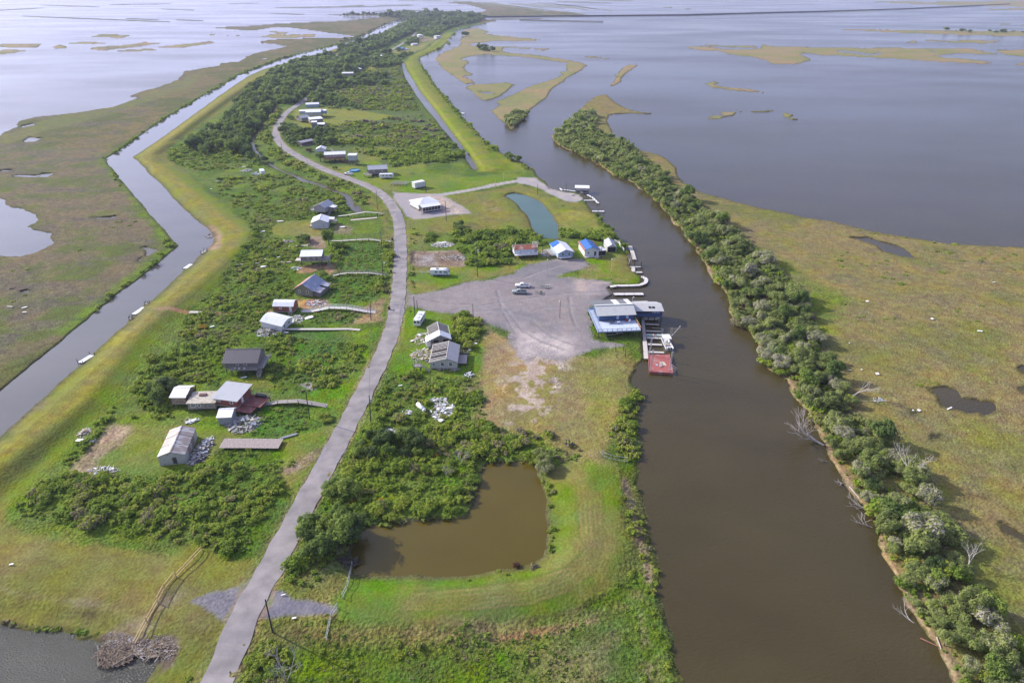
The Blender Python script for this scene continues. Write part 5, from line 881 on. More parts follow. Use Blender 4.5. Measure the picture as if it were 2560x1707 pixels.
# group by the bend
h, L, D = house('rear_white_roof_shed', 'small grey blue building with white roof, rearmost by the oak', 'shed', 'E', (968, 418), (1118, 412), .2, 8, 2.6, 'gx', 1.0, paleblue_wall, RW_X)
h, L, D = house('large_white_roof_house', 'largest white roofed raised house of the group at the road bend', 'house', 'E', (965, 512), (1138, 508), 2.6, 13, 2.6, 'gx', 1.4, mat('dove_wall', (.42, .42, .42), .7), RW_X, win=[('N', 1, 1, 1.0, 1.0), ('N', 3.2, 1, 1.0, 1.0)])
for nm, x0, x1, lb in (('blue_left_wing', -L / 2 - 6.5, -L / 2 - .05, ''), ('blue_right_wing', L / 2 + .05, L / 2 + 4.2, '')):
    rr = MB(); rr.box(x0, x1, 1, 6, 2.4, 4.9); w_ = rr.build('wing', paleblue_wall, h); rr = MB(); rr.slab([(x0 - .4, .5, 5.05), (x1, .5, 5.05), (x1, 6.4, 5.35), (x0 - .4, 6.4, 5.35)], .1); rr.build('wing_roof', RW_X, w_)
    for k in (x0 + .3, x1 - .3): p = MB(); p.cyl((k, 1.3, -.5), (k, 1.3, 2.4), .15, .15, 6); p.build('piling', dark_wood, h)
h, L, D = house('grey_roof_wing_house', 'low grey roofed part with open frame left of the front house', 'shed', 'E', (915, 575), (1010, 560), 1.6, 8, 2.2, 'gx', 1.5, grey_wall, RG_X)
h, L, D = house('front_white_roof_house', 'front house of the bend group with white roof and dark screened side', 'house', 'E', (1018, 598), (1165, 585), 2.0, 7, 2.5, 'sn', .7, grey_wall, RW_X, win=[('N', 0, 1, 1.2, 1.0)])
h, L, D = house('grey_front_tower', 'grey box room with flat white roof at the front of the bend group', 'shed', 'E', (1035, 662), (1095, 660), .2, 5, 4.6, 'sn', .2, grey_wall, RW_X, oh=.3)
h, L, D = house('carport', 'open carport with pale flat roof at the front right of the bend group', 'carport', 'E', (1100, 655), (1182, 652), .15, 6, 2.3, 'sn', .4, DARK, RW_X, oh=.4)  # closed near-black box paints the shade below the carport roof
# red deck camp
h, L, D = house('red_deck_camp', 'white roofed camp on stilts with long red front deck', 'house', 'E', (1190, 1015), (1425, 1005), 2.6, 7.5, 2.3, 'gx', 1.0, mat('camp_wall', (.38, .34, .33), .7, var=.2), RW_X, win=[('N', -4, .9, 1, 1.1), ('N', -1.5, .9, 1, 1.1)], oh=.5)
deck(h, -L / 2 - .8, L / 2, -D / 2 - 3, -D / 2, 2.6, red_wall, 'NL', rm=red_wall); stairs(h, (L / 2 - 3.5, -D / 2 - 3, 2.6), (L / 2 + 1, -D / 2 - 7, 0), 1.2, red_wall)
rr = MB(); [rr.beam((x, -D / 2 - 3.1, 5.2), (x + .3, -D / 2, 5.3), .1, .2) for x in np.linspace(-1, L / 2 - 1.2, 12)]; rr.build('porch_rafters', white_paint, h)
rr = MB(); [rr.beam((-1.5 + k * .8, D / 2, 5.0), (-3.4 + k * .8, D / 2 + 2, 7.2), .15, .2) for k in range(2)]; rr.build('fallen_beam', pale_wood, h)
h, L, D = house('tower_room', 'tall grey box room on concrete posts beside the red deck camp', 'house', 'E', (1462, 1040), (1555, 1040), 3.0, 4.5, 3.2, 'sn', .3, mat('tower_grey', (.4, .42, .44), .6, var=.07), RW_X, oh=.3, piles=(3, 2))
h, L, D = house('small_white_canopy', 'small open shed with pointed white roof behind the red brown bush', 'shed', 'E', (1085, 940), (1190, 938), .2, 6, 1.8, 'gy', 1.3, white_wall, RW_Y)
h, L, D = house('ruined_shed', 'dark collapsed shed with sagging slatted roof in the thicket', 'shed', 'E', (920, 872), (1080, 840), .2, 5, 2.3, 'sn', .4, mat('ruin_wall', (.13, .1, .1), .9, var=.4), roofmat('grey_slats', (.26, .25, .27), 'X', .5, period=.8), bare=(), oh=.2)
h, L, D = house('grey_gable_house', 'weathered grey gable house on piers above the round camper', 'house', 'E', (1700, 1200), (1925, 1188), 1.5, 8.5, 2.6, 'gx', 1.6, grey_wood_wall, RG_X, win=[('R', -1.2, .9, .9, 1.1), ('N', -2.4, .9, .9, 1.1), ('N', 2.5, .9, .8, 1.0)], oh=.3)
deck(h, -L / 2 - 2.5, -L / 2 + 2, -D / 2 - 3, -D / 2, 1.5, grey_wood, 'NL'); stairs(h, (0, -D / 2, 1.5), (1.5, -D / 2 - 3.6, 0))
ch = MB(); ch.box(-L / 2 - .6, -L / 2 + .6, 1, 2.2, 1.2, 6.2); ch.build('chimney', grey_wall, h)
# far houses
far = [('T', (240, 930), (368, 925), 3, 9, 2.4, 'hip', 1.6, grey_wall, 'far raised house with pale hip roof and black lumber beside it'), ('T', (40, 1005), (222, 1002), 3.2, 8, 2.6, 'gx', 1.0, grey_wall, 'far long stilt house with white roof on the yellow lawn'),
       ('T', (665, 700), (780, 700), .5, 8, 2.2, 'gx', 1.0, grey_wall, 'far low house with pale roof among dark trees'), ('T', (1315, 360), (1400, 358), 3, 12, 3.5, 'hip', 2.0, mat('far_white_wall', (.55, .56, .58), .7), 'far tall white house with hip roof'),
       ('T', (1210, 400), (1322, 398), .5, 9, 3, 'gx', 1.5, paleblue_wall, 'far low pale green house with white roof'), ('T', (1622, 390), (1695, 385), .3, 9, 5.5, 'sn', .3, white_wall, 'far white boxy building by the ditch'),
       ('T', (1225, 500), (1305, 495), .3, 8, 2.6, 'gx', 1.0, white_wall, 'small white far building beside palms'), ('T', (1492, 192), (1545, 190), .3, 10, 3, 'gx', 1.5, white_wall, 'tiny white roofed house far up in the trees'),
       ('T', (1445, 122), (1480, 112), .3, 10, 2.5, 'gx', 1.2, white_wall, 'pale roofed house farther up the road'), ('T', (1285, 225), (1320, 220), .3, 8, 2.5, 'gx', 1.2, grey_wall, 'pale roof between the far trees by the road'),
       ('A', (2095, 460), (2145, 455), .5, 8, 2.6, 'gx', 1, grey_wall, 'pale roof showing in the left tree belt'), ('A', (2300, 400), (2352, 396), .5, 8, 2.6, 'gx', 1, grey_wall, 'pale roof at the top of the left tree belt'),
       ('A', (2000, 490), (2025, 488), .5, 5, 2, 'gx', .6, white_wall, 'tiny white hut in the left tree belt'), ('B', (625, 108), (660, 106), .5, 20, 5, 'gx', 3, white_wall, 'long pale building on the far tree lined ridge')]
for zn, l, r, zf, D, wh, rf, rs, wm, lb in far:
    h, L, D_ = house('far_house', lb, 'house', zn, l, r, zf, D, wh, rf, rs, wm, RW_X, oh=.4, win=[('N', -1.5, .9, 1.2, 1.1), ('N', 1.5, .9, 1.2, 1.1)] if zf > 1 else [], piles=(4, 2))
h, L, D = house('far_blue_roof_house', 'far long house with bright blue tarp roof', 'house', 'T', (935, 575), (1060, 578), .6, 9, 2.6, 'gx', 1.4, grey_wall, mat('far_blue', (.05, .2, .5), .5), oh=.5)
rr = MB(); rr.box(L / 2 + .2, L / 2 + 8, -2, 3, 0, 3); rr.build('side_shed', white_wall, h)

# --- the blue waterside house
A_, B_ = Z('O', [(250, 712), (1015, 680)]); g_ = .75; zf = 2.6
P0 = np.array(G(*A_, g_ + zf)); P1 = np.array(G(*B_, g_ + zf)); Lw = float(np.linalg.norm(P1 - P0)); an = math.atan2(P1[1] - P0[1], P1[0] - P0[0])
mh = thing('blue_stilt_house', (P0[0], P0[1], g_), an, 'slate blue raised house with pale blue wraparound deck beside the river', 'house')
deck(mh, 0, Lw, 0, 8.0, zf, blue_deck, 'N', blue_trim, 1.0, False); deck(mh, 0, 1.9, 8.003, 17.5, zf, blue_deck, '', blue_trim, 1.0, False)
rl_ = MB(); [rl_.box(-.06, .06, y - .06, y + .06, zf, zf + 1) for y in np.arange(0, 18, 1.6)]; rl_.beam((0, 0, zf + 1), (0, 17.5, zf + 1), .1, .08); rl_.beam((0, 0, zf + .15), (0, 17.5, zf + .15), .1, .08); [rl_.box(-.02, .02, y, y + .04, zf, zf + 1) for y in np.arange(0, 17.5, .35)]; rl_.build('railing', mat('pale_blue_rail', (.3, .38, .5), .6), mh)
rl_ = MB(); rl_.beam((Lw, 0, zf + 1), (Lw, 8.2, zf + 1), .14, .1); rl_.beam((Lw, 0, zf + .15), (Lw, 8.2, zf + .15), .1, .08); [rl_.box(Lw - .06, Lw + .06, y - .06, y + .06, zf, zf + 1) for y in np.arange(0, 8.4, 1.6)]; rl_.build('railing', mat('orange_rail', (.5, .3, .18), .7), mh)
x0, x1, y0, y1 = 2.0, Lw - .4, 8.2, 19.5
w = MB(); w.box(x0, x1, y0, y1, zf + .005, zf + 2.5); [w.prism([(y0, zf + 2.501), (y1, zf + 2.501), (y0 + 4.6, zf + 3.8)], x, x + .12) for x in (x0, x1 - .12)]; w.build('wall', blue_wall, mh)
r = MB(); r.slab([(x0 - .9, y0 - .9, zf + 2.42), (x1 + .5, y0 - .9, zf + 2.42), (x1 + .5, y0 + 4.6, zf + 3.95), (x0 - .9, y0 + 4.6, zf + 3.95)], .1); r.build('roof', roofmat('tan_rib_roof', (.56, .56, .53), 'X', .55, period=.42), mh)
zz = lambda y: zf + 3.95 - (y - y0 - 4.6) * .2
r = MB(); r.slab([(x0 - 1.6, y0 + 4.62, zz(y0 + 4.62)), (x1 + .5, y0 + 4.62, zz(y0 + 4.62)), (x1 + .5, y1 + 1.2, zz(y1 + 1.2)), (x0 - 1.6, y1 + 1.2, zz(y1 + 1.2))], .1); bk = r.build('roof', roofmat('grey_rib_roof', (.2, .2, .2), 'X', .6, period=.42), mh)
r = MB()
for a, c in ((x0 + 6.6, x0 + 8.6), (x1 - 1.2, x1 + .5)): r.slab([(a, y0 + 4.7, zz(y0 + 4.7) + .03), (c, y0 + 4.7, zz(y0 + 4.7) + .03), (c, y1 + 1.18, zz(y1 + 1.18) + .03), (a, y1 + 1.18, zz(y1 + 1.18) + .03)], .03)
r.build('white_panel', RW_X, bk); r = MB(); r.beam((x0 - .9, y0 + 4.6, zf + 4.05), (x1 + .5, y0 + 4.6, zf + 4.05), .7, .08); r.build('ridge_cap', mat('ridge_white', (.6, .6, .58), .6), mh)
for k, x in enumerate((x0 + 6.2, x0 + 9.6)):
    d = MB(); d.box(x, x + .9, y0 - .06, y0 - .005, zf + .5, zf + 2.0); o_ = d.build('window', mat('pale_shutter', (.5, .58, .7), .6), mh); d = MB(); d.box(x + .12, x + .78, y0 - .075, y0 - .065, zf + .65, zf + 1.85); d.build('pane', mat('pale_pane', (.4, .5, .62), .3), o_)
f = MB(); f.box(0, Lw, 0, 19.5, zf - .42, zf - .19); f.build('floor', blue_trim, mh)
for i in range(6):
    for j in range(5): p = MB(); p.cyl((.4 + (Lw - .8) * i / 5, .3 + 18.6 * j / 4, -1.6), (.4 + (Lw - .8) * i / 5, .3 + 18.6 * j / 4, zf - .42), .17, .17, 7); p.build('piling', creosote, mh)
br = MB(); br.beam((3, .4, .9), (9, .5, 1.7), .15, .15); br.beam((6, .5, .8), (7, .6, 1.8), .15, .2); br.build('brace', grey_wood, mh)
def local(o, x, y, z): return o.matrix_world @ Vector((x, y, z)) if False else Vector((o.location.x + x * math.cos(an) - y * math.sin(an), o.location.y + x * math.sin(an) + y * math.cos(an), o.location.z + z))
# things on the deck
def chair(x, y, m, lb, rz):
    t = thing('deck_chair', local(mh, x, y, zf), an + rz, lb, 'chair'); s = MB(); s.box(-.3, .3, -.3, .3, .38, .45); s.build('seat', m, t); s = MB(); s.slab([(-.3, .28, .45), (.3, .28, .45), (.3, .42, 1.1), (-.3, .42, 1.1)], .05); s.build('backrest', m, t)
    for a in (-.26, .26):
        for c in (-.26, .26): s = MB(); s.box(a - .03, a + .03, c - .03, c + .03, 0, .38); s.build('leg', m, t)
red_p = mat('red_plastic', (.4, .05, .04), .5)
chair(11.6, 7.0, red_p, 'red chair on the blue deck nearest the wall door', .4); chair(12.4, 6.3, white_paint, 'white chair right of the red one on the blue deck', -.6); chair(5.9, 6.2, mat('olive_plastic', (.12, .15, .1), .6), 'dark olive chair on the left of the blue deck', .2)
t = thing('deck_table', local(mh, 8.4, 5.8, zf), an, 'small white table on the pale blue deck', 'table'); s = MB(); s.box(-.5, .5, -.4, .4, .68, .74); s.build('tabletop', white_paint, t)
for a in (-.44, .44):
    for c in (-.34, .34): s = MB(); s.box(a - .03, a + .03, c - .03, c + .03, 0, .68); s.build('leg', white_paint, t)
t = thing('barbecue', local(mh, 6.7, 5.9, zf), an, 'dark round barbecue standing on the blue deck', 'barbecue'); s = MB(); s.cyl((0, 0, .7), (0, 0, 1.05), .35, .3, 10); s.build('bowl', dark_metal, t)
for a in (0, 2.1, 4.2): s = MB(); s.cyl((math.cos(a) * .3, math.sin(a) * .3, 0), (math.cos(a) * .2, math.sin(a) * .2, .7), .03, .03, 5); s.build('leg', dark_metal, t)
# boathouse wing over the water
a_, b_ = Z('O', [(912, 428), (1388, 428)]); zq = 2.3
Q0 = np.array(G(*a_, zq)); Q1 = np.array(G(*b_, zq)); Lq = float(np.linalg.norm(Q1 - Q0)); aq = math.atan2(Q1[1] - Q0[1], Q1[0] - Q0[0])
bh = thing('boathouse_wing', (Q0[0], Q0[1], 0), aq, 'blue boathouse wing on pilings over the water with pale ribbed roof', 'boathouse')
s = MB(); s.box(0, Lq, 0, 5.5, zq - .25, zq); s.build('floor', blue_deck, bh); s = MB(); s.box(0, Lq, -.06, .04, zq - .3, zq + 1.05); s.box(Lq - .08, Lq, .05, 5.5, zq - .3, zq + 1.05); s.build('railing_wall', blue_wall, bh)
s = MB(); s.box(0, Lq - 3, 3.0, 5.4, zq, zq + 2.3); s.build('wall', blue_wall, bh); s = MB()
for i in range(7): s.box(Lq * i / 6 - .08, Lq * i / 6 + .08, -.14, -.062, zq - .3, zq + 1.05)
s.build('trim', blue_trim, bh)
for i in range(6): s = MB(); s.box(Lq * i / 5.02, Lq * i / 5.02 + .14, .05, .19, zq + 1.05, zq + 2.35); s.build('post', blue_trim, bh)
s = MB(); s.slab([(-.6, -.9, zq + 2.35), (Lq + .4, -.9, zq + 2.35), (Lq + .3, 4.2, zq + 3.1), (-.6, 4.2, zq + 3.1)], .1); s.slab([(-.6, 4.21, zq + 3.1), (Lq + .3, 4.21, zq + 3.1), (Lq - 1.2, 6.6, zq + 2.7), (-.6, 6.6, zq + 2.7)], .1); s.build('roof', roofmat('pale_rib_roof', (.52, .51, .49), 'X', .72, period=.42), bh)
for x in (Lq * .5, Lq * .63): s = MB(); s.slab([(x, .9, zq + 2.72), (x + 1.0, .9, zq + 2.72), (x + 1.0, 2.1, zq + 2.89), (x, 2.1, zq + 2.89)], .06); s.build('skylight', glass, bh)
for i in range(5):
    for y in (.1, 5.3): s = MB(); s.cyl((.2 + (Lq - .4) * i / 4, y, -1.5), (.2 + (Lq - .4) * i / 4, y, zq - .25), .16, .16, 7); s.build('piling', creosote, bh)
s = MB(); s.prism([(Lq * .35, .55), (Lq * .4, .25), (Lq * .85, .25), (Lq * .95, .8), (Lq * .9, .85), (Lq * .37, .8)], 1.0, 3.2, 0, 'y'); hs_ = s.build('stored_boat', mat('cream_hull', (.6, .55, .45), .5), bh); s = MB(); s.slab([(Lq * .4, 1.2, .9), (Lq * .88, 1.2, .9), (Lq * .88, 3.0, .9), (Lq * .4, 3, .9)], .05); s.build('boat_cover', mat('cream_cover', (.6, .5, .36), .7), hs_)
bpx = Z('O', [(640, 60), (865, 180), (1110, 158), (1240, 210), (1100, 235)])
s = MB(); s.slab([(*G(x, y, .7), .7) for x, y in Z('O', [(870, 210), (875, 165), (1120, 158), (1240, 215), (1100, 230)])], .3); o_ = s.build('quay_deck', pale_wood, None); tag(o_, 'pale timber quay behind the boathouse roof', 'dock')

# ------------------------------------------------------------ docks, boardwalks
def dock(zn, pts, w, z, label, m=pale_wood, piles=True, group=None, name='dock', piling_top=.0, cat='dock', every=3.0):
    P3 = [Vector((*G(*p, z), z)) for p in Z(zn, pts)]; root = thing(name, P3[0] * 1, 0, label, cat, group); root.location.z = 0; o = Vector((P3[0].x, P3[0].y, 0)); P3 = [p - o for p in P3]
    d = MB()
    for a, b in zip(P3[:-1], P3[1:]):
        L_ = (b - a).length; n = max(int(L_ / 1.4), 1)
        for i in range(n):
            q0 = a.lerp(b, i / n); q1 = a.lerp(b, (i + .965) / n); q0 = q0 + Vector((0, 0, rnd(-.015, .015))); d.beam(q0 - Vector((0, 0, .08)), q1 - Vector((0, 0, .08)), w, .14)
    d.build('decking', m, root)
    if piles:
        for a, b in zip(P3[:-1], P3[1:]):
            L_ = (b - a).length; n = max(int(L_ / every), 1); nn = (b - a).normalized().cross(Vector((0, 0, 1))) * (w / 2 + .1)
            for i in range(n + 1):
                for s_ in (-1, 1):
                    q = a.lerp(b, i / n) + nn * s_; p = MB(); p.cyl((q.x, q.y, -1.5), (q.x, q.y, z + piling_top + rnd(0, .25)), .11, .1, 6); p.build('piling', creosote if piling_top else dark_wood, root)
    return root
dock('O', [(1048, 440), (1062, 640), (1085, 870)], 1.1, .8, 'long grey plank walkway along the slips by the blue house', grey_wood)
dock('O', [(1082, 872), (1098, 1060), (1105, 1185)], 1.4, .8, 'bleached end of the slip walkway beside the red barge', pale_wood)
for i, (y, x1) in enumerate([(566, 1335), (690, 1375), (808, 1378), (925, 1395), (1062, 1430)]):
    dock('O', [(1095 + i * 8, y), (x1, y + (12 if i != 1 else 10))], 1.0, .6, ['shaded first finger pier under the boathouse', 'second finger pier from the boathouse, grey planks', 'finger pier carrying the small green skiff', 'pale finger pier behind the moored white boat', 'finger pier at the far edge of the red barge'][i], grey_wood if i < 2 else pale_wood, group='finger piers in the boat slips')
dock('H', [(1345, 735), (1420, 722), (1560, 722), (1690, 715), (1755, 690), (1770, 655), (1745, 625), (1705, 620)], 1.6, .75, 'pale curved dock edging the boat ramp inlet', mat('bleached_planks', (.6, .56, .53), .85, var=.1), every=4)
dock('H', [(1385, 822), (1735, 820)], 2.0, .6, 'straight free standing pale pier in the ramp inlet', mat('bleached_planks', (.6, .56, .53)), piling_top=.3)
dock('H', [(1578, 258), (1590, 305)], 1.8, .6, 'short pale dock section farthest up the bank'); dock('H', [(1598, 310), (1612, 355), (1630, 418)], 1.7, .6, 'two joined pale dock sections above the fallen tree')
dock('H', [(1565, 502), (1706, 502)], .8, .6, 'narrow cross dock below the fallen tree', piling_top=1.8, every=9); dock('H', [(1612, 500), (1618, 560)], 1.5, .6, 'short stub dock joining the two cross docks'); dock('H', [(1640, 566), (1722, 566)], 1.5, .5, 'wider cross dock with tall black piles', piling_top=1.6, every=6)
dock('P', [(45, 362), (110, 372), (220, 385), (290, 398)], .9, .7, 'white topped bulkhead walk by the gravel circle', white_paint); dock('P', [(335, 425), (400, 460), (470, 530)], 1.2, .7, 'white slatted pier running down beside the canopy', white_paint, piling_top=.8)
dock('P', [(290, 494), (418, 492)], 1.0, .6, 'white cross pier at the gravel circle', white_paint); dock('P', [(388, 626), (545, 628)], 1.3, .6, 'lowest white pier below the gravel circle', white_paint, piling_top=.5); dock('P', [(0, 345), (25, 372)], 1.0, .7, 'small tipped white dock piece at the bank', white_paint)
t = thing('boat_canopy', (*G(*Z('P', [(268, 400)])[0], 0), 0), -.1, 'boat lift canopy with bright white roof beside the river', 'canopy')
s = MB(); s.box(-4.2, 4.2, -3, 3, 3.2, 3.5); s.build('roof', white_paint, t)
for a in (-3.8, 3.8):
    for c in (-2.6, 2.6): s = MB(); s.cyl((a, c, -1), (a, c, 3.2), .14, .14, 6); s.build('post', dark_wood, t)
s = MB(); s.box(-3.5, 3.5, -1.2, 1.2, .6, 1.0); s.build('lift_cradle', dark_metal, t)
dock('B', [(815, 772), (850, 776)], 3, .6, 'tiny white dock on the green strip far up the river', white_paint)
# left canal and levee boards
dock('D', [(1218, 1405), (1315, 1340)], 1.8, .4, 'long white float dock in the left canal', white_paint, every=6); dock('D', [(1685, 988), (1742, 948)], 1.8, .4, 'white float dock upstream in the left canal', white_paint, every=6)
dock('D', [(1325, 1310), (1358, 1310)], .8, .6, 'short dark dock stub above the long float', grey_wood, piling_top=1); dock('D', [(1180, 1446), (1208, 1444)], .8, .6, 'short dark dock stub below the long float', grey_wood, piling_top=1)
dock('X', [(184, 832), (212, 815)], 1.8, .5, 'frayed little dock at the near end of the left canal', white_paint, piling_top=.8); dock('D', [(1845, 850), (1875, 822)], 1.2, .6, 'broken dark dock at the canal bend', grey_wood, piling_top=1.2)
def boards(zn, pts, w, label, m=pale_wood, zadd=.25):
    hs = []; P3 = []
    for p in Z(zn, pts): g = max(zg(*p), 0) + zadd; P3.append(Vector((*G(*p, g), g)))
    o = P3[0].copy(); root = thing('board_walk', o, 0, label, 'boardwalk'); d = MB()
    for a, b in zip(P3[:-1], P3[1:]):
        n = max(int((b - a).length / .5), 1)
        for i in range(n): d.beam(a.lerp(b, i / n) - o, a.lerp(b, (i + .93) / n) - o, w + rnd(-.06, .06), .06)
    d.build('planks', m, root); s = MB()
    for a, b in zip(P3[:-1], P3[1:]): s.beam(a - o - Vector((0, 0, .12)), b - o - Vector((0, 0, .12)), w * .5, .12)
    s.build('stringer', dark_wood, root); return root
boards('F', [(305, 632), (420, 636), (555, 648)], 1.1, 'grey board path in the brush, uppermost on the levee side'); boards('F', [(760, 638), (990, 628)], 1.2, 'pale raised board path left of the dark bush')
boards('F', [(130, 858), (280, 840), (422, 834)], 1.1, 'weathered board path ending left of the long grey house'); boards('F', [(620, 824), (688, 818)], 1.1, 'short pale board length left of the long grey house'); boards('F', [(700, 826), (800, 820)], .9, 'narrow board length touching the long grey house')
boards('I', [(375, 160), (552, 163)], 1.6, 'pale board ramp at the dirt path on the levee', pale_wood); boards('I', [(572, 172), (632, 175)], 1.3, 'short pale board after the ramp on the dirt path'); boards('J', [(700, 365), (872, 370)], 1.2, 'three pale panels laid over the side ditch', white_paint)
boards('F', [(580, 783), (640, 785)], 1.4, 'lone board near the levee bend', pale_wood) if False else None
boards('I', [(700, 1478), (1000, 1478), (1296, 1482)], 4.2, 'wide weathered plank bridge over the reed ditch', mat('old_planks', (.33, .28, .25), .9, var=.35, scale=2.5, stretch=(3, .3, 1)), .7)
def footbridge(zn, pts, w, label, m=grey_wood, rails=2, rm=None, name='footbridge'):
    P3 = []
    for x, y, z in pts: p = Z(zn, [(x, y)])[0]; P3.append(Vector((*G(*p, z + .6), z + .6)))
    o = Vector((P3[0].x, P3[0].y, .5)); root = thing(name, o, 0, label, 'footbridge'); d = MB(); R = MB()
    for a, b in zip(P3[:-1], P3[1:]):
        L_ = (b - a).length; n = max(int(L_ / .5), 1)
        for i in range(n): d.beam(a.lerp(b, i / n) - o, a.lerp(b, (i + .94) / n) - o, w, .07)
        nn = (b - a).normalized().cross(Vector((0, 0, 1))).normalized() * w / 2; k = max(int(L_ / 2.2), 1)
        for s_ in ((-1, 1) if rails == 2 else (1,) if rails == 1 else ()):
            for hh in (.5, .95): R.beam(a + nn * s_ - o + Vector((0, 0, hh)), b + nn * s_ - o + Vector((0, 0, hh)), .06, .08)
            for i in range(k + 1): q = a.lerp(b, i / k) + nn * s_ - o; R.box(q.x - .05, q.x + .05, q.y - .05, q.y + .05, q.z, q.z + .98)
        for i in range(k + 1):
            for s_ in (-1, 1): q = a.lerp(b, i / k) + nn * s_ * .9 - o; p_ = MB(); p_.cyl((q.x, q.y, -1.2), (q.x, q.y, q.z - .05), .09, .09, 6); p_.build('piling', dark_wood, root)
    d.build('decking', m, root)
    if R.f: R.build('handrail', rm or m, root)
    return root
fbm_ = pale_wood
footbridge('F', [(1340, 285, .5), (1460, 270, 1.4), (1660, 235, 2.4), (1800, 245, 1.6), (1885, 256, .4)], 1.2, 'uppermost footbridge rising over the open slough', fbm_, 0)
footbridge('F', [(1490, 332, .3), (1800, 302, .5)], 1.8, 'low pinkish plank span below the uppermost footbridge', mat('pink_planks', (.5, .42, .38), .85), 0)
footbridge('F', [(1250, 572, .5), (1320, 576, .5), (1400, 572, .7), (1560, 562, 1.1), (1700, 556, 1.1), (1850, 574, .6), (1960, 582, .3)], 1.0, 'second footbridge from the top, low with thin rails', fbm_, 1)
footbridge('F', [(1270, 988, .2), (1360, 965, .8), (1450, 950, 1.3), (1700, 950, 1.4), (1830, 965, .9), (1932, 988, .2)], 1.2, 'third footbridge, arched, right of the olive board house', fbm_, 2, grey_wood)
footbridge('F', [(920, 1400, .3), (1030, 1400, .5), (1130, 1380, .9), (1240, 1356, 1.3), (1450, 1362, 1.4), (1600, 1388, .9), (1700, 1405, .5), (1785, 1412, .2)], 1.9, 'widest white railed footbridge right of the brick red shed', mat('bleached_planks', (.6, .56, .53)), 2, mat('white_rail', (.66, .66, .68), .6))
footbridge('I', [(1235, 330, .8), (1400, 332, .9), (1800, 332, .8), (1980, 330, .6), (2092, 340, .4)], 1.3, 'long straight footbridge from the leaning house, no rails', fbm_, 0)
footbridge('I', [(1885, 442, .0), (1965, 366, .1)], 2.6, 'white panel ramp lying under the straight footbridge', white_paint, 0, name='footbridge'); footbridge('I', [(1975, 370, .2), (2072, 375, .2)], 1.0, 'short grey plank tail beside the white panel ramp', grey_wood, 0)
footbridge('I', [(1105, 1092, .4), (1270, 1062, 1.1), (1480, 1052, 1.4), (1620, 1078, .9), (1762, 1102, .3)], 1.8, 'grey arched footbridge leading to the red deck', grey_wood, 1)
def debris(zn, c, rx, ry, n, label, h=.8, mats=None, cat='debris pile', lmax=3.0, sheets=.3, name='debris_pile'):
    mats = mats or [grey_wood, pale_wood, white_paint, galv]; X, Y, g = gp(*Z(zn, [c])[0]); root = MB()
    for i in range(n):
        r = math.sqrt(rnd(0, 1)); a = rnd(0, 6.28); x = math.cos(a) * r * rx; y = math.sin(a) * r * ry; z = rnd(.02, h) * (1.05 - r); l = rnd(.5, lmax) / 2; b = rnd(0, 6.28); k = random.randrange(len(mats))
        dv = Vector((math.cos(b) * l, math.sin(b) * l, rnd(-.25, .25) * l))
        if rnd(0, 1) < sheets: root.beam(Vector((x, y, z)) - dv * .6, Vector((x, y, z)) + dv * .6, rnd(.3, .9), .04, k)
        else: root.beam(Vector((x, y, z)) - dv, Vector((x, y, z)) + dv, rnd(.06, .17), rnd(.04, .12), k)
    o = root.build(name, mats); o.location = (X, Y, g + .05); tag(o, label, cat); return o
WH = [white_paint, mat('white_sheet_dbl', (.7, .71, .73), .6), pale_wood, grey_wood, galv]; GW = [grey_wood, pale_wood, grey_wood, mat('grey_blue_metal', (.3, .33, .38), .5, metal=.3)]
debris('I', (930, 1285), 4.6, 4.2, 230, 'tangled heap of grey boards and sheets beside the little shed', 1.5, GW); debris('I', (1180, 365), 5.5, 3.2, 130, 'splintered boards fallen in front of the leaning house', 1.3, GW); debris('I', (1440, 240), 2.6, 3.6, 70, 'broken white wall pieces right of the leaning house', 1, WH + [grey_wood])
debris('J', (1850, 470), 1.9, 6.2, 200, 'long heap of grey frames against the cream metal shed', 1.5, [grey_wood, dark_metal, galv, pale_wood]); debris('F', (1080, 1310), 4.2, 2.6, 110, 'mixed litter beyond the brick red shed with blue and red pieces', .7, [white_paint, pale_wood, red_p, mat('blue_scrap', (.15, .3, .5), .5), grey_wood])
debris('M', (745, 590), 4.5, 4.5, 110, 'splintered yellowish lumber beside the stripped trailer house', 1.5, [pale_wood, mat('yellow_wood', (.4, .33, .2), .8), grey_wood], lmax=4.2); debris('M', (730, 400), 3, 4.5, 70, 'tan boards fallen left of the gutted house', 1, [pale_wood, mat('tan_boards', (.48, .36, .26), .8), white_paint])
debris('M', (960, 1240), 3.6, 4.8, 190, 'bright white scattered rubble in the brush, largest patch', .5, WH, lmax=1.8); debris('M', (890, 1110), 3, 1.6, 40, 'grey and white sheets just above the largest rubble patch', .4, WH + [grey_wood], lmax=2.5); debris('M', (330, 1480), 4.2, 1.6, 100, 'band of white rubble above the dark thicket by the road', .5, WH, lmax=1.2)
debris('M', (540, 1250), 1.6, 1.2, 26, 'small white rubble left of the white tank', .4, WH, lmax=1.2); debris('M', (1010, 750), 3.2, .9, 30, 'grey boards lying along the front of the trailer house', .5, [grey_wood], lmax=3.5); debris('M', (1260, 820), 1.6, 1.4, 30, 'small white stick pile in front of the trailer lot', 1.2, WH, lmax=2); debris('M', (1200, 560), 1.6, 3.8, 40, 'dark planks right of the trailer house', .8, [grey_wood, dark_wood])
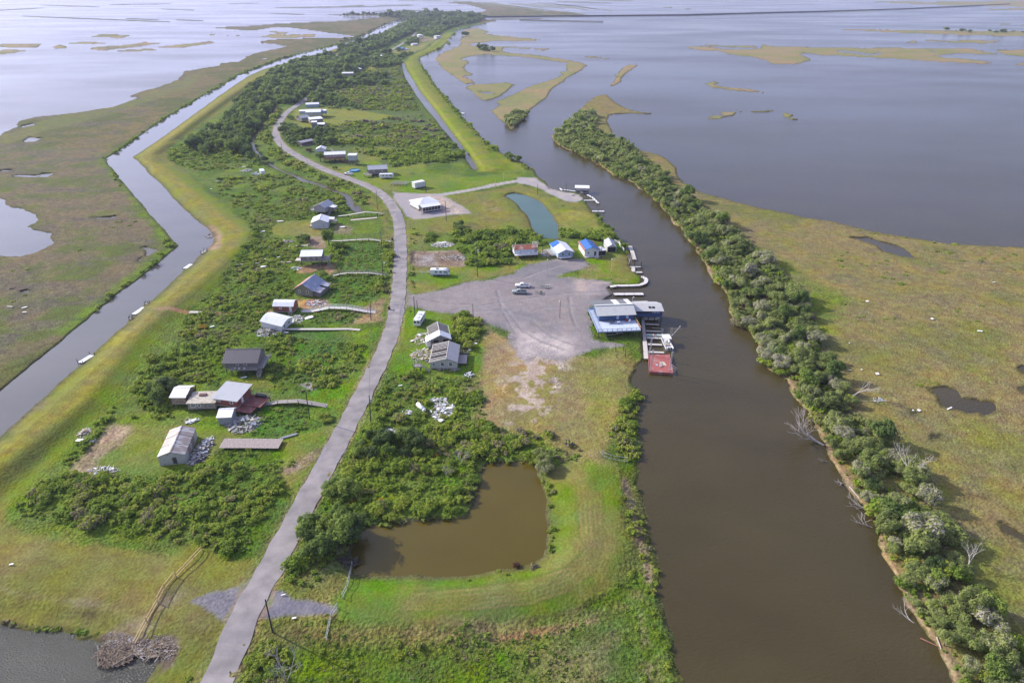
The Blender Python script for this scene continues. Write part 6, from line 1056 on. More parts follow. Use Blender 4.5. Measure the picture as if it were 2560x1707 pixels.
debris('G', (500, 855), 5.2, 3.6, 130, 'flattened wreck of pale boards beside the bush', 1.0, [grey_wood, pale_wood, white_paint, galv], lmax=4); debris('G', (640, 1010), 6, 3.6, 120, 'burned brown timbers on the cleared slab', .8, [mat('brown_debris', (.17, .11, .08), .9), grey_wood, pale_wood, concrete], lmax=2.4); debris('G', (1740, 960), 3, 4.6, 110, 'broken deck framing left of the blue tarp house', 1.0, GW)
debris('D', (2245, 100), 3.6, 3.4, 60, 'white and grey junk beside the parked silver truck', 1.2, WH + [grey_wood]); debris('E', (1980, 1310), 0.1, .1, 1, 'tiny board by the pier frame', .2)
debris('F', (845, 900), 2.2, 1.8, 34, 'white and blue junk left of the orange dirt yard', .9, [white_paint, mat('blue_plastic', (.04, .12, .35), .5), galv]); debris('I', (400, 1250), 2, 1.2, 20, 'white overturned hull scrap on the grass edge', .6, WH); debris('J', (950, 645), 3.6, 1.4, 50, 'white branches and scrap at the lawn corner', .7, WH + [grey_wood], lmax=2.4)
debris('J', (775, 300), 1.6, 2.2, 50, 'brush and board heap on the levee side', .8, [pale_wood, mat('straw_wood', (.4, .3, .2), .9)], lmax=1.6); debris('D', (1930, 690), 3.2, 4.5, 80, 'driftwood and rubble at the canal bend', .5, [concrete, pale_wood, grey_wood, dark_wood], lmax=1.5); debris('F', (740, 580), 3.8, 1.6, 50, 'dark rubble in the brush above the board paths', .5, [grey_wood, dark_wood, pale_wood])
debris('D', (2000, 195), 2.6, 1.2, 30, 'dark scrap lying in the grass right of the levee', .5, [dark_metal, grey_wood]); debris('Q', (1355, 1210), 1.8, 1.6, 14, 'grey white wreckage beside the dead tree on the marsh', .5, [white_paint, galv]); debris('G', (180, 1060), 1.2, .8, 14, 'brown stick heap at the roadside end of the cleared slab', .6, [dark_wood, pale_wood], lmax=1.4)
debris('L', (980, 455), 3.0, 1.3, 50, 'dark brush pile on the near corner of the olive pond', .8, [dark_wood, creosote], lmax=3); debris('E', (1700, 1200), 3, 1.5, 40, 'broken stair wood in front of the grey gable house', .9, [pale_wood, grey_wood]); debris('T', (440, 860), 7, 5, 40, 'black lumber stack beside the far raised house', 1.6, [dark_metal, creosote], lmax=6)
def sheet(zn, c, w, d, label, m=white_paint, tilt=.1, z=.35, name='scrap_sheet', cat='scrap', rz=None):
    X, Y, g = gp(*Z(zn, [c])[0]); s = MB(); x, y = w / 2, d / 2; n = 6; pts = [(-x, -y * .8), (x * .9, -y), (x, y * .7), (x * .2, y), (-x * .9, y * .8)]
    kq = .5 if zn == 'Q' else .72; pts = [(a * kq, b * kq) for a, b in pts]; s.slab([(a, b, a * tilt) for a, b in pts], .1); o = s.build(name, m); o.location = (X, Y, g + z); o.rotation_euler.z = rz if rz is not None else rnd(-.6, .6); tag(o, label, cat); return o
for zn, c, w, d, lb in [('F', (660, 350), 5.5, 1.6, 'long crumpled white sheet left of the mown plot'), ('F', (1395, 417), 4.2, 2.2, 'oval white sheet right of the pale metal shed'), ('F', (455, 470), 3.2, 1.3, 'white sheet by the dark shrub near the levee'), ('F', (465, 882), 3.4, 2.2, 'ribbed white panel below the weathered board path'), ('F', (642, 772), 2.0, 1.4, 'small white panel in brush left of the long grey house'),
        ('F', (1000, 1483), 4.4, 2.8, 'big white sheet below the white railed footbridge'), ('F', (480, 797), 1.4, .8, 'tiny white scrap left of the long grey house'), ('I', (605, 313), 2.2, 1.0, 'white panel above the yellow flowers'), ('I', (925, 825), 2.6, .8, 'pale panel on the lawn below the dark roofed house'), ('I', (1350, 372), 2.6, 1.1, 'white sheet under the straight footbridge'), ('I', (395, 1262), 4.2, 1.5, 'white hull shaped sheet above the cream shed lawn'),
        ('M', (1030, 1205), 2.6, 1.5, 'square white panel in the large rubble patch'), ('M', (862, 1310), 1.8, .9, 'narrow white panel left in the large rubble patch'), ('M', (932, 1350), 1.7, 2.0, 'white panel at the lower edge of the rubble patch'), ('M', (465, 948), 1.8, .5, 'thin white strip in the tall grass'), ('M', (600, 432), 1.6, 1.2, 'pale debris sheet on the green grass near the road'), ('M', (1335, 462), 1.6, 1.0, 'pale green sheet by the yellow green shrub'), ('M', (1265, 535), 1.4, 1.4, 'white sheet against the bushes right of the trailer house'), ('M', (547, 1455), 1.1, .9, 'small white scrap in the thicket'),
        ('Q', (1280, 532), 1.8, 2.4, 'white slab on the marsh, upper left one'), ('Q', (1723, 652), 1.8, 2.2, 'white slab on the marsh, upper middle one'), ('Q', (2048, 736), 3.2, 1.8, 'white slab on the marsh, farthest right'), ('Q', (1348, 1028), 1.8, 2.6, 'white slab on the marsh nearest the tall green tree'), ('Q', (1240, 1000), 1.0, 1.0, 'small white scrap left of the marsh slab'), ('Q', (1160, 1003), 2.0, .4, 'thin white stick shape on the marsh'), ('Q', (1632, 1278), 1.6, 2.0, 'white triangular sheet at the marsh puddle'), ('Q', (1840, 1265), 4.2, .8, 'long white board at the edge of the marsh pond'), ('Q', (2145, 402), 2.6, .7, 'small white board far right on the marsh'), ('Q', (1157, 818), 1, .6, 'tiny white scrap in mid marsh'), ('Q', (1592, 1278), .9, 1, 'tiny grey white scrap in the puddle'),
        ('Q', (175, 232), 1.2, 1.0, 'tiny white scrap at the foot of the far bank trees'), ('P', (1285, 528), 4.0, 3.0, 'white tarp caught in the far bank trees'), ('P', (1012, 322), 1.8, 1.6, 'small white tarp among the far bank trees'), ('D', (225, 1350), 2.6, 1, 'white board in the left marsh'), ('D', (225, 1393), 2.4, .8, 'second white board in the left marsh, just below the other'), ('D', (90, 1342), 4, .5, 'thin long white board at the left marsh edge'), ('D', (2225, 65), 4, 1.6, 'overturned white boat shape in the upper brush'), ('D', (1926, 268), 1.6, 1, 'white lump in the brush near the levee'),
        ('G', (1935, 988), 0.1, 0.1, ''), ('L', (498, 978), 1.2, .5, 'white scrap at the grass edge of the gravel turnout'), ('L', (398, 765), 1.3, .3, 'white strip on the gravel turnout'), ('K', (108, 485), 1.2, .5, 'white scrap on the mown levee grass'), ('G', (1100, 0), .1, .1, '')]:
    if lb: sheet(zn, c, w, d, lb)
# tank, posts, pool, fence, bins, table, tyres
t = thing('propane_tank', (*gp(*Z('M', [(705, 1215)])[0]),), -.95, 'white cylindrical tank lying in the rubble', 'tank'); s = MB(); s.cyl((-1.9, 0, .85), (1.9, 0, .85), .62, .62, 16); s.cyl((1.9, 0, .85), (2.2, 0, .85), .62, .35, 16); s.cyl((-2.2, 0, .85), (-1.9, 0, .85), .35, .62, 16); s.build('tank_body', white_paint, t, True)
for x in (-1.2, 1.2): s = MB(); s.box(x - .1, x + .1, -.4, .4, 0, .3); s.build('saddle', concrete, t)
s = MB(); s.cyl((0, 0, 1.45), (0, 0, 1.7), .15, .15, 8); s.build('valve', galv, t)
t = thing('paddling_pool', (*gp(*Z('E', [(1532, 1168)])[0]),), 0, 'round bright blue above ground pool on the lawn', 'pool'); s = MB()
for i in range(20): a = 2 * math.pi * i / 20; c = 2 * math.pi * (i + 1) / 20; s.hexa([(3.1 * math.cos(a), 3.1 * math.sin(a), 0), (3.2 * math.cos(a), 3.2 * math.sin(a), 0), (3.2 * math.cos(c), 3.2 * math.sin(c), 0), (3.1 * math.cos(c), 3.1 * math.sin(c), 0), (2.9 * math.cos(a), 2.9 * math.sin(a), .9), (3.1 * math.cos(a), 3.1 * math.sin(a), .9), (3.1 * math.cos(c), 3.1 * math.sin(c), .9), (2.9 * math.cos(c), 2.9 * math.sin(c), .9)])
s.build('pool_wall', mat('pool_blue', (.04, .22, .5), .5), t); s = MB(); s.add([(2.95 * math.cos(2 * math.pi * i / 20), 2.95 * math.sin(2 * math.pi * i / 20), .6) for i in range(20)], [tuple(range(20))]); s.build('pool_water', mat('pool_water', (.2, .4, .5), .1), t)
# ------------------------------------------------------------ poles
def world_h(bx, by, ty):
    g = max(zg(bx, by), 0); X, Y = G(bx, by, g); lo, hi = 0, 25
    for _ in range(30):
        m_ = (lo + hi) / 2
        if Pj(X, Y, g + m_)[1] > ty: lo = m_
        else: hi = m_
    return X, Y, g, lo
def pole(zn, b, tpx, label, light=False, trans=False, r=.16, band=False, cross=False, m=None, cat='utility pole', group=None, name='utility_pole', arm=1):
    B_ = Z(zn, [b])[0]; T_ = Z(zn, [tpx])[0]; X, Y, g, h = world_h(B_[0], B_[1], T_[1])
    tx = Pj(X, Y, g + h)[0]; dxm = (T_[0] - tx) / FPX * (math.cos(PITCH) * Y + math.sin(PITCH) * (HC - g - h)); dxm = max(min(dxm, 1.2), -1.2)
    t = thing(name, (X, Y, g), 0, label, cat, group); s = MB(); s.cyl((0, 0, -.5), (dxm, 0, h), r, r * .72, 9); s.build('shaft', m or creosote, t)
    if light:
        s = MB(); s.beam((dxm, 0, h - .25), (dxm + .9 * arm, 0, h - .05), .06, .06); a_ = s.build('lamp_arm', galv, t); s = MB(); s.cyl((dxm + 1.0 * arm, 0, h - .22), (dxm + 1.0 * arm, 0, h + .12), .26, .14, 10); s.build('lamp_head', white_paint, a_)
    if trans: s = MB(); s.cyl((dxm + .38, -.05, h - 2.2), (dxm + .38, -.05, h - 1.1), .27, .27, 12); s.build('transformer', galv, t)
    if band: s = MB(); s.box(-.2, .2, -.22, .22, .9, 1.9); s.build('orange_guard', mat('orange_guard', (.6, .22, .04), .6), t)
    if cross or (cat == 'utility pole' and h > 7): s = MB(); s.cyl((dxm, 0, h), (dxm, 0, h + .25), .05, .05, 6); s.build('insulator', galv, t)
    return (X + dxm, Y, g + h)
W_ = {}
W_['fg'] = pole('L', (300, 1100), (232, 800), 'nearest dark pole leaning beside the gravel turnout', r=.17)
W_['a'] = pole('M', (122, 1370), (106, 1052), 'dark pole with grey transformer right of the road near the thicket', trans=True)
W_['i'] = pole('I', (1585, 1235), (1545, 960), 'leaning thin pole behind the arched footbridge')
W_['b'] = pole('M', (126, 185), (120, 0), 'pole left of the road beside the white railed footbridge')
W_['c'] = pole('F', (1872, 1035), (1860, 832), 'pole with lamp between third footbridge and road', light=True)
W_['d'] = pole('F', (1860, 680), (1835, 450), 'pole near the second footbridge at the road'); W_['e'] = pole('E', (1805, 1620), (1787, 1375), 'pole at the inside of the road bend by the slough')
W_['f'] = pole('E', (978, 1118), (974, 1000), 'pole beside the road in front of the red deck camp', m=concrete); W_['g'] = pole('E', (684, 955), (670, 825), 'pole standing at the outer edge of the tight road bend'); W_['h'] = pole('E', (525, 748), (516, 635), 'pole in the brush left of the upper bend')
W_['k'] = pole('G', (546, 575), (531, 345), 'tall pole in front of the pale gravel drive'); W_['l'] = pole('G', (911, 1230), (903, 885), 'tall pole with transformer at the green thicket', trans=True)
pole('G', (1730, 1215), (1728, 1030), 'light pole at the upper edge of the gravel yard', light=True, r=.1, cat='light pole', name='light_pole', m=grey_wood, arm=.3); pole('H', (750, 1105), (757, 905), 'light pole in the middle of the gravel yard', light=True, r=.1, cat='light pole', name='light_pole', arm=-.3); pole('H', (1355, 605), (1362, 412), 'light pole with orange guard on the grass point', light=True, r=.1, band=True, cat='light pole', name='light_pole', m=galv, arm=.1)
W_['m'] = pole('G', (1618, 262), (1620, 140), 'pole at the bend of the gravel side road'); pole('G', (1120, 190), (1122, 80), 'thin grey pole along the gravel side road', m=galv, r=.12); pole('G', (306, 245), (300, 125), 'pole beside the small white box trailer')
W_['n'] = pole('F', (2248, 1515), (2231, 1230), 'tall pole above the parked white camper'); pole('F', (2276, 1375), (2266, 1272), 'short post beside the tall pole at the yard corner', cat='post', name='wooden_post', r=.12); W_['o'] = pole('M', (1308, 275), (1300, 0), 'thin pole at the right edge of the green brush by the yard', r=.12)
W_['p'] = pole('H', (1236, 420), (1252, 180), 'pole in front of the lean-to porch by the river'); pole('H', (547, 345), (551, 245), 'pole between the gutted white house and the tarp cottage', r=.12); pole('G', (402, 1118), (402, 960), 'thin post behind the travel trailer', r=.07, m=galv, cat='post', name='wooden_post')
pole('G', (1217, 120), (1219, 10), 'thin pole at the upper end of the green field', r=.1, m=galv); pole('O', (868, 235), (866, 90), 'small lamp post at the corner of the blue house roof', light=True, r=.07, m=white_paint, cat='light pole', name='light_pole', arm=.5)
for b, tp, lb in [((566, 1062), (569, 925), 'black post with white box, upper left of the four'), ((711, 1055), (710, 950), 'black post, upper right of the four'), ((740, 1165), (742, 1012), 'black post, lower right of the four'), ((587, 1172), (588, 1090), 'shortest black post, lower left of the four')]:
    pole('O', b, tp, lb, cat='post', name='wooden_post', r=.13, group='four black posts below the blue house')
for b, tp, lb in [((900, 430), (912, 1240 - 1240 + 330), '')][:0]: pass
for b, tp, lb in [((912, 1300), (914, 1245), 'black mooring pile left of the pair'), ((990, 1300), (998, 1240), 'black mooring pile right of the pair'), ((808, 1030), (812, 985), 'lone black pile upstream of the docks'), ((75, 385), (76, 280), 'thin pile by the gravel circle bulkhead')]:
    pole('P', b, tp, lb, cat='mooring pile', name='mooring_pile', r=.15)
# sagging wires between neighbouring poles
def wire(a, b, sag=.9):
    s = MB(); a = Vector(a); b = Vector(b); n = 14; pr = None
    for i in range(n + 1):
        t = i / n; p = a.lerp(b, t) - Vector((0, 0, sag * 4 * t * (1 - t))) - a
        if pr: s.cyl(pr, p, .03, .03, 4)
        pr = p
    o = s.build('power_line', dark_metal); o.location = a; return o
for i, (u, v) in enumerate([('a', 'b'), ('b', 'c'), ('c', 'd'), ('d', 'e'), ('e', 'f'), ('f', 'g'), ('g', 'h'), ('l', 'k'), ('n', 'b'), ('n', 'o')]):
    tag(wire(W_[u], W_[v]), ['sagging wire from the transformer pole up to the footbridge pole', 'wire crossing the verge up to the lamp pole', 'wire from lamp pole to the second footbridge pole', 'wire to the pole at the inner road bend', 'wire over the slough to the camp pole', 'wire along the curving road', 'wire over the upper bend', 'wire across the mown field past the thicket', 'wire over the road at the yard corner', 'wire over the yard corner brush'][i], 'power line')
# ------------------------------------------------------------ vehicles
def pickup(zn, c, rz, body, label, extcab=False):
    X, Y, g = gp(*Z(zn, [c])[0]); t = thing('pickup_truck', (X, Y, g + .02), rz, label, 'pickup truck'); L = 5.8; h = .95
    s = MB(); prof = [(-2.9, .45), (-2.9, .95), (-2.75, 1.08), (-1.2, 1.15), (2.9, 1.15), (2.9, .45)]; s.prism(prof[:4] + [(.55, 1.15), (.55, .45)], -.98, .98, 0, 'y'); s.build('body', body, t)
    s = MB(); s.box(.552, 2.9, -.98, -.86, .45, 1.2); s.box(.552, 2.9, .86, .98, .45, 1.2); s.box(2.8, 2.9, -.86, .86, .45, 1.2); s.box(.552, .66, -.86, .86, .45, 1.2); s.build('cargo_bed', body, t); s = MB(); s.box(.66, 2.8, -.86, .86, .5, .6); s.build('bed_floor', dark_metal, t)
    x0, x1, x2, x3 = -1.25, -.65, .2, .5
    s = MB(); s.hexa([(x0, -.93, 1.14), (x3, -.93, 1.14), (x3, .93, 1.14), (x0, .93, 1.14), (x1, -.75, 1.82), (x2 + .1, -.75, 1.82), (x2 + .1, .75, 1.82), (x1, .75, 1.82)]); cab = s.build('cab', body, t)
    s = MB(); s.slab([(x0 + .04, -.8, 1.2), (x0 + .04, .8, 1.2), (x1 - .03, .68, 1.76), (x1 - .03, -.68, 1.76)], .02); s.build('windshield', glass, cab)
    for sg in (-1, 1): s = MB(); s.slab([(x0 + .3, sg * .925, 1.22), (x3 - .1, sg * .925, 1.22), (x2, sg * .80, 1.7), (x1 + .06, sg * .80, 1.7)], .03); s.build('side_window', glass, cab)
    for x in (-1.95, 1.85):
        for y in (-.88, .88): s = MB(); s.cyl((x, y - .12, .4), (x, y + .12, .4), .4, .4, 14); w_ = s.build('wheel', rubber, t); s = MB(); s.cyl((x, y - .13, .4), (x, y + .13, .4), .2, .2, 10); s.build('rim', galv, w_)
    for y in (-.7, .7): s = MB(); s.box(-2.93, -2.87, y - .2, y + .2, .75, .95); s.build('headlight', white_paint, t)
    s = MB(); s.box(-2.98, -2.9, -.95, .95, .4, .62); s.build('bumper', galv, t); return t
a0 = -.04
pickup('H', (313, 742), a0, mat('truck_white', (.75, .75, .75), .3, var=.02, spec=.6), 'white pickup truck in the gravel yard, upper one of two'); pickup('H', (278, 815), a0, mat('truck_silver', (.3, .33, .32), .3, var=.03, spec=.7), 'grey green pickup truck in the gravel yard, lower one of two')
pickup('E', (1465, 1212), -.35, mat('truck_white', (.75, .75, .75)), 'white pickup on the lawn left of the grey gable house'); pickup('E', (378, 1215), 2.6, mat('truck_pale', (.5, .53, .55), .35), 'silver pickup parked beside the camper in the upper brush')
def boat_trailer(zn, a, b, label, green=False):
    p = Vector(gp(*Z(zn, [a])[0])); q = Vector(gp(*Z(zn, [b])[0])); d = q - p; L = d.length; t = thing('boat_trailer', p, math.atan2(d.y, d.x), label, 'boat trailer')
    s = MB(); s.beam((0, 0, .45), (L * .35, 0, .45), .12, .1)
    for sg in (-1, 1): s.beam((L * .35, 0, .45), (L * .55, sg * .7, .45), .09, .1); s.beam((L * .55, sg * .7, .45), (L, sg * .7, .45), .09, .1)
    for x in (.55, .7, .85, .98): s.beam((L * x, -.72, .45), (L * x, .72, .45), .08, .08)
    s.build('frame', galv, t)
    for sg in (-1, 1):
        s = MB(); s.beam((L * .5, sg * .35, .62), (L * .97, sg * .35, .62), .14, .08); s.build('bunk', mat('olive_bunk', (.1, .11, .06), .8), t)
        for x in ((L * .82, L * .95) if L > 6.5 else (L * .85,)):
            s = MB(); s.cyl((x, sg * .95 - .1, .33), (x, sg * .95 + .1, .33), .33, .33, 12); w_ = s.build('wheel', rubber, t); s = MB(); s.cyl((x, sg * .95 - .11, .33), (x, sg * .95 + .11, .33), .16, .16, 8); s.build('rim', galv, w_)
            s = MB(); s.box(x - .42, x + .42, sg * .95 - .13, sg * .95 + .13, .7, .75); s.build('fender', white_paint if not green else grey_wall, t)
    s = MB(); s.box(L * .36, L * .38, -.05, .05, .45, 1.1); s.build('winch_post', galv, t)
boat_trailer('H', (405, 740), (632, 752), 'long tandem boat trailer hitched to the white pickup'); boat_trailer('H', (372, 808), (556, 818), 'shorter boat trailer behind the grey green pickup', True)
def camper(zn, c, rz, label, L=8.0, W_=2.5, H_=2.9, nose='slant', ac=2, frontwin=False, cat='camper', stripes=True):
    X, Y, g = gp(*Z(zn, [c])[0]); t = thing('camper_trailer', (X, Y, g), rz, label, cat); z0 = .65
    if nose == 'slant': prof = [(-L / 2, z0), (-L / 2, H_ - .25), (-L / 2 + .3, H_), (L / 2 - 1.4, H_), (L / 2 - .5, H_ - .6), (L / 2, z0 + .7), (L / 2 - .25, z0)]
    elif nose == 'round': prof = [(-L / 2 + .5, z0)] + [(-L / 2 + .9 - .9 * math.sin(a), z0 + 1.1 + 1.1 * -math.cos(a) if a < 1.57 else z0 + 1.1 + 1.1 * math.sin(a - 1.57)) for a in (.6, 1.2, 1.8, 2.4, 3.1)] + [(L / 2 - .9 + .9 * math.sin(a), z0 + 1.1 - 1.1 * math.cos(a)) for a in (3.1, 2.4, 1.8, 1.2, .6)] + [(L / 2 - .5, z0)]
    else: prof = [(-L / 2, z0), (-L / 2, H_ - .3), (-L / 2 + .2, H_), (L / 2 - .25, H_), (L / 2, H_ - .35), (L / 2, z0)]
    s = MB(); s.prism(prof, -W_ / 2, W_ / 2, 0, 'y'); s.build('body', mat('camper_white', (.7, .71, .71), .4, var=.04, dirt=(.5, .5, .48), dirt_amt=.1), t)
    for sg in (-1, 1):
        for x in (-L * .26, -L * .02, L * .2): s = MB(); s.box(x, x + 1.0, sg * W_ / 2 + (0 if sg > 0 else -.03), sg * W_ / 2 + (.03 if sg > 0 else 0), z0 + 1.0, z0 + 1.55); s.build('window', glass, t)
        s = MB(); s.box(L * .33, L * .33 + .65, sg * W_ / 2 + (.002 if sg > 0 else -.04), sg * W_ / 2 + (.04 if sg > 0 else -.002), z0 + .1, z0 + 1.9); s.build('door', mat('camper_trim', (.35, .38, .42), .5), t)
        if stripes: s = MB(); s.box(-L / 2 + .1, L / 2 - .4, sg * W_ / 2 + (.002 if sg > 0 else -.02), sg * W_ / 2 + (.02 if sg > 0 else -.002), z0 + .1, z0 + .35); s.build('stripe', mat('camper_blue_stripe', (.15, .2, .3), .5), t)
    for x in (-.5, .5):
        for y in (-W_ / 2 + .05, W_ / 2 - .05): s = MB(); s.cyl((x, y - .12, .36), (x, y + .12, .36), .36, .36, 12); s.build('wheel', rubber, t)
    for k in range(ac): x = -L * .2 + k * L * .35; s = MB(); s.box(x, x + .9, -.4, .4, H_ - .02 if nose != 'round' else 2.8, H_ + .25 if nose != 'round' else 3.1); s.build('roof_unit', grey_wall if nose == 'slant' and k == 0 else white_paint, t)
    if frontwin:
        for y in (-.62, .62): s = MB(); s.box(L / 2 + .005, L / 2 + .04, y - .42, y + .42, H_ - 1.25, H_ - .55); s.build('rear_window', glass, t)
    if nose == 'slant': s = MB(); s.slab([(L / 2 - .5, -.9, H_ - .58), (L / 2 - .5, .9, H_ - .58), (L / 2 - .12, .85, z0 + .95), (L / 2 - .12, -.85, z0 + .95)], -.03); s.build('front_window', glass, t)
    s = MB(); s.beam((-L / 2 if nose != 'slant' else -L / 2, 0, .5), (-L / 2 - 1.2, 0, .5), .12, .12); s.build('hitch', dark_metal, t)
    return t
camper('G', (475, 1215), -.02, 'long white travel trailer on the lawn above the gravel yard'); camper('M', (690, 215), -1.72, 'white camper with two dark rear windows at the yard corner', L=7.5, nose='box', ac=3, frontwin=True, stripes=False)
camper('E', (1912, 1250), .08, 'round ended white camper beside the grey gable house', L=9, nose='round', ac=0, stripes=False); camper('E', (455, 1205), -1.1, 'white camper parked in the upper brush beside the silver truck', L=6.5, nose='box', ac=1, stripes=False)
s = thing('drawbar_rack', (*gp(*Z('G', [(315, 1190)])[0]),), 0, 'low metal tow frame left of the travel trailer', 'tow frame'); q_ = MB(); q_.beam((-2.6, .3, .5), (2.4, .6, .7), .12, .12); q_.beam((-2.6, .3, .5), (-1.5, -.7, .4), .1, .1); q_.beam((-1.5, -.7, .4), (2.4, .3, .6), .1, .1); q_.build('frame', galv, s)
# moored boats and barge
X, Y = G(*Z('O', [(1470, 905)])[0], .6); t = thing('white_boat', (X, Y, 0), math.pi / 2 + .05, 'white motor boat with square hard top moored beside the slips', 'boat')
hull = mat('boat_white', (.72, .72, .7), .35, var=.04); s = MB(); Lb = 8.6; wbm = 1.4
pr = [(-Lb / 2, wbm), (0, wbm), (Lb * .3, wbm * .9), (Lb * .45, wbm * .45), (Lb / 2, 0)]; out = pr + [(x, -y) for x, y in pr[-2::-1]]; n = len(out)
s.add([(x, y * .75, -.15) for x, y in out] + [(x, y, .85 + max(0, x) * .06) for x, y in out] + [(x * .94, y * .85, .85 + max(0, x) * .06) for x, y in out] + [(x * .9, y * .8, .4) for x, y in out], [(i, (i + 1) % n, (i + 1) % n + n, i + n) for i in range(n)] + [(i + n, (i + 1) % n + n, (i + 1) % n + 2 * n, i + 2 * n) for i in range(n)] + [(i + 2 * n, (i + 1) % n + 2 * n, (i + 1) % n + 3 * n, i + 3 * n) for i in range(n)] + [tuple(range(3 * n, 4 * n)), tuple(range(n - 1, -1, -1))]); s.build('hull', hull, t)
s = MB(); s.box(-1.0, 2.4, -1.35, 1.35, 2.55, 2.68); s.build('hard_top', white_paint, t)
for x in (-.9, 1.9):
    for y in (-1.0, 1.0): s = MB(); s.cyl((x, y, .8), (x, y, 2.55), .035, .035, 6); s.build('top_post', galv, t)
s = MB(); s.box(0, 1.0, -.5, .5, .4, 1.5); s.build('console', white_paint, t); s = MB(); s.box(-1.9, -1.2, -.8, .8, .4, 1.0); s.build('seat', mat('tan_seat', (.5, .42, .32), .7), t)
for y in (-.4, .4): s = MB(); s.box(-Lb / 2 - .55, -Lb / 2 + .02, y - .18, y + .18, .5, 1.3); s.build('outboard_motor', dark_metal, t)
s = MB(); [s.cyl((Lb * .3, y, .9), (Lb * .46, y * .4, 1.5), .03, .03, 5) for y in (-1, 1)]; s.beam((Lb * .46, -.4, 1.5), (Lb * .46, .4, 1.5), .05, .05); s.build('bow_rail', galv, t)
X, Y = G(*Z('O', [(1240, 775)])[0], .3); t = thing('green_skiff', (X, Y, 0), -.05, 'small grey green skiff between the finger piers', 'boat'); s = MB(); s.hexa([(-2.6, -.6, -.1), (2.6, -.6, -.1), (2.6, .6, -.1), (-2.6, .6, -.1), (-2.8, -.8, .55), (2.8, -.8, .55), (2.8, .8, .55), (-2.8, .8, .55)]); s.build('hull', mat('skiff_green', (.3, .36, .31), .6, var=.1), t)
for x in (-1.5, 0, 1.5): s = MB(); s.box(x - .15, x + .15, -.75, .75, .56, .62); s.build('thwart', galv, t)
s = MB(); s.cyl((.4, 0, .6), (.4, 0, .95), .22, .2, 8); s.build('fuel_can', red_p, t)
c4 = [Vector((*G(x, y, .75), .75)) for x, y in Z('O', [(1162, 1420), (1590, 1442), (1520, 1110), (1145, 1110)])]; ang = math.atan2(c4[1].y - c4[0].y, c4[1].x - c4[0].x)
t = thing('red_barge', (c4[0].x, c4[0].y, 0), 0, 'flat red decked barge with four tall lift posts at the slips', 'barge'); o3 = Vector((c4[0].x, c4[0].y, 0)); cc = [c - o3 for c in c4]
s = MB(); s.hexa([(c.x, c.y, -.4) for c in cc] + [(c.x, c.y, .75) for c in cc]); s.build('deck_hull', mat('barge_red', (.33, .095, .085), .75, var=.12, scale=1.2, dirt=(.34, .2, .17), dirt_amt=.3), t)
s = MB(); [s.beam(cc[i] + Vector((0, 0, .06)), cc[(i + 1) % 4] + Vector((0, 0, .06)), .18, .12) for i in (0, 1, 3)]; s.build('gunwale', mat('gunwale', (.3, .12, .1), .7), t)
s = MB(); m_ = (cc[0] + cc[1] + cc[2] + cc[3]) / 4; s.slab([m_ + Vector((.3, -1.2, .06)), m_ + Vector((1.9, -1.6, .06)), m_ + Vector((1.6, .6, .06)), m_ + Vector((.9, 1.0, .06))], .04); s.build('plywood', mat('tan_ply', (.55, .45, .32), .8), t); s = MB(); [s.beam(m_ + Vector((-.6 + k * .25, -2.6, .1 + k * .03)), m_ + Vector((.1 + k * .2, .6, .12)), .12, .1) for k in range(4)]; s.build('lumber', pale_wood, t); s = MB(); s.slab([m_ + Vector((-1.6, -1.6, .06)), m_ + Vector((-.9, -1.7, .06)), m_ + Vector((-.8, -.6, .06)), m_ + Vector((-1.5, -.5, .06))], .05); s.build('hatch', galv, t)
def frame_post(u, w, h, nm='lift_post'):   # open lattice aluminium post leaning a little
    s = MB()
    for dx in (-.17, .17): s.beam(Vector(u) + Vector((dx, 0, 0)), Vector(w) + Vector((dx, 0, 0)), .14, .14)
    for k in range(9): p = Vector(u).lerp(Vector(w), k / 8); q = Vector(u).lerp(Vector(w), min(k + 1, 8) / 8); s.beam(p + Vector((-.18, 0, 0)), q + Vector((.18, 0, 0)), .04, .04)
    p = Vector(w); s.box(p.x - .3, p.x + .3, p.y - .12, p.y + .12, p.z, p.z + .2); return s
for (u, tp), kk in zip([(((1160, 1120)), (1210, 830)), ((1185, 1400), (1232, 1045)), ((1520, 1400), (1578, 1070))], range(3)):
    B_ = Z('O', [u])[0]; T_ = Z('O', [tp])[0]; X, Y = G(*B_, .8); 
    hi = 0
    for hh in np.arange(0, 12, .1):
        if Pj(X, Y, .8 + hh)[1] > T_[1]: hi = hh
    dx = (T_[0] - Pj(X, Y, .8 + hi)[0]) / 7.0; frame_post((X - o3.x, Y - o3.y, .8), (X - o3.x + dx, Y - o3.y, .8 + hi), 0).build('lift_post', galv, t)
s = MB(); q = cc[1]; [s.beam(q + Vector((.6 + k * .5, .2 + k, .3)), q + Vector((-.6 + k * .5, 3.0 + k, .35)), .06, .06) for k in range(3)]; s.build('side_frame', galv, t)
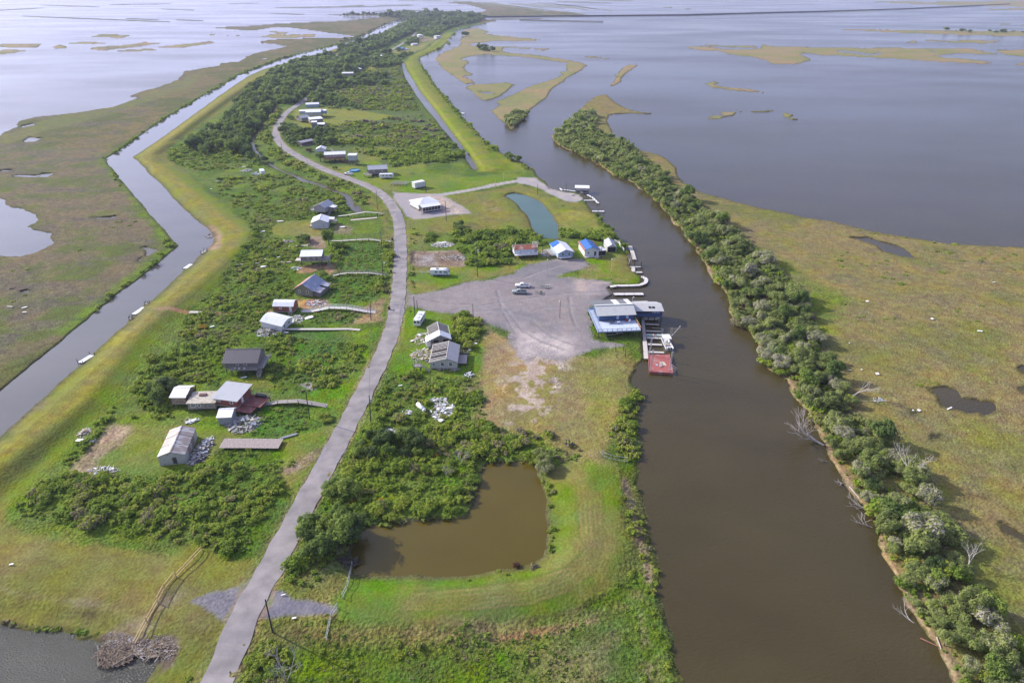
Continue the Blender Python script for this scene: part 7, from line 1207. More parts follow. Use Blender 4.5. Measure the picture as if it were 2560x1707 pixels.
# davit frames by the boats
X, Y = G(*Z('O', [(1545, 770)])[0], .5); t = thing('boat_hoist', (X, Y, 0), 0, 'aluminium hoist frame with long boom beyond the white boat', 'boat hoist')
s = MB(); s.beam((0, 0, -.5), (.1, 1.0, 3.0), .08, .08); s.beam((.5, 0, -.5), (.5, 1.0, 3.0), .08, .08); s.beam((0, 0, 3.0), (3.4, .3, 3.0), .06, .06); s.beam((.1, -.5, .3), (3.4, 2.0, 2.9), .1, .1); s.build('boom_frame', galv, t); s = MB(); s.cyl((3.4, 2.0, 2.7), (3.4, 2.0, 3.15), .18, .14, 8); s.build('boom_head', pale_wood, t)
X, Y = G(*Z('O', [(1380, 745)])[0], .5); t = thing('ladder_stand', (X, Y, 0), 0, 'aluminium ladder frame at the end of the grey finger pier', 'ladder frame'); s = MB()
for x in (0, .45): s.beam((x, 0, -.4), (x, 0, 2.6), .07, .07)
for k in range(6): s.beam((0, 0, .1 + k * .45), (.45, 0, .1 + k * .45), .05, .05)
s.beam((0, 0, 2.6), (-3.4, .3, 2.7), .05, .05); s.build('frame', galv, t)
# small street things
def bin_(zn, c, label):
    X, Y, g = gp(*Z(zn, [c])[0]); t = thing('wheelie_bin', (X, Y, g + .05), rnd(-.2, .2), label, 'bin'); s = MB(); s.hexa([(-.3, -.3, .1), (.3, -.3, .1), (.3, .3, .1), (-.3, .3, .1), (-.38, -.38, 1.15), (.38, -.38, 1.15), (.38, .38, 1.15), (-.38, .38, 1.15)]); s.build('bin_body', mat('dark_green_bin', (.02, .03, .028), .6), t); s = MB(); s.box(-.42, .42, -.42, .42, 1.153, 1.22); s.build('lid', dark_metal, t)
    for y in (-.28, .28): s = MB(); s.cyl((y - .04, .33, .12), (y + .04, .33, .12), .12, .12, 8); s.build('wheel', rubber, t)
bin_('F', (1945, 1385), 'dark bin at the road edge by the yard junction'); bin_('F', (1966, 950), 'dark bin at the road edge by the third footbridge'); bin_('F', (1980, 568), 'dark bin at the road end of the second footbridge')
t = thing('picnic_table', (*gp(*Z('P', [(148, 432)])[0]),), .5, 'pale picnic table on the gravel circle', 'picnic table'); s = MB(); s.box(-1.1, 1.1, -.42, .42, .72, .8); s.build('tabletop', pale_wood, t)
for y in (-.85, .85): s = MB(); s.box(-1.1, 1.1, y - .16, y + .16, .42, .48); s.build('bench', pale_wood, t)
for x in (-.8, .8): s = MB(); s.beam((x, -.8, 0), (x, .25, .75), .1, .1); s.beam((x, .8, 0), (x, -.25, .75), .1, .1); s.beam((x, -.9, .4), (x, .9, .4), .08, .1); s.build('leg', pale_wood, t)
for c, lb in [((2210, 1200), 'low dark fire pit table on the bright lawn')]:
    t = thing('lawn_table', (*gp(*Z('E', [c])[0]),), .2, lb, 'table'); s = MB(); s.box(-1.4, 1.4, -.5, .5, .6, .7); s.build('tabletop', dark_metal, t)
    for x in (-1.2, 1.2): s = MB(); s.box(x - .06, x + .06, -.4, .4, 0, .6); s.build('leg', dark_metal, t)
t = thing('unfinished_platform', (*gp(*Z('E', [(2080, 1330)])[0]),), -.25, 'bare floor frame on stubby piles left of the small white box', 'floor frame')
for k in range(5): s = MB(); s.beam((-5.5, -3 + k * 1.5, 1.3), (4.5, -2.2 + k * 1.5, 1.3), .16, .2); s.build('beam', pale_wood, t)
for k in range(6):
    for j in (-2.6, 0, 2.8): s = MB(); s.cyl((-5 + k * 1.9, j, -.4), (-5 + k * 1.9, j, 1.2), .15, .15, 6); s.build('piling', dark_wood, t)
# white picket fence by the grey shed
yw_ = mat('yellow_pine', (.5, .36, .18), .75, var=.12)
def fence(zn, pts, h, label, m, gap=.5, name='fence', post_every=2.4, mesh=False, slats=True, pm=None, cat='fence'):
    P3 = []
    for p in Z(zn, pts): g = max(zg(*p), 0); P3.append(Vector((*G(*p, g), g)))
    o = P3[0].copy(); root = thing(name, o, 0, label, cat); s = MB()
    for a, b in zip(P3[:-1], P3[1:]):
        L_ = (b - a).length; n = max(int(L_ / post_every), 1)
        for i in range(n + 1): q = a.lerp(b, i / n) - o; p_ = MB(); p_.cyl((q.x, q.y, q.z - .3), (q.x, q.y, q.z + h + .05), .07, .07, 6); p_.build('post', pm or m, root)
        for hh in ((.25, .95) if not mesh else (.5, 1.0)): s.beam(a - o + Vector((0, 0, h * hh)), b - o + Vector((0, 0, h * hh)), .12 if m is yw_ else .06, .14 if m is yw_ else .09)
        if slats:
            k = int(L_ / gap)
            for i in range(k): q = a.lerp(b, i / k) - o; q2 = a.lerp(b, (i + (.6 if gap > .4 else .16)) / k) - o; s.hexa([(q.x, q.y - .02, q.z), (q2.x, q2.y - .02, q2.z), (q2.x, q2.y + .02, q2.z), (q.x, q.y + .02, q.z), (q.x, q.y - .02, q.z + h), (q2.x, q2.y - .02, q2.z + h), (q2.x, q2.y + .02, q2.z + h), (q.x, q.y + .02, q.z + h)])
    s.build('rails', m, root); return root
fence('H', [(1160, 155), (1265, 190)], 1.2, 'white picket fence behind the lean-to porch', white_paint); fence('H', [(1385, 215), (1440, 235), (1480, 290), (1505, 330)], 1.5, 'white picket fence right of the grey metal shed', white_paint)
yw = mat('yellow_pine', (.55, .38, .17), .75, var=.12)
fence('K', [(1240, 1215), (1350, 1010), (1450, 835)], 1.1, 'yellow timber rail fence down to the near left pond', yw, slats=False, name='rail_fence'); fence('K', [(1620, 600), (1855, 345)], 1.1, 'yellow timber rail fence running up to the thicket', yw, slats=False, name='rail_fence')
fence('K', [(1450, 828), (1510, 715)], 1.5, 'lower yellow wire panel gate leaf', yw, gap=.35, name='gate', cat='gate'); fence('K', [(1520, 705), (1612, 590)], 1.5, 'upper yellow wire panel gate leaf', yw, gap=.35, name='gate', cat='gate')
fence('L', [(1032, 490), (985, 700), (940, 790)], 1.2, 'grey rail fence at the corner of the olive pond', galv, slats=False, name='rail_fence'); fence('L', [(895, 880), (840, 960)], 1.4, 'grey metal gate leaf at the right gravel turnout', galv, slats=False, name='gate', cat='gate'); fence('L', [(838, 965), (790, 1190)], 1.2, 'grey rail fence below the metal gate', galv, slats=False, name='rail_fence')
fence('X', [(1383, 1048), (1405, 1057), (1440, 1062)], 1.6, 'short wire gate across the mown levee', galv, slats=False, name='gate', cat='gate', post_every=3)
fence('K', [(905, 1240), (905, 1425)], .5, 'timber edging on the left of the rubble spit', grey_wood, slats=False, name='timber_edging', cat='edging'); fence('K', [(1035, 1425), (1110, 1378), (1218, 1320)], .5, 'timber edging on the right of the rubble spit', grey_wood, slats=False, name='timber_edging', cat='edging')
for i in range(9):
    p = Z('N', [(14 + i * 13, 165 - i * 3.6)])[0]; X, Y, g = gp(*p); s = MB(); R1, R2 = .34, .15; vs = []; fs = []
    for a in range(12):
        for c in range(6): A = 2 * math.pi * a / 12; c_ = 2 * math.pi * c / 6; vs.append(((R1 + R2 * math.cos(c_)) * math.cos(A), (R1 + R2 * math.cos(c_)) * math.sin(A), .15 + R2 * math.sin(c_)))
    fs = [(a * 6 + c, ((a + 1) % 12) * 6 + c, ((a + 1) % 12) * 6 + (c + 1) % 6, a * 6 + (c + 1) % 6) for a in range(12) for c in range(6)]; s.add(vs, fs)
    o = s.build('barrier_ring', mat('grey_ring', (.3, .3, .31), .8)); o.location = (X, Y, g + .05); tag(o, 'grey ring block in the row at the end of the wide plank bridge', 'ring block', 'row of grey ring blocks on the grass edge')
X, Y, g = gp(*Z('X', [(1098, 497)])[0])
# ------------------------------------------------------------ vegetation
def leafmat(name, stops, use_obj, rough=.75, trans=.45):
    m, t, b = newmat(name); n = t.nodes; L = t.links.new
    at = n.new('ShaderNodeAttribute'); at.attribute_name = 'tint'; src = at.outputs['Fac']
    if use_obj:
        oi = n.new('ShaderNodeObjectInfo'); ml = n.new('ShaderNodeMath'); ml.operation = 'MULTIPLY_ADD'; ml.inputs[1].default_value = .8; L(oi.outputs['Random'], ml.inputs[0]); L(src, ml.inputs[2]); src = ml.outputs[0]
    r = n.new('ShaderNodeValToRGB'); e = r.color_ramp.elements; e[0].position = stops[0][0]; e[0].color = (*stops[0][1], 1); e[1].position = stops[-1][0]; e[1].color = (*stops[-1][1], 1)
    for p, c in stops[1:-1]: k = e.new(p); k.color = (*c, 1)
    L(src, r.inputs[0]); L(r.outputs[0], b.inputs['Base Color']); b.inputs['Roughness'].default_value = rough; b.inputs['Specular IOR Level'].default_value = .2
    tr = n.new('ShaderNodeBsdfTranslucent'); L(r.outputs[0], tr.inputs[0]); mxs = n.new('ShaderNodeMixShader'); mxs.inputs[0].default_value = trans; L(b.outputs[0], mxs.inputs[1]); L(tr.outputs[0], mxs.inputs[2]); L(mxs.outputs[0], n['Material Output'].inputs[0]); return m
SH = [(0, (.11, .175, .028)), (.35, (.19, .28, .034)), (.65, (.29, .38, .045)), (.88, (.38, .40, .06)), (.95, (.27, .23, .15)), (1, (.24, .20, .17))]
TR = [(0, (.085, .125, .045)), (.4, (.13, .19, .05)), (.75, (.19, .27, .055)), (1, (.27, .34, .06))]
WL = [(0, (.14, .18, .05)), (.35, (.22, .27, .075)), (.6, (.28, .33, .09)), (.9, (.33, .36, .13)), (1, (.46, .42, .35))]
TF = [(0, (.11, .2, .03)), (.4, (.17, .27, .038)), (.7, (.25, .32, .055)), (.9, (.25, .24, .09)), (1, (.27, .22, .14))]
LM = {(k, u): leafmat(f'{k}_leaves{"_each" if u else ""}', s, u) for k, s in (('shrub', SH), ('tree', TR), ('willow', WL), ('tuft', TF)) for u in (0, 1)}
bark = mat('bark', (.13, .1, .08), .9, var=.3); bleached = mat('bleached_wood', (.4, .36, .33), .85, var=.2)
def crown_np(nq, lobes, seed, leaf, flat=.8, spread=.62, lr=.45, elong=1.0, twigs=0, ra=(.72, 1.1)):
    r = np.random.default_rng(seed); cs = []
    for i in range(lobes):
        a = r.uniform(0, 6.28); d = math.sqrt(r.uniform(0, 1)) * spread; cs.append((math.cos(a) * d, math.sin(a) * d, .55 + r.uniform(-.3, .35) * (1.1 - d), lr * r.uniform(.7, 1.2)))
    cs = np.array(cs); k = r.integers(0, lobes, nq); dirs = r.normal(size=(nq, 3)); dirs[:, 2] = np.abs(dirs[:, 2]) * 1.0 - .25; dirs /= np.linalg.norm(dirs, axis=1)[:, None]
    rad = cs[k, 3] * r.uniform(*ra, nq) ; c = cs[k, :3] + dirs * rad[:, None]; c[:, 2] = np.maximum(c[:, 2] * flat, .04)
    nrm = dirs + np.array((0, 0, .35)) + r.normal(size=(nq, 3)) * .4; nrm /= np.linalg.norm(nrm, axis=1)[:, None]
    t = np.cross(nrm, r.normal(size=(nq, 3))); t /= np.linalg.norm(t, axis=1)[:, None]; b = np.cross(nrm, t)
    s = leaf * r.uniform(.6, 1.4, nq); e = np.full(nq, elong); tw = np.zeros(nq, bool)
    if twigs: tw[:twigs] = True; e[:twigs] = 4.5; s[:twigs] *= .35; t[:twigs] = dirs[:twigs] * .8 + r.normal(size=(twigs, 3)) * .4; t /= np.linalg.norm(t, axis=1)[:, None]; b = np.cross(nrm, t); b /= np.linalg.norm(b, axis=1)[:, None]
    w = (s / np.sqrt(e))[:, None]; l = (s * np.sqrt(e))[:, None]
    q = np.stack([c - t * l - b * w * .6, c - t * l * .1 + b * w * -1, c + t * l, c + b * w], 1)
    v = q.reshape(-1, 3); tint = np.repeat(r.uniform(0, .4, nq) + (cs[k, 3] - lr) * .3, 4); tint[np.repeat(tw, 4)] = 1.0
    return v.astype(np.float32), tint.astype(np.float32)
def np_mesh(name, v, tint, m):
    me = bpy.data.meshes.new(name); n = len(v); me.vertices.add(n); me.vertices.foreach_set('co', v.reshape(-1)); me.loops.add(n); me.loops.foreach_set('vertex_index', np.arange(n, dtype=np.int32))
    me.polygons.add(n // 4); me.polygons.foreach_set('loop_start', np.arange(0, n, 4, dtype=np.int32)); me.polygons.foreach_set('loop_total', np.full(n // 4, 4, np.int32))
    a = me.attributes.new('tint', 'FLOAT', 'POINT'); a.data.foreach_set('value', tint); me.materials.append(m); me.update(); return me
def protos(kind, hi):
    out = []
    for s in range(6):
        if kind == 'shrub': a = crown_np({2: 800, 1: 120, 0: 40}[hi], 9, 10 + s, {2: .08, 1: .19, 0: .33}[hi], .8, .66, .34, 1.2, {2: 30, 1: 5, 0: 0}[hi], (.5, 1.25))
        elif kind == 'tree': a = crown_np({2: 2000, 1: 260, 0: 64}[hi], 13, 30 + s, {2: .06, 1: .16, 0: .31}[hi], 1.0, .70, .33, 1.2, 0, (.55, 1.22))
        elif kind == 'tuft': a = crown_np(16, 5, 70 + s, .34, .5, .6, .35, 2.2)
        else: a = crown_np({2: 2600, 1: 300, 0: 64}[hi], 14, 50 + s, {2: .06, 1: .16, 0: .31}[hi], .9, .74, .31, 2.6, {2: 520, 1: 60, 0: 10}[hi], (.45, 1.4))
        out.append(a)
    return out
PR = {(k, h): protos(k, h) for k in ('shrub', 'tree', 'willow', 'tuft') for h in (0, 1, 2)}
def pip(poly, x, y):
    ins = np.zeros(len(x), bool); n = len(poly)
    for i in range(n):
        (xa, ya), (xb, yb) = poly[i], poly[(i + 1) % n]
        if ya == yb: continue
        c = ((ya > y) != (yb > y)); xi = xa + (y - ya) * (xb - xa) / (yb - ya); ins ^= c & (x < xi)
    return ins
def Pnp(X, Y, z):
    a = z - HC; yc = Y * math.sin(PITCH) + a * math.cos(PITCH); zc = Y * math.cos(PITCH) - a * math.sin(PITCH); return CX + FPX * X / zc, CY - FPX * yc / zc
def zgv(x, y):
    i = np.clip(((x - px[0]) / DX).round().astype(int), 0, NC - 1); j = np.clip(((y - py[0]) / DY).round().astype(int), 0, NR - 1); return ZG[j, i], LAND[j, i]
PLANTS = {'shrub': [], 'tree': [], 'willow': [], 'tuft': []}
# keep plants off buildings, paths, roads and lawns
BLOCK = []
for o in list(S.objects):
    if o.parent is None and o.get('category') and o.name.split('.')[0] not in ('power_line',):
        L_ = o.get('_L'); 
        if L_: BLOCK.append((o.location.x, o.location.y, o.rotation_euler.z, L_ / 2 + .9, o['_D'] / 2 + 1.1)); 
        elif o.get('category') in ('camper', 'pickup truck', 'boat trailer', 'pool', 'utility pole', 'bin', 'table', 'picnic table', 'scrap', 'debris pile', 'deck', 'tank', 'light pole'): BLOCK.append((o.location.x, o.location.y, 0, {'camper': 4, 'pickup truck': 3, 'boat trailer': 3, 'pool': 3.5, 'debris pile': 2.6, 'scrap': 1.4, 'tank': 2}.get(o['category'], 1), {'camper': 3, 'pickup truck': 2, 'boat trailer': 2, 'pool': 3.5, 'debris pile': 2.4, 'scrap': 1.4, 'tank': 2}.get(o['category'], 1)))
for o in list(S.objects):
    for k in ('_L', '_D'):
        if k in o: del o[k]
def scatter(kind, zn, poly, sp, smin, smax, zs=(.8, 1.2), tint=(0, .6), dens=1.0, clump=0, lab=0, ragged=True):
    pp = Z(zn, poly); W_ = np.array([G(x, max(y, -20), .5) for x, y in pp]); x0, y0 = W_.min(0); x1, y1 = W_.max(0)
    gx, gy = np.meshgrid(np.arange(x0, x1, sp), np.arange(y0, y1, sp)); X = (gx + RNG.uniform(-.45, .45, gx.shape) * sp).ravel(); Y = (gy + RNG.uniform(-.45, .45, gx.shape) * sp).ravel()
    a, b = Pnp(X, Y, .6); k = pip(pp, a, b); 
    if clump: k &= fbm(X / clump, Y / clump, 77, 3) > .5 - (dens - .5) * .35
    elif dens < 1: k &= RNG.uniform(0, 1, len(X)) < dens
    X, Y, a, b = X[k], Y[k], a[k], b[k]; z, ld = zgv(a, b); k = ld > .3
    d = np.full(len(X), 99.)
    for bx, by, rz, hl, hd in BLOCK:
        c, s = math.cos(rz), math.sin(rz); lx = (X - bx) * c + (Y - by) * s; ly = -(X - bx) * s + (Y - by) * c; k &= ~((np.abs(lx) < hl) & (np.abs(ly) < hd))
    for i in range(0, len(P), 5): k &= np.hypot(X - P[i, 0], Y - P[i, 1]) > 4.6
    k &= (fbm(X / 6, Y / 6, 55, 3) > (.36 if kind == 'shrub' and dens > .5 else 0)); X, Y, z = X[k], Y[k], z[k]; n = len(X); s = RNG.uniform(smin, smax, n) * np.clip(.25 + 1.45 * fbm(X / 8, Y / 8, 88, 3), .5, 1.35) * RNG.choice([.55, .75, 1, 1, 1.2, 1.35], n); tn = RNG.uniform(tint[0], tint[1] * 1.15 if kind == 'shrub' else tint[1], n) * .6 + .4 * np.clip((fbm(X / 10, Y / 10, 44, 3) - .3) * 2.5, 0, 1) * (tint[1] * 1.25)
    for i in range(n): PLANTS[kind].append((X[i], Y[i], z[i], s[i], s[i] * RNG.uniform(*zs), tn[i], lab))
G_S = 'bright green shrubs crowded in the thickets'; 
# near thickets
T1 = [(640, 690), (1150, 705), (1400, 730), (1650, 650), (1950, 600), (1950, 450), (2350, 470), (2700, 560), (2600, 800), (2400, 1100), (2250, 1400), (1900, 1400), (1560, 1290), (1000, 1230), (500, 1120), (120, 1060), (230, 880), (480, 720)]
scatter('shrub', 'J', T1, 1.9, .9, 1.5, tint=(0, .62), dens=.8, clump=7); scatter('shrub', 'J', [(640, 700), (1150, 720), (1600, 780), (1650, 1250), (900, 1180), (300, 1050), (420, 850)], 2.1, 1.2, 1.8, tint=(.1, .6), dens=.85)
scatter('shrub', 'N', [(620, 90), (900, 100), (1380, 90), (1500, 130), (1700, 180), (1850, 200), (1870, 330), (1530, 335), (1470, 460), (1420, 690), (1200, 760), (960, 765), (620, 800), (560, 880), (540, 1030), (400, 1110), (170, 1170), (30, 1140), (150, 850), (250, 650), (340, 500), (480, 260)], 1.9, 1.0, 1.7, tint=(0, .6), dens=.9)
scatter('tree', 'N', [(490, 180), (1000, 160), (1060, 300), (700, 360), (480, 330)], 3.2, 1.7, 2.6, (1.0, 1.4), tint=(.3, .6)); scatter('tree', 'N', [(150, 830), (450, 780), (560, 860), (530, 1020), (380, 1080), (130, 1080)], 3.3, 2.3, 3.2, (1.0, 1.3), tint=(0, .35), lab=1)
scatter('tree', 'N', [(330, 480), (480, 430), (500, 580), (380, 620)], 3.0, 1.8, 2.4, tint=(.3, .6)); scatter('willow', 'N', [(1900, 300), (1990, 300), (2010, 400), (1900, 430)], 3, 2.2, 2.8, (1.1, 1.4), tint=(.3, .5), lab=2)
scatter('shrub', 'L', [(-120, 1300), (60, 1080), (180, 1130), (320, 1150), (420, 1300), (480, 1600), (-200, 1700)], 1.7, 1.0, 1.7, tint=(.1, .6)); scatter('shrub', 'L', [(1150, 1230), (1450, 1190), (1700, 1220), (1600, 1400), (1380, 1420)], 1.9, .8, 1.4, dens=.7); scatter('shrub', 'L', [(700, 1200), (1000, 1200), (1000, 1400), (700, 1350)], 2, .7, 1.2, dens=.5)
scatter('shrub', 'L', [(1700, 1180), (2100, 1130), (2200, 1180), (1750, 1260)], 1.8, .7, 1.2, dens=.7); scatter('shrub', 'K', [(1380, 1500), (1560, 1400), (1700, 1420), (1830, 1600), (1350, 1700)], 1.7, .9, 1.5, dens=.8, tint=(.3, .65)); scatter('shrub', 'L', [(370, 560), (900, 500), (800, 780), (560, 760), (430, 680)], 2, .6, 1.1, dens=.4)
scatter('shrub', 'K', [(0, 985), (250, 1010), (450, 1040), (700, 1080), (900, 1100), (900, 1130), (500, 1085), (0, 1030)], 1.3, .4, .8, (.7, 1), dens=.6)
# pond rim, levee foot, river edge
scatter('shrub', 'S', [(790, 0), (850, 0), (900, 200), (890, 500), (860, 560), (820, 540), (800, 100)], 1.5, .7, 1.3, (1, 1.4), dens=.8, tint=(.1, .6)); scatter('shrub', 'S', [(1420, 0), (1480, 100), (1540, 330), (1600, 620), (1480, 850), (1340, 850), (1440, 620), (1440, 200)], 1.6, .5, 1.1, tint=(.4, .65), dens=.6)
scatter('shrub', 'S', [(1480, 0), (1560, 60), (1600, 400), (1690, 700), (1730, 900), (1600, 900), (1560, 500)], 1.5, .5, 1.0, tint=(.1, .8), dens=.6); scatter('shrub', 'S', [(1440, 1050), (1760, 950), (1840, 1500), (1860, 1800), (1420, 1800)], 2.2, .4, .9, tint=(.1, .9), dens=.35); scatter('shrub', 'S', [(0, 745), (320, 690), (700, 650), (860, 620), (700, 700), (200, 780)], 1.3, .4, .9, tint=(.4, .8), dens=.6)
scatter('shrub', 'X', [(1470, 860), (1485, 880), (1480, 1040), (1462, 1060), (1410, 1050), (1405, 1000), (1430, 930)], 1.7, .8, 1.5, tint=(.3, .6), dens=.8); scatter('shrub', 'N', [(1400, 60), (2000, 130), (2200, 250), (2250, 330), (2050, 380), (1880, 200), (1500, 160)], 2, .7, 1.3, tint=(.1, .95), dens=.6)
# brush left of road, block by block
scatter('shrub', 'I', [(360, 190), (1100, 190), (1060, 340), (1250, 420), (1900, 470), (1700, 950), (1130, 820), (1100, 480), (760, 520), (720, 740), (360, 860), (0, 900), (0, 780), (200, 500)], 2.0, .7, 1.25, tint=(0, .7), dens=.62, clump=6)
scatter('shrub', 'I', [(-50, 640), (350, 640), (560, 700), (700, 860), (420, 890), (300, 900), (180, 1000), (250, 1150), (0, 1200), (-200, 1000), (-150, 800)], 2.0, 1.0, 1.7, tint=(0, .6), dens=.85); scatter('tree', 'I', [(20, 950), (160, 930), (190, 1130), (60, 1130)], 3.2, 2, 2.8, tint=(.2, .6)); scatter('shrub', 'I', [(-300, 1230), (200, 1190), (320, 1280), (0, 1300)], 1.8, .8, 1.2)
scatter('shrub', 'I', [(1780, 480), (2120, 500), (2100, 700), (1950, 800), (1850, 930), (1700, 920), (1740, 700)], 2.0, 1.0, 1.7, tint=(.2, .7), dens=.85); scatter('shrub', 'I', [(1130, 480), (1450, 430), (1430, 700), (1300, 900), (1180, 850), (1150, 640)], 2.2, 1.1, 1.8, tint=(.1, .8), dens=.7); scatter('shrub', 'I', [(1640, 1200), (1790, 1230), (1760, 1310), (1650, 1290)], 1.8, 1.4, 1.9, tint=(.1, .3))
scatter('shrub', 'F', [(330, 600), (900, 560), (900, 780), (760, 860), (150, 930), (200, 1180), (0, 1250), (-100, 1050), (150, 780)], 2.1, .8, 1.3, tint=(0, .6), dens=.7, clump=6); scatter('shrub', 'F', [(0, 1100), (150, 980), (680, 930), (780, 1000), (820, 1200), (1000, 1230), (560, 1260), (540, 1400), (0, 1430), (-200, 1300)], 2.1, .8, 1.5, tint=(0, .65), dens=.7)
scatter('shrub', 'F', [(560, 1430), (-300, 1430), (-400, 1560), (420, 1560)], 2.1, .8, 1.3, dens=.6); scatter('shrub', 'F', [(60, 100), (500, 60), (1000, 60), (980, 330), (620, 350), (560, 430), (520, 540), (380, 560), (200, 300), (0, 150)], 2.4, .7, 1.2, tint=(.1, .7), dens=.6, clump=6)
scatter('shrub', 'F', [(-150, -150), (700, -200), (1300, -150), (1420, 60), (1400, 200), (1250, 160), (1050, 80), (500, 50), (100, 100), (-50, 50)], 2.6, .8, 1.5, tint=(.1, .7), dens=.6, clump=9); scatter('shrub', 'F', [(1180, 100), (1400, 80), (1480, 200), (1380, 240), (1250, 180)], 2.2, 1.2, 1.8, tint=(.1, .5))
scatter('shrub', 'F', [(1500, 0), (1700, 60), (1650, 180), (1560, 120)], 2.2, 1, 1.6); scatter('shrub', 'F', [(1850, 580), (1980, 640), (1980, 900), (1900, 880)], 1.8, 1.0, 1.8, tint=(.2, .6), dens=.9); scatter('shrub', 'F', [(1780, 1020), (1940, 1020), (1930, 1180), (1740, 1260), (1700, 1150)], 1.9, 1.0, 1.8, tint=(.2, .7), dens=.85); scatter('shrub', 'F', [(1240, 640), (1420, 660), (1350, 820), (1250, 780)], 2, 1.3, 2.0, tint=(.1, .4))
scatter('shrub', 'F', [(1200, 1030), (1700, 1010), (1700, 1250), (1300, 1330), (1180, 1180)], 2.3, .6, 1.1, (.7, 1), tint=(.15, .4), dens=.5); scatter('shrub', 'F', [(680, 1100), (830, 1100), (820, 1210), (700, 1190)], 1.9, 1.6, 2.2, tint=(.1, .3)); scatter('tree', 'F', [(1120, 930), (1230, 940), (1200, 1040), (1130, 1040)], 3.6, 2.1, 2.6, tint=(.2, .4), lab=3)
scatter('tree', 'F', [(860, 560), (1010, 540), (1020, 600), (880, 610)], 3, 1.8, 2.3, (.8, 1), tint=(0, .2)); scatter('tree', 'F', [(1180, 600), (1250, 600), (1250, 640), (1180, 640)], 3.6, 1.8, 2.2, (1.5, 1.8), tint=(.1, .3), lab=4)
# lots right of the road
scatter('shrub', 'M', [(330, 820), (1180, 860), (1400, 900), (1400, 1150), (1480, 1450), (1800, 1540), (200, 1570), (170, 1400), (250, 1150), (200, 1000)], 1.9, .8, 1.5, tint=(.1, .65), dens=.62, clump=5); scatter('shrub', 'M', [(130, 1100), (260, 820), (360, 850), (280, 1100), (180, 1300)], 1.7, 1, 1.5, tint=(.2, .6), dens=.9)
scatter('shrub', 'M', [(1000, 160), (1150, 110), (1350, 180), (1430, 300), (1350, 500), (1180, 530), (1090, 440), (1090, 250)], 1.9, 1.0, 1.9, tint=(.25, .6), dens=.95); scatter('shrub', 'M', [(560, 30), (610, 20), (600, 180), (560, 170)], 1.5, .4, .8, tint=(.2, .5), dens=.6)
scatter('shrub', 'G', [(600, 760), (700, 650), (800, 720), (1200, 700), (1550, 700), (1680, 790), (1850, 800), (1680, 880), (1250, 960), (1310, 1080), (900, 1120), (760, 1110), (800, 1000), (640, 900)], 2.1, 1.4, 2.3, tint=(0, .45), dens=.92); scatter('shrub', 'G', [(1870, 650), (2050, 690), (2300, 720), (2500, 760), (2500, 850), (2200, 790), (1900, 780)], 2.1, 1.2, 2.0, tint=(0, .5), dens=.9)
scatter('shrub', 'G', [(270, 760), (400, 740), (400, 860), (290, 860)], 2.3, 1.6, 2.2, tint=(0, .2)); scatter('tree', 'G', [(640, 640), (760, 640), (760, 740), (640, 740)], 3.2, 2, 2.6, tint=(.2, .5)); scatter('shrub', 'G', [(90, 1120), (170, 1130), (165, 1410), (100, 1350)], 1.7, .6, 1.0, tint=(0, .4), dens=.7); scatter('shrub', 'G', [(80, 650), (300, 700), (280, 900), (90, 880)], 2.4, .6, 1.0, dens=.4, tint=(.2, .7))
scatter('shrub', 'P', [(420, 640), (470, 680), (600, 790), (660, 870), (810, 1060), (830, 1110), (760, 1060), (560, 900), (500, 800)], 1.9, .9, 1.6, tint=(0, .6), dens=.8); scatter('shrub', 'P', [(0, 860), (350, 880), (560, 880), (640, 960), (500, 990), (0, 950)], 2.1, 1.2, 2.0, tint=(.1, .5), dens=.9); scatter('shrub', 'P', [(790, 1080), (870, 1130), (840, 1180), (800, 1140)], 1.6, .8, 1.3, tint=(.3, .6))
scatter('shrub', 'O', [(160, 780), (320, 780), (330, 830), (190, 830)], 1.2, .4, .8, tint=(.4, .6), dens=.5); scatter('shrub', 'G', [(1850, 380), (2300, 470), (2290, 490), (1850, 400)], 1.6, .3, .6, dens=.2)
# upper belt of trees between levee and road
BELT = [(0, 640), (100, 480), (300, 250), (560, 60), (900, -120), (1300, -190), (1360, -60), (1330, 20), (1000, 110), (860, 200), (720, 260), (650, 350), (600, 400), (500, 520), (420, 620), (340, 740), (330, 900), (300, 990), (120, 980), (0, 900), (-200, 1000), (-420, 900), (-160, 660)]
scatter('tree', 'E', BELT, 4.2, 2.3, 3.6, (.9, 1.5), tint=(0, .6), dens=.92); scatter('tree', 'T', [(0, 700), (0, 580), (300, 500), (700, 340), (1000, 220), (1150, 140), (1400, 40), (1520, 30), (1450, 150), (1250, 260), (1000, 400), (760, 520), (450, 620), (250, 720)], 5.5, 3, 4.6, (1, 1.6), tint=(0, .5), dens=.95)
scatter('tree', 'A', [(1880, 495), (2100, 460), (2352, 400), (2500, 380), (2500, 470), (2352, 560), (2150, 600), (1900, 660), (1750, 720), (1600, 740), (1700, 620)], 5, 2.6, 4.2, (1, 1.5), tint=(0, .55), dens=.9); scatter('shrub', 'A', [(1150, 1080), (1200, 1010), (1400, 900), (1600, 760), (1760, 640), (1900, 520), (2352, 390), (2352, 440), (1900, 600), (1700, 780), (1500, 900), (1300, 1060)], 2.8, .9, 1.8, tint=(.1, .5), dens=.8)
scatter('shrub', 'A', [(1150, 1040), (1300, 960), (1700, 960), (1800, 1140), (1400, 1176), (1180, 1120)], 2.8, .8, 1.6, dens=.7, tint=(0, .6)); scatter('tree', 'E', [(360, 1030), (550, 1050), (560, 1110), (420, 1130), (340, 1080)], 4, 2.5, 3.2, tint=(.0, .3)); scatter('tree', 'E', [(200, 920), (340, 980), (300, 1040), (230, 1000)], 4, 2.4, 3, tint=(0, .3))
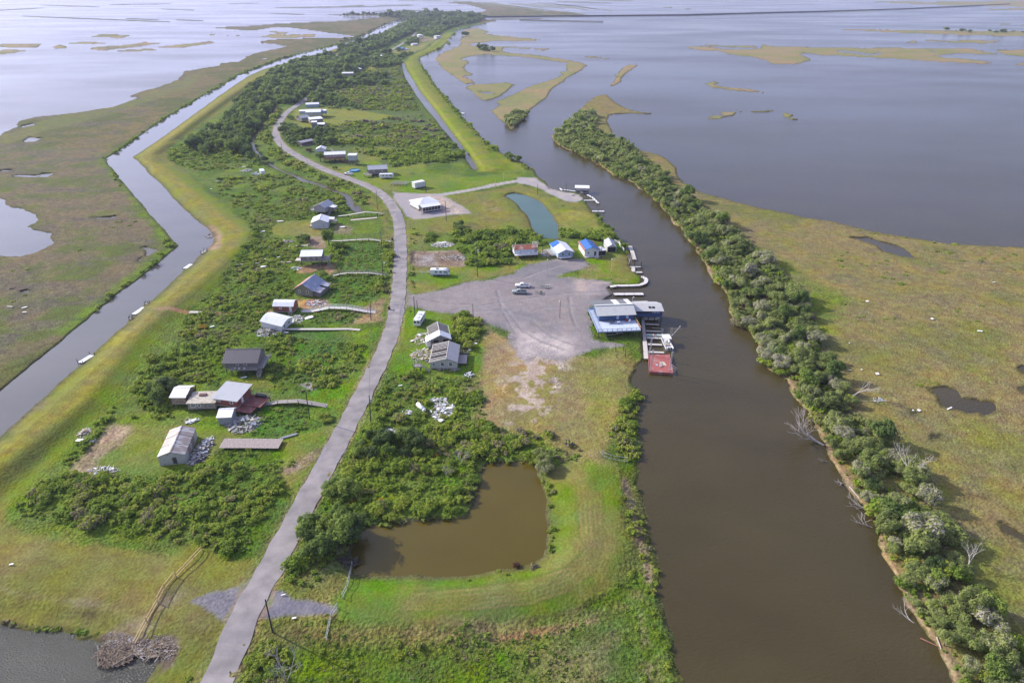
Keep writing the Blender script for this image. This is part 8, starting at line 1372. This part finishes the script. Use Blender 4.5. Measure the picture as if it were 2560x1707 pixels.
scatter('tree', 'E', [(660, 380), (640, 320), (760, 240), (900, 200), (1000, 140), (1500, 130), (1500, 200), (1200, 220), (1250, 380), (1100, 360), (950, 350), (930, 390), (760, 400)], 4.6, 2.4, 3.6, (.9, 1.4), tint=(.1, .6), dens=.85); scatter('tree', 'E', [(810, 430), (840, 430), (850, 440), (815, 440)], 6, 4.2, 4.8, (1.2, 1.4), tint=(.2, .3), lab=5)
scatter('tree', 'E', [(740, 540), (830, 540), (830, 580), (750, 580)], 4, 2.6, 3.2, tint=(0, .15), lab=6); scatter('tree', 'E', [(670, 640), (880, 640), (940, 760), (900, 900), (800, 900), (720, 800), (660, 740)], 3.6, 2.0, 3.0, tint=(0, .5)); scatter('tree', 'E', [(900, 720), (1200, 680), (1300, 720), (1280, 860), (1100, 900), (1080, 830), (900, 790)], 3.8, 1.8, 2.8, tint=(.1, .6), dens=.8)
scatter('tree', 'E', [(1080, 1050), (1140, 1050), (1140, 1080), (1080, 1080)], 5, 2.6, 2.8, (1.2, 1.3), tint=(.5, .6), lab=7); scatter('tree', 'E', [(1260, 1130), (1360, 1140), (1350, 1160), (1270, 1160)], 3.5, 1.7, 2.1, (1.2, 1.4), tint=(.4, .6))
scatter('shrub', 'E', [(1230, 640), (1400, 600), (1900, 620), (2352, 640), (2352, 860), (1800, 860), (1300, 860), (1200, 760)], 2.7, 1.0, 2.0, tint=(.05, .9), dens=.75, clump=10); scatter('shrub', 'E', [(1900, 980), (2352, 900), (2700, 960), (2700, 1080), (2352, 1060), (1990, 1120), (1900, 1040)], 2.6, 1.4, 2.4, tint=(0, .4), dens=.9)
scatter('shrub', 'B', [(0, 980), (300, 960), (700, 940), (830, 1030), (860, 1090), (760, 1090), (420, 1140), (330, 1100), (0, 1010)], 2.6, 1.0, 2.2, tint=(0, .5), dens=.7, clump=9); scatter('shrub', 'B', [(0, 500), (400, 460), (540, 740), (100, 760), (-150, 740), (-350, 640), (-200, 560)], 3.0, .9, 2.0, tint=(.0, .9), dens=.75, clump=12); scatter('shrub', 'B', [(0, 840), (600, 790), (760, 960), (0, 980), (-50, 900)], 3.0, .9, 1.8, tint=(.1, .95), dens=.6, clump=10)
scatter('tree', 'E', [(1330, 110), (1620, 30), (1900, 60), (1900, 180), (1500, 160), (1260, 160)], 5, 2.0, 3.4, tint=(.1, .6), dens=.7); scatter('tree', 'E', [(1000, 350), (1250, 280), (1500, 380), (1700, 440), (1500, 440), (1100, 390)], 4.6, 2.2, 3.2, tint=(.1, .6), dens=.8); scatter('shrub', 'E', [(1300, 200), (1800, 180), (2200, 150), (2300, 460), (1900, 470), (1600, 440), (1300, 330)], 3.2, .8, 1.8, tint=(.05, .7), dens=.6, clump=14)
scatter('shrub', 'E', [(500, 880), (640, 900), (680, 960), (860, 1060), (1100, 1180), (1230, 1270), (1120, 1290), (900, 1180), (700, 1090), (540, 990)], 2.4, 1.2, 2.1, tint=(.2, .6), dens=.8); scatter('shrub', 'E', [(480, 600), (560, 560), (640, 420), (680, 460), (600, 600), (560, 780), (540, 880), (430, 820), (440, 700)], 2.6, 1.3, 2.3, tint=(.2, .65), dens=.8); scatter('shrub', 'E', [(1240, 1240), (1550, 1330), (1700, 1480), (1620, 1500), (1480, 1420), (1240, 1320)], 2.4, 1, 1.8, tint=(.1, .8), dens=.7)
scatter('tree', 'T', [(0, 780), (250, 730), (560, 640), (850, 560), (880, 640), (640, 660), (660, 720), (900, 700), (1000, 720), (1050, 830), (800, 860), (540, 900), (500, 830), (240, 820), (0, 860)], 5.5, 2.4, 4.0, (.9, 1.3), tint=(.1, .6), dens=.8); scatter('tree', 'T', [(1050, 720), (1250, 650), (1200, 620), (1000, 680)], 5, 2, 3, dens=.8); scatter('tree', 'T', [(1220, 270), (1450, 170), (1900, 190), (1720, 270), (1600, 360), (1400, 340), (1300, 300)], 6, 2.6, 4.4, tint=(.2, .6), dens=.8)
scatter('tree', 'T', [(1180, 400), (1310, 400), (1310, 470), (1200, 490), (1100, 480), (1120, 410)], 6, 3, 4, tint=(.1, .4), dens=.8); scatter('tree', 'T', [(1350, 30), (2300, 30), (2352, 110), (1900, 200), (1500, 150)], 9, 3.5, 5.5, tint=(0, .5), dens=.7); scatter('tree', 'B', [(0, 108), (300, 108), (500, 100), (740, 98), (930, 110), (1000, 138), (700, 200), (560, 190), (430, 128), (250, 118)], 13, 5, 8, (.9, 1.3), tint=(0, .3), dens=.85)
scatter('tree', 'T', [(940, 590), (1010, 590), (1010, 610), (940, 610)], 6, 3, 3.6, tint=(0, .2)); scatter('tree', 'B', [(930, 335), (1000, 335), (1060, 358), (980, 352)], 7, 3, 4.5, tint=(0, .2)); scatter('tree', 'B', [(835, 238), (870, 238), (870, 255), (840, 255)], 8, 5, 6, tint=(0, .2)); scatter('tree', 'B', [(1040, 122), (1110, 122), (1110, 138), (1040, 138)], 14, 5, 7, tint=(0, .2)); scatter('tree', 'C', [(1650, 212), (2500, 222), (2500, 236), (1650, 218)], 16, 3, 6, (.6, .9), tint=(0, .3), dens=.4)
scatter('willow', 'B', [(1120, 800), (1200, 770), (1290, 760), (1270, 800), (1210, 850), (1170, 870)], 3.6, 1.8, 2.6, tint=(0, .5)); scatter('tree', 'B', [(1130, 1100), (1170, 1040), (1220, 1060), (1260, 1110), (1200, 1120)], 4, 3, 3.8, (1, 1.2), tint=(0, .3), lab=8); scatter('shrub', 'B', [(1200, 1110), (1260, 1110), (1330, 1160), (1270, 1160)], 2.4, 1.2, 2); 
# banks of the canals
scatter('shrub', 'D', [(740, 1500), (930, 1290), (1080, 1170), (1350, 980), (1460, 860), (1500, 700), (1600, 760), (1560, 840), (1440, 930), (1300, 1040), (1060, 1210), (900, 1350)], 2.0, .7, 1.5, tint=(.1, .6), dens=.7); scatter('shrub', 'A', [(700, 1080), (800, 1020), (1000, 880), (1250, 725), (1530, 570), (1620, 510), (1900, 402), (2352, 288), (2352, 296), (1900, 410), (1530, 582), (1250, 742), (1000, 905), (740, 1090)], 2.4, .8, 1.7, tint=(0, .5), dens=.8)
scatter('shrub', 'D', [(1000, 60), (1060, 90), (1130, 240), (1060, 230)], 2.4, .6, 1.2); scatter('tree', 'B', [(0, 283), (140, 250), (250, 192), (420, 128), (430, 132), (260, 198), (140, 257), (0, 296)], 6, 1.6, 2.6, tint=(0, .4), dens=.8); scatter('shrub', 'J', [(640, 640), (900, 380), (1050, 200), (1080, 60), (1000, 100), (820, 290), (560, 600)], 1.6, .6, 1.2, dens=.75, tint=(0, .5)); scatter('shrub', 'D', [(2300, 640), (2290, 760), (2180, 920), (2330, 960), (2360, 640)], 2.0, .7, 1.4, dens=.7)
scatter('shrub', 'B', [(545, 405), (580, 470), (660, 590), (720, 660), (840, 800), (900, 860), (960, 930), (1080, 1030), (1060, 1035), (880, 870), (800, 790), (640, 590), (560, 470)], 2.6, .9, 2.0, tint=(0, .5), dens=.75); scatter('shrub', 'B', [(640, 345), (735, 300), (775, 235), (800, 206), (1000, 156), (1000, 162), (800, 215), (760, 300), (700, 350), (560, 390)], 4, 1.2, 2.6, tint=(0, .4), dens=.8)
scatter('shrub', 'B', [(1000, 950), (1060, 990), (1100, 1030), (980, 1040), (950, 980)], 3, .8, 1.6, tint=(.2, .6), dens=.6); scatter('shrub', 'Q', [(1050, 0), (1280, 30), (1560, 80), (1860, 130), (2352, 155), (2352, 175), (1850, 150), (1500, 95), (1200, 40)], 3.0, .6, 1.3, (.5, .8), tint=(.1, .6), dens=.5)
# band across the river
BANDP = Z('B', [(1470, 945), (1500, 900), (1560, 840), (1640, 790), (1740, 785), (1745, 860), (1720, 900), (1850, 935), (1960, 1010), (2050, 1080), (2130, 1176)]) + Z('P', [(1100, 0), (1200, 120), (1280, 190), (1370, 280), (1480, 370), (1560, 450), (1640, 520)]) + Z('Q', [(330, 40), (500, 150), (620, 280), (740, 380), (820, 480), (900, 600), (930, 720), (930, 850), (1050, 1000), (1120, 1150), (1230, 1300), (1350, 1420), (1450, 1559)]) + \
    Z('R', [(1290, 190), (1420, 340), (1490, 500), (1570, 650), (1660, 810), (1780, 1000), (1900, 1200), (2060, 1430), (2300, 1800), (1760, 1800)]) + [(p[0] + 4, p[1]) for p in east_bank[66:0:-1]]
BANDP = [p for p in BANDP]
scatter('willow', '0', BANDP, 2.9, 1.4, 2.7, (.8, 1.45), tint=(0, .6), dens=.9); scatter('shrub', '0', BANDP, 2.9, 1.1, 2.2, (.9, 1.4), tint=(.1, .6), dens=.8); scatter('tree', '0', BANDP, 9, 2.0, 3.2, (1, 1.4), tint=(.4, .6), dens=.7); scatter('tuft', '0', BANDP, 2, .7, 1.2, tint=(0, .9), dens=.7)
scatter('tree', 'Q', [(980, 1010), (1090, 1010), (1090, 1100), (1000, 1100)], 8, 3.6, 3.9, (1.4, 1.6), tint=(.55, .6), lab=9)
scatter('willow', 'Q', [(240, 640), (400, 640), (430, 720), (300, 700)], 4, 2.6, 3.2, tint=(.1, .3)); scatter('shrub', 'Q', [(90, 215), (160, 200), (170, 235), (110, 235)], 2.5, 1.8, 2.2, tint=(0, .2))
WILD = [('I', [(360, 190), (1100, 190), (1300, 420), (1900, 470), (2120, 500), (2100, 700), (1850, 930), (1300, 1000), (1130, 820), (1100, 480), (760, 520), (720, 740), (700, 900), (360, 880), (0, 900), (-200, 1000), (-150, 800), (0, 700), (200, 500)]), ('J', T1),
  ('F', [(330, 300), (1000, 60), (1400, 60), (1480, 220), (1000, 330), (620, 350), (540, 540), (900, 560), (900, 860), (820, 1000), (820, 1260), (560, 1260), (420, 1560), (-400, 1560), (-200, 1200), (150, 800), (330, 600)]), ('F', [(1250, 600), (1500, 600), (1980, 600), (1980, 900), (1930, 1180), (1740, 1260), (1350, 1350), (1160, 1150), (1320, 850)]), ('F', [(1050, 1420), (1700, 1420), (1500, 1552), (1000, 1552)]),
  ('I', [(1090, 1120), (1550, 1130), (1550, 1330), (1300, 1440), (950, 1430), (1000, 1250)]), ('M', [(330, 820), (1180, 860), (1400, 900), (1400, 1150), (1480, 1450), (1800, 1540), (200, 1570), (170, 1400), (250, 1150), (200, 1000)]), ('L', [(-120, 1250), (130, 1050), (800, 980), (1500, 1130), (2100, 1050), (2350, 1150), (2350, 1700), (-200, 1700)]),
  ('S', [(400, 1230), (900, 1160), (1400, 1000), (1600, 950), (1720, 900), (1860, 1600), (300, 1650)]), ('N', [(620, 90), (1380, 90), (1500, 130), (2250, 300), (2050, 380), (1530, 335), (1420, 690), (960, 765), (560, 880), (170, 1170), (30, 1140), (340, 500), (480, 260)]), ('M', [(1000, 160), (1150, 110), (1350, 180), (1430, 300), (1350, 500), (1180, 530), (1090, 440), (1090, 250)])]
for q in WILD: ls = q[0] in ('L', 'S'); scatter('tuft', q[0], q[1], .85 if ls else 1.35, .28 if ls else .5, .55 if ls else .95, (.7, 1.2), tint=(0, .75), dens=.8)
scatter('tuft', 'E', [(1150, 640), (1900, 600), (2352, 640), (2352, 900), (1500, 880)], 2.6, .8, 1.5, tint=(0, .8), dens=.7); scatter('tuft', 'A', [(1150, 1080), (1400, 900), (1760, 640), (2352, 390), (2352, 440), (1700, 800), (1800, 1140), (1300, 1170)], 2.6, .8, 1.4, tint=(0, .7), dens=.7)
scatter('tuft', 'K', [(0, 985), (250, 1010), (450, 1040), (700, 1080), (900, 1100), (900, 1130), (500, 1085), (0, 1030)], .8, .4, .7, tint=(.2, .9))
# low dark marsh tufts
scatter('shrub', 'D', [(0, 900), (700, 600), (1300, 500), (1400, 900), (900, 1300), (300, 1500), (-300, 1700)], 4.6, .5, 1.1, (.35, .5), tint=(.3, .8), dens=.3, clump=14); scatter('shrub', 'Q', [(1000, 100), (2352, 200), (2352, 1500), (1500, 1500), (1200, 1000)], 5.5, .5, 1.1, (.35, .5), tint=(.2, .7), dens=.3, clump=16)

LABELS = {1: ('large dark broadleaf tree crowding the near corner of the olive pond', 'dark trees at the near pond corner'), 2: ('pale grey green bushy willow at the top right corner of the olive pond', 'willow stems at the pond corner'), 3: ('round green tree behind the patched roof board house', 'round trees by the board house'), 4: ('small upright tree beside the bare clay patch and second footbridge', 'upright tree'),
          5: ('big spreading oak over the road, left of the white roof group', 'oak by the bend'), 6: ('dark round tree at the tight road bend before the white roof group', 'tree at the bend'), 7: ('round light green lollipop tree left of the red deck camp', 'round tree'), 8: ('dark green tree clump standing alone on the river edge beyond the gravel road', 'riverside clump'), 9: ('tallest bright green tree in the band across the river', 'tall green tree')}
LIM = {'shrub': 290, 'tree': 250, 'willow': 270, 'tuft': 0}
DEF = {'shrub': ('shrub', 'bushy green shrub crowded among its like in the thickets', 'shrub', 'green shrubs of the thickets'), 'tree': ('broadleaf_tree', 'broad dark green tree merging with its like in the belts left of the river', 'tree', 'broadleaf trees in the belts'),
       'willow': ('willow_tree', 'grey green willow with bare twigs in the dense band across the river', 'tree', 'willows in the band across the river')}
trunk_b = MB(); trunk_b.cyl((0, 0, -.3), (.05, .03, .5), .075, .05, 7)
for a, (dx, dy, dz) in enumerate([(.35, .1, .85), (-.3, .25, .9), (.02, -.38, .8), (-.1, -.05, 1.0)]): trunk_b.cyl((.04, .03, .42), (dx, dy, dz), .04, .015, 5)
tm = bpy.data.meshes.new('trunk'); tm.from_pydata(trunk_b.v, [], trunk_b.f); tm.materials.append(bark)
DEF['tuft'] = ('tuft', '', '', '')
crowns = {k: [np_mesh(k + '_crown', v, t, LM[(k, 1)]) for v, t in PR[(k, 2)]] for k in DEF if k != 'tuft'}
def rsz(p): 
    a, b = Pj(p[0], p[1], p[2]); d = (math.cos(PITCH) * p[1] + math.sin(PITCH) * (HC - p[2])); return (p[3] / d) * (1 if (-60 < a < 2620 and -20 < b < 1800) else .01) + (10 if p[6] else 0)
seen = {}
for kind, pl_ in PLANTS.items():
    pl_.sort(key=rsz, reverse=True); nm, lb, ct, gr = DEF[kind]
    for i, p in enumerate(pl_[:LIM[kind]]):
        X, Y, z, s, sz, tn, lab = p; l_, g_ = (lb, gr)
        if lab: l_, g_ = LABELS[lab]; 
        me = crowns[kind][int(RNG.integers(6))]; rz = float(RNG.uniform(0, 6.28))
        if kind == 'shrub': o = bpy.data.objects.new(nm, me); C.objects.link(o); o.location = (X, Y, z - .1); o.scale = (s * rnd(.75, 1.3), s * rnd(.75, 1.2), sz); o.rotation_euler = (rnd(-.12, .12), rnd(-.12, .12), rz)
        else:
            o = bpy.data.objects.new(nm, None); C.objects.link(o); o.location = (X, Y, z); o.rotation_euler = (rnd(-.16, .16), rnd(-.16, .16), rz); o.scale = (s * rnd(.75, 1.25), s * rnd(.8, 1.2), sz)
            c = bpy.data.objects.new('crown', me); C.objects.link(c); c.parent = o; c.location.z = .25
            c = bpy.data.objects.new('trunk', tm); C.objects.link(c); c.parent = o
        tag(o, l_, ct, g_)
    rest = pl_[LIM[kind]:]; VV = []; TT = []
    for p in rest:
        X, Y, z, s, sz, tn, lab = p; d = math.cos(PITCH) * Y + math.sin(PITCH) * HC; lod = 1 if d < 420 else 0
        v, t = PR[(kind, lod)][int(RNG.integers(6))]; a = RNG.uniform(0, 6.28); c_, s_ = math.cos(a), math.sin(a)
        q = np.empty_like(v); q[:, 0] = (v[:, 0] * c_ - v[:, 1] * s_) * s + X; q[:, 1] = (v[:, 0] * s_ + v[:, 1] * c_) * s + Y; q[:, 2] = v[:, 2] * sz + z + (.2 * s if kind in ('tree', 'willow') else -.1); VV.append(q); TT.append(np.where(t > .9, t, t + tn))
    if VV:
        o = bpy.data.objects.new({'shrub': 'low_brush', 'tree': 'far_woodland', 'willow': 'willow_thicket', 'tuft': 'tall_grass'}[kind], np_mesh('mass', np.concatenate(VV), np.concatenate(TT), LM[(kind, 0)])); C.objects.link(o)
        tag(o, {'shrub': 'continuous low green and straw coloured brush', 'tree': 'dense far woodland mass along levee and road', 'willow': 'grey green willow mass far along the river bank', 'tuft': 'rank green grass and weeds between the bushes'}[kind], kind='stuff')
open('/tmp/plants.txt', 'w').write(str({k: len(v) for k, v in PLANTS.items()})) if False else print('PLANTS', {k: len(v) for k, v in PLANTS.items()})
# yellow flowering patches and rust bush
gold = leafmat('goldenrod', [(0, (.35, .24, .02)), (1, (.5, .36, .04))], 0); russet = leafmat('russet_leaves', [(0, (.10, .05, .035)), (1, (.18, .10, .07))], 0)
def special(zn, c, s, n, spread, m, name, label, cat='shrub', group=None, sz=.7):
    for i in range(n):
        X, Y, g = gp(*Z(zn, [c])[0]); X += rnd(-spread, spread) if n > 1 else 0; Y += rnd(-spread, spread) * .6 if n > 1 else 0; k = s * rnd(.7, 1.2); v, t = PR[('shrub', 2)][i % 6]; o = bpy.data.objects.new(name, np_mesh(name, v * np.array((k, k, k * sz), np.float32), t * 2, m)); C.objects.link(o); o.location = (X, Y, g); tag(o, label, cat, group)
special('I', (530, 325), 1.3, 4, 2.4, gold, 'flowering_bush', 'yellow flowering patch below the white panel in the left brush', group='upper yellow patch'); special('I', (390, 370), 1.1, 3, 1.8, gold, 'flowering_bush', 'lower left yellow flowering patch in the left brush', group='lower left yellow patch'); special('I', (510, 378), 1.0, 3, 1.8, gold, 'flowering_bush', 'lower right yellow flowering patch in the left brush', group='lower right yellow patch')
special('J', (1000, 690), 1.0, 2, 1, gold, 'flowering_bush', 'yellow flowering bush below the lawn corner scrap', group='lawn corner yellow'); special('N', (1130, 285), .9, 2, 1, gold, 'flowering_bush', 'yellow flowers in the thicket above the olive pond', group='thicket yellow'); special('N', (520, 628), .9, 2, .8, gold, 'flowering_bush', 'orange yellow bush near the road above the olive pond', group='roadside yellow'); special('N', (640, 620), .8, 1, .8, gold, 'flowering_bush', 'small yellow bush right of the orange one above the pond'); special('N', (745, 620), .8, 1, .8, gold, 'flowering_bush', 'rightmost small yellow bush above the olive pond')
special('F', (715, 650), .9, 2, .8, gold, 'flowering_bush', 'orange yellow plants between the two upper board paths', group='board path yellow'); special('E', (1005, 940), 3.2, 1, 0, russet, 'russet_bush', 'large red brown bush beside the small white canopy', sz=1.0); special('S', (592, 672), .8, 1, 0, russet, 'russet_bush', 'small red brown dead shrub at the olive pond rim', sz=1.2); special('N', (1090, 425), 1.0, 1, 0, russet, 'russet_bush', 'small dark red shrub in the pond thicket')
# bare trees
def bare_tree(zn, c, base_dir, L0, seed, label, r0=.22, depth=5, m=None, z=0, name='dead_tree', stems=1):
    r = random.Random(seed); X, Y, g = gp(*Z(zn, [c])[0]); s = MB()
    def grow(p, d, l, rad, k):
        q = p
        for i in range(3):
            d = (d + Vector((r.uniform(-.22, .22), r.uniform(-.22, .22), r.uniform(-.12, .18)))).normalized(); q2 = q + d * l / 3; s.cyl(q, q2, rad * (1 - i * .15), rad * (1 - (i + 1) * .15), 5); q = q2
            if k > 0 and i > 0: dd = (d + Vector((r.uniform(-.9, .9), r.uniform(-.9, .9), r.uniform(-.3, .7)))).normalized(); grow(q, dd, l * .68, rad * .5, k - 1)
        if k > 0: grow(q, (d + Vector((r.uniform(-.5, .5), r.uniform(-.5, .5), r.uniform(-.2, .4)))).normalized(), l * .75, rad * .6, k - 1)
    for i in range(stems): grow(Vector((0, 0, -.2)), (Vector(base_dir) + Vector((r.uniform(-.3, .3) * i, r.uniform(-.3, .3) * i, 0))).normalized(), L0, r0, depth - 1)
    o = s.build(name, m or bleached); o.location = (X, Y, g + z); tag(o, label, 'dead tree')
bare_tree('Q', (985, 1510), (-1, .75, .28), 4.6, 3, 'big bleached fallen tree reaching out over the river', .34, 5, stems=2); bare_tree('Q', (1150, 1200), (.8, .1, .9), 3.6, 5, 'bleached bare tree at the edge of the marsh beside wreckage', .25, 5)
bare_tree('R', (1370, 350), (.05, .2, 1), 3.4, 8, 'pale bare tree standing on the marsh side of the band', .2, 5, stems=2); bare_tree('R', (1160, 640), (-1, .2, .3), 2.2, 9, 'lower grey snag leaning over the river bank', .14, 4, stems=2); bare_tree('R', (1120, 530), (-1, .3, .25), 2.2, 12, 'upper grey snag leaning over the river bank', .14, 4, stems=2)
bare_tree('R', (1430, 1230), (-1, .9, .2), 2.4, 14, 'bare branches on the near river bank', .12, 4); bare_tree('R', (1700, 900), (.3, .2, 1), 2.6, 15, 'pale bare crown on the near marsh side of the band', .16, 5); bare_tree('R', (900, 240), (-1, -.2, .1), 1.8, 16, 'small driftwood branch below the fallen tree', .1, 3)
bare_tree('R', (985, 370), (-.8, -.3, .1), 1.6, 17, 'driftwood sticks on the narrow mud shore', .1, 3, stems=2); bare_tree('H', (1560, 470), (.3, .2, .7), 2.0, 18, 'bleached fallen tree between the dock pieces', .16, 4, stems=3); bare_tree('L', (420, 1560), (.3, .2, .8), 3.0, 20, 'bare pale branches at the lower frame edge', .12, 4, stems=3)
bare_tree('N', (1320, 330), (.4, .1, .6), 1.6, 21, 'bare grey bush right in the pond thicket, upper one', .07, 4, stems=4); bare_tree('N', (1215, 440), (.2, .1, .8), 1.3, 22, 'bare grey bush in the pond thicket, middle one', .06, 4, stems=4); bare_tree('P', (1375, 560), (.1, 0, 1), 2.4, 23, 'bare grey tree above the white tarp across the river', .12, 4, stems=2); bare_tree('Q', (600, 920), (-.2, .1, 1), 2.4, 24, 'bare pale tree in the band across from the slips', .12, 4, stems=2)
for a, b, lb, mm in [((1432, 1302), (1530, 1350), 'red brown pole lying half in the river', mat('red_pole', (.3, .14, .09), .8)), ((1530, 1296), (1558, 1375), 'bleached log standing on the near bank', bleached), ((1010, 400), (1070, 470), 'bleached log along the narrow mud shore', bleached)]:
    p = Vector(gp(*Z('R', [a])[0])); q = Vector(gp(*Z('R', [b])[0])); s = MB(); s.cyl((0, 0, .15), q - p + Vector((0, 0, .25)), .13, .09, 7); o = s.build('driftwood_log', mm); o.location = p; tag(o, lb, 'log')
debris('K', (1450, 1230), 4.6, 2.8, 420, 'heap of brown planks and driftwood right of the rail fence foot', .12, [mat('drift_brown', (.23, .175, .12), .9, var=.3), mat('drift_dark', (.12, .09, .07), .9), mat('drift_brown', (.2, .155, .115)), grey_wood], lmax=1.5, sheets=0); debris('K', (1080, 1290), 3.8, 3.0, 420, 'heap of brown planks and driftwood on the end of the spit', .12, [mat('drift_brown', (.23, .175, .12)), mat('drift_dark', (.12, .09, .07))], lmax=1.4, sheets=0)
rk = MB()
for i in range(900):
    a, b = Z('K', [(random.uniform(940, 1600), random.uniform(1100, 1430))])[0]
    if not pip(Z('K', [(930, 1130), (1050, 1080), (1230, 1150), (1500, 1120), (1630, 1180), (1600, 1330), (1480, 1400), (1360, 1320), (1240, 1310), (1040, 1420), (930, 1410)]), np.array([a]), np.array([b]))[0]: continue
    X, Y, g = gp(a, b); r_ = rnd(.05, .15); vs = [(X + r_ * rnd(.6, 1) * sx, Y + r_ * rnd(.6, 1) * sy, g + (r_ * .7 if sz_ else -.1)) for sz_ in (0, 1) for sx, sy in ((-1, -1), (1, -1), (1, 1), (-1, 1))]; rk.hexa(vs, 1 if rnd(0, 1) < .3 else 0)
tag(rk.build('rubble', [mat('brown_rock', (.2, .155, .115), .9, var=.3), mat('grey_rock', (.27, .26, .27), .85, var=.3)]), 'loose grey and brown rubble on the spit by the near left pond', kind='stuff')
hb = MB(); hb.box(-30000, 30000, -400, 30000, -2.5, 125)
hz = hb.build('haze', bpy.data.materials.new('haze_air')); tag(hz, 'thin summer haze over the lake', kind='stuff')
hm = hz.data.materials[0]; hm.use_nodes = True; ht = hm.node_tree; ht.nodes.clear()
ho = ht.nodes.new('ShaderNodeOutputMaterial'); hv = ht.nodes.new('ShaderNodeVolumePrincipled'); hv.inputs['Density'].default_value = .00008
hv.inputs['Color'].default_value = (.70, .73, 1, 1); hv.inputs['Anisotropy'].default_value = .2
ht.links.new(hv.outputs[0], ho.inputs['Volume'])
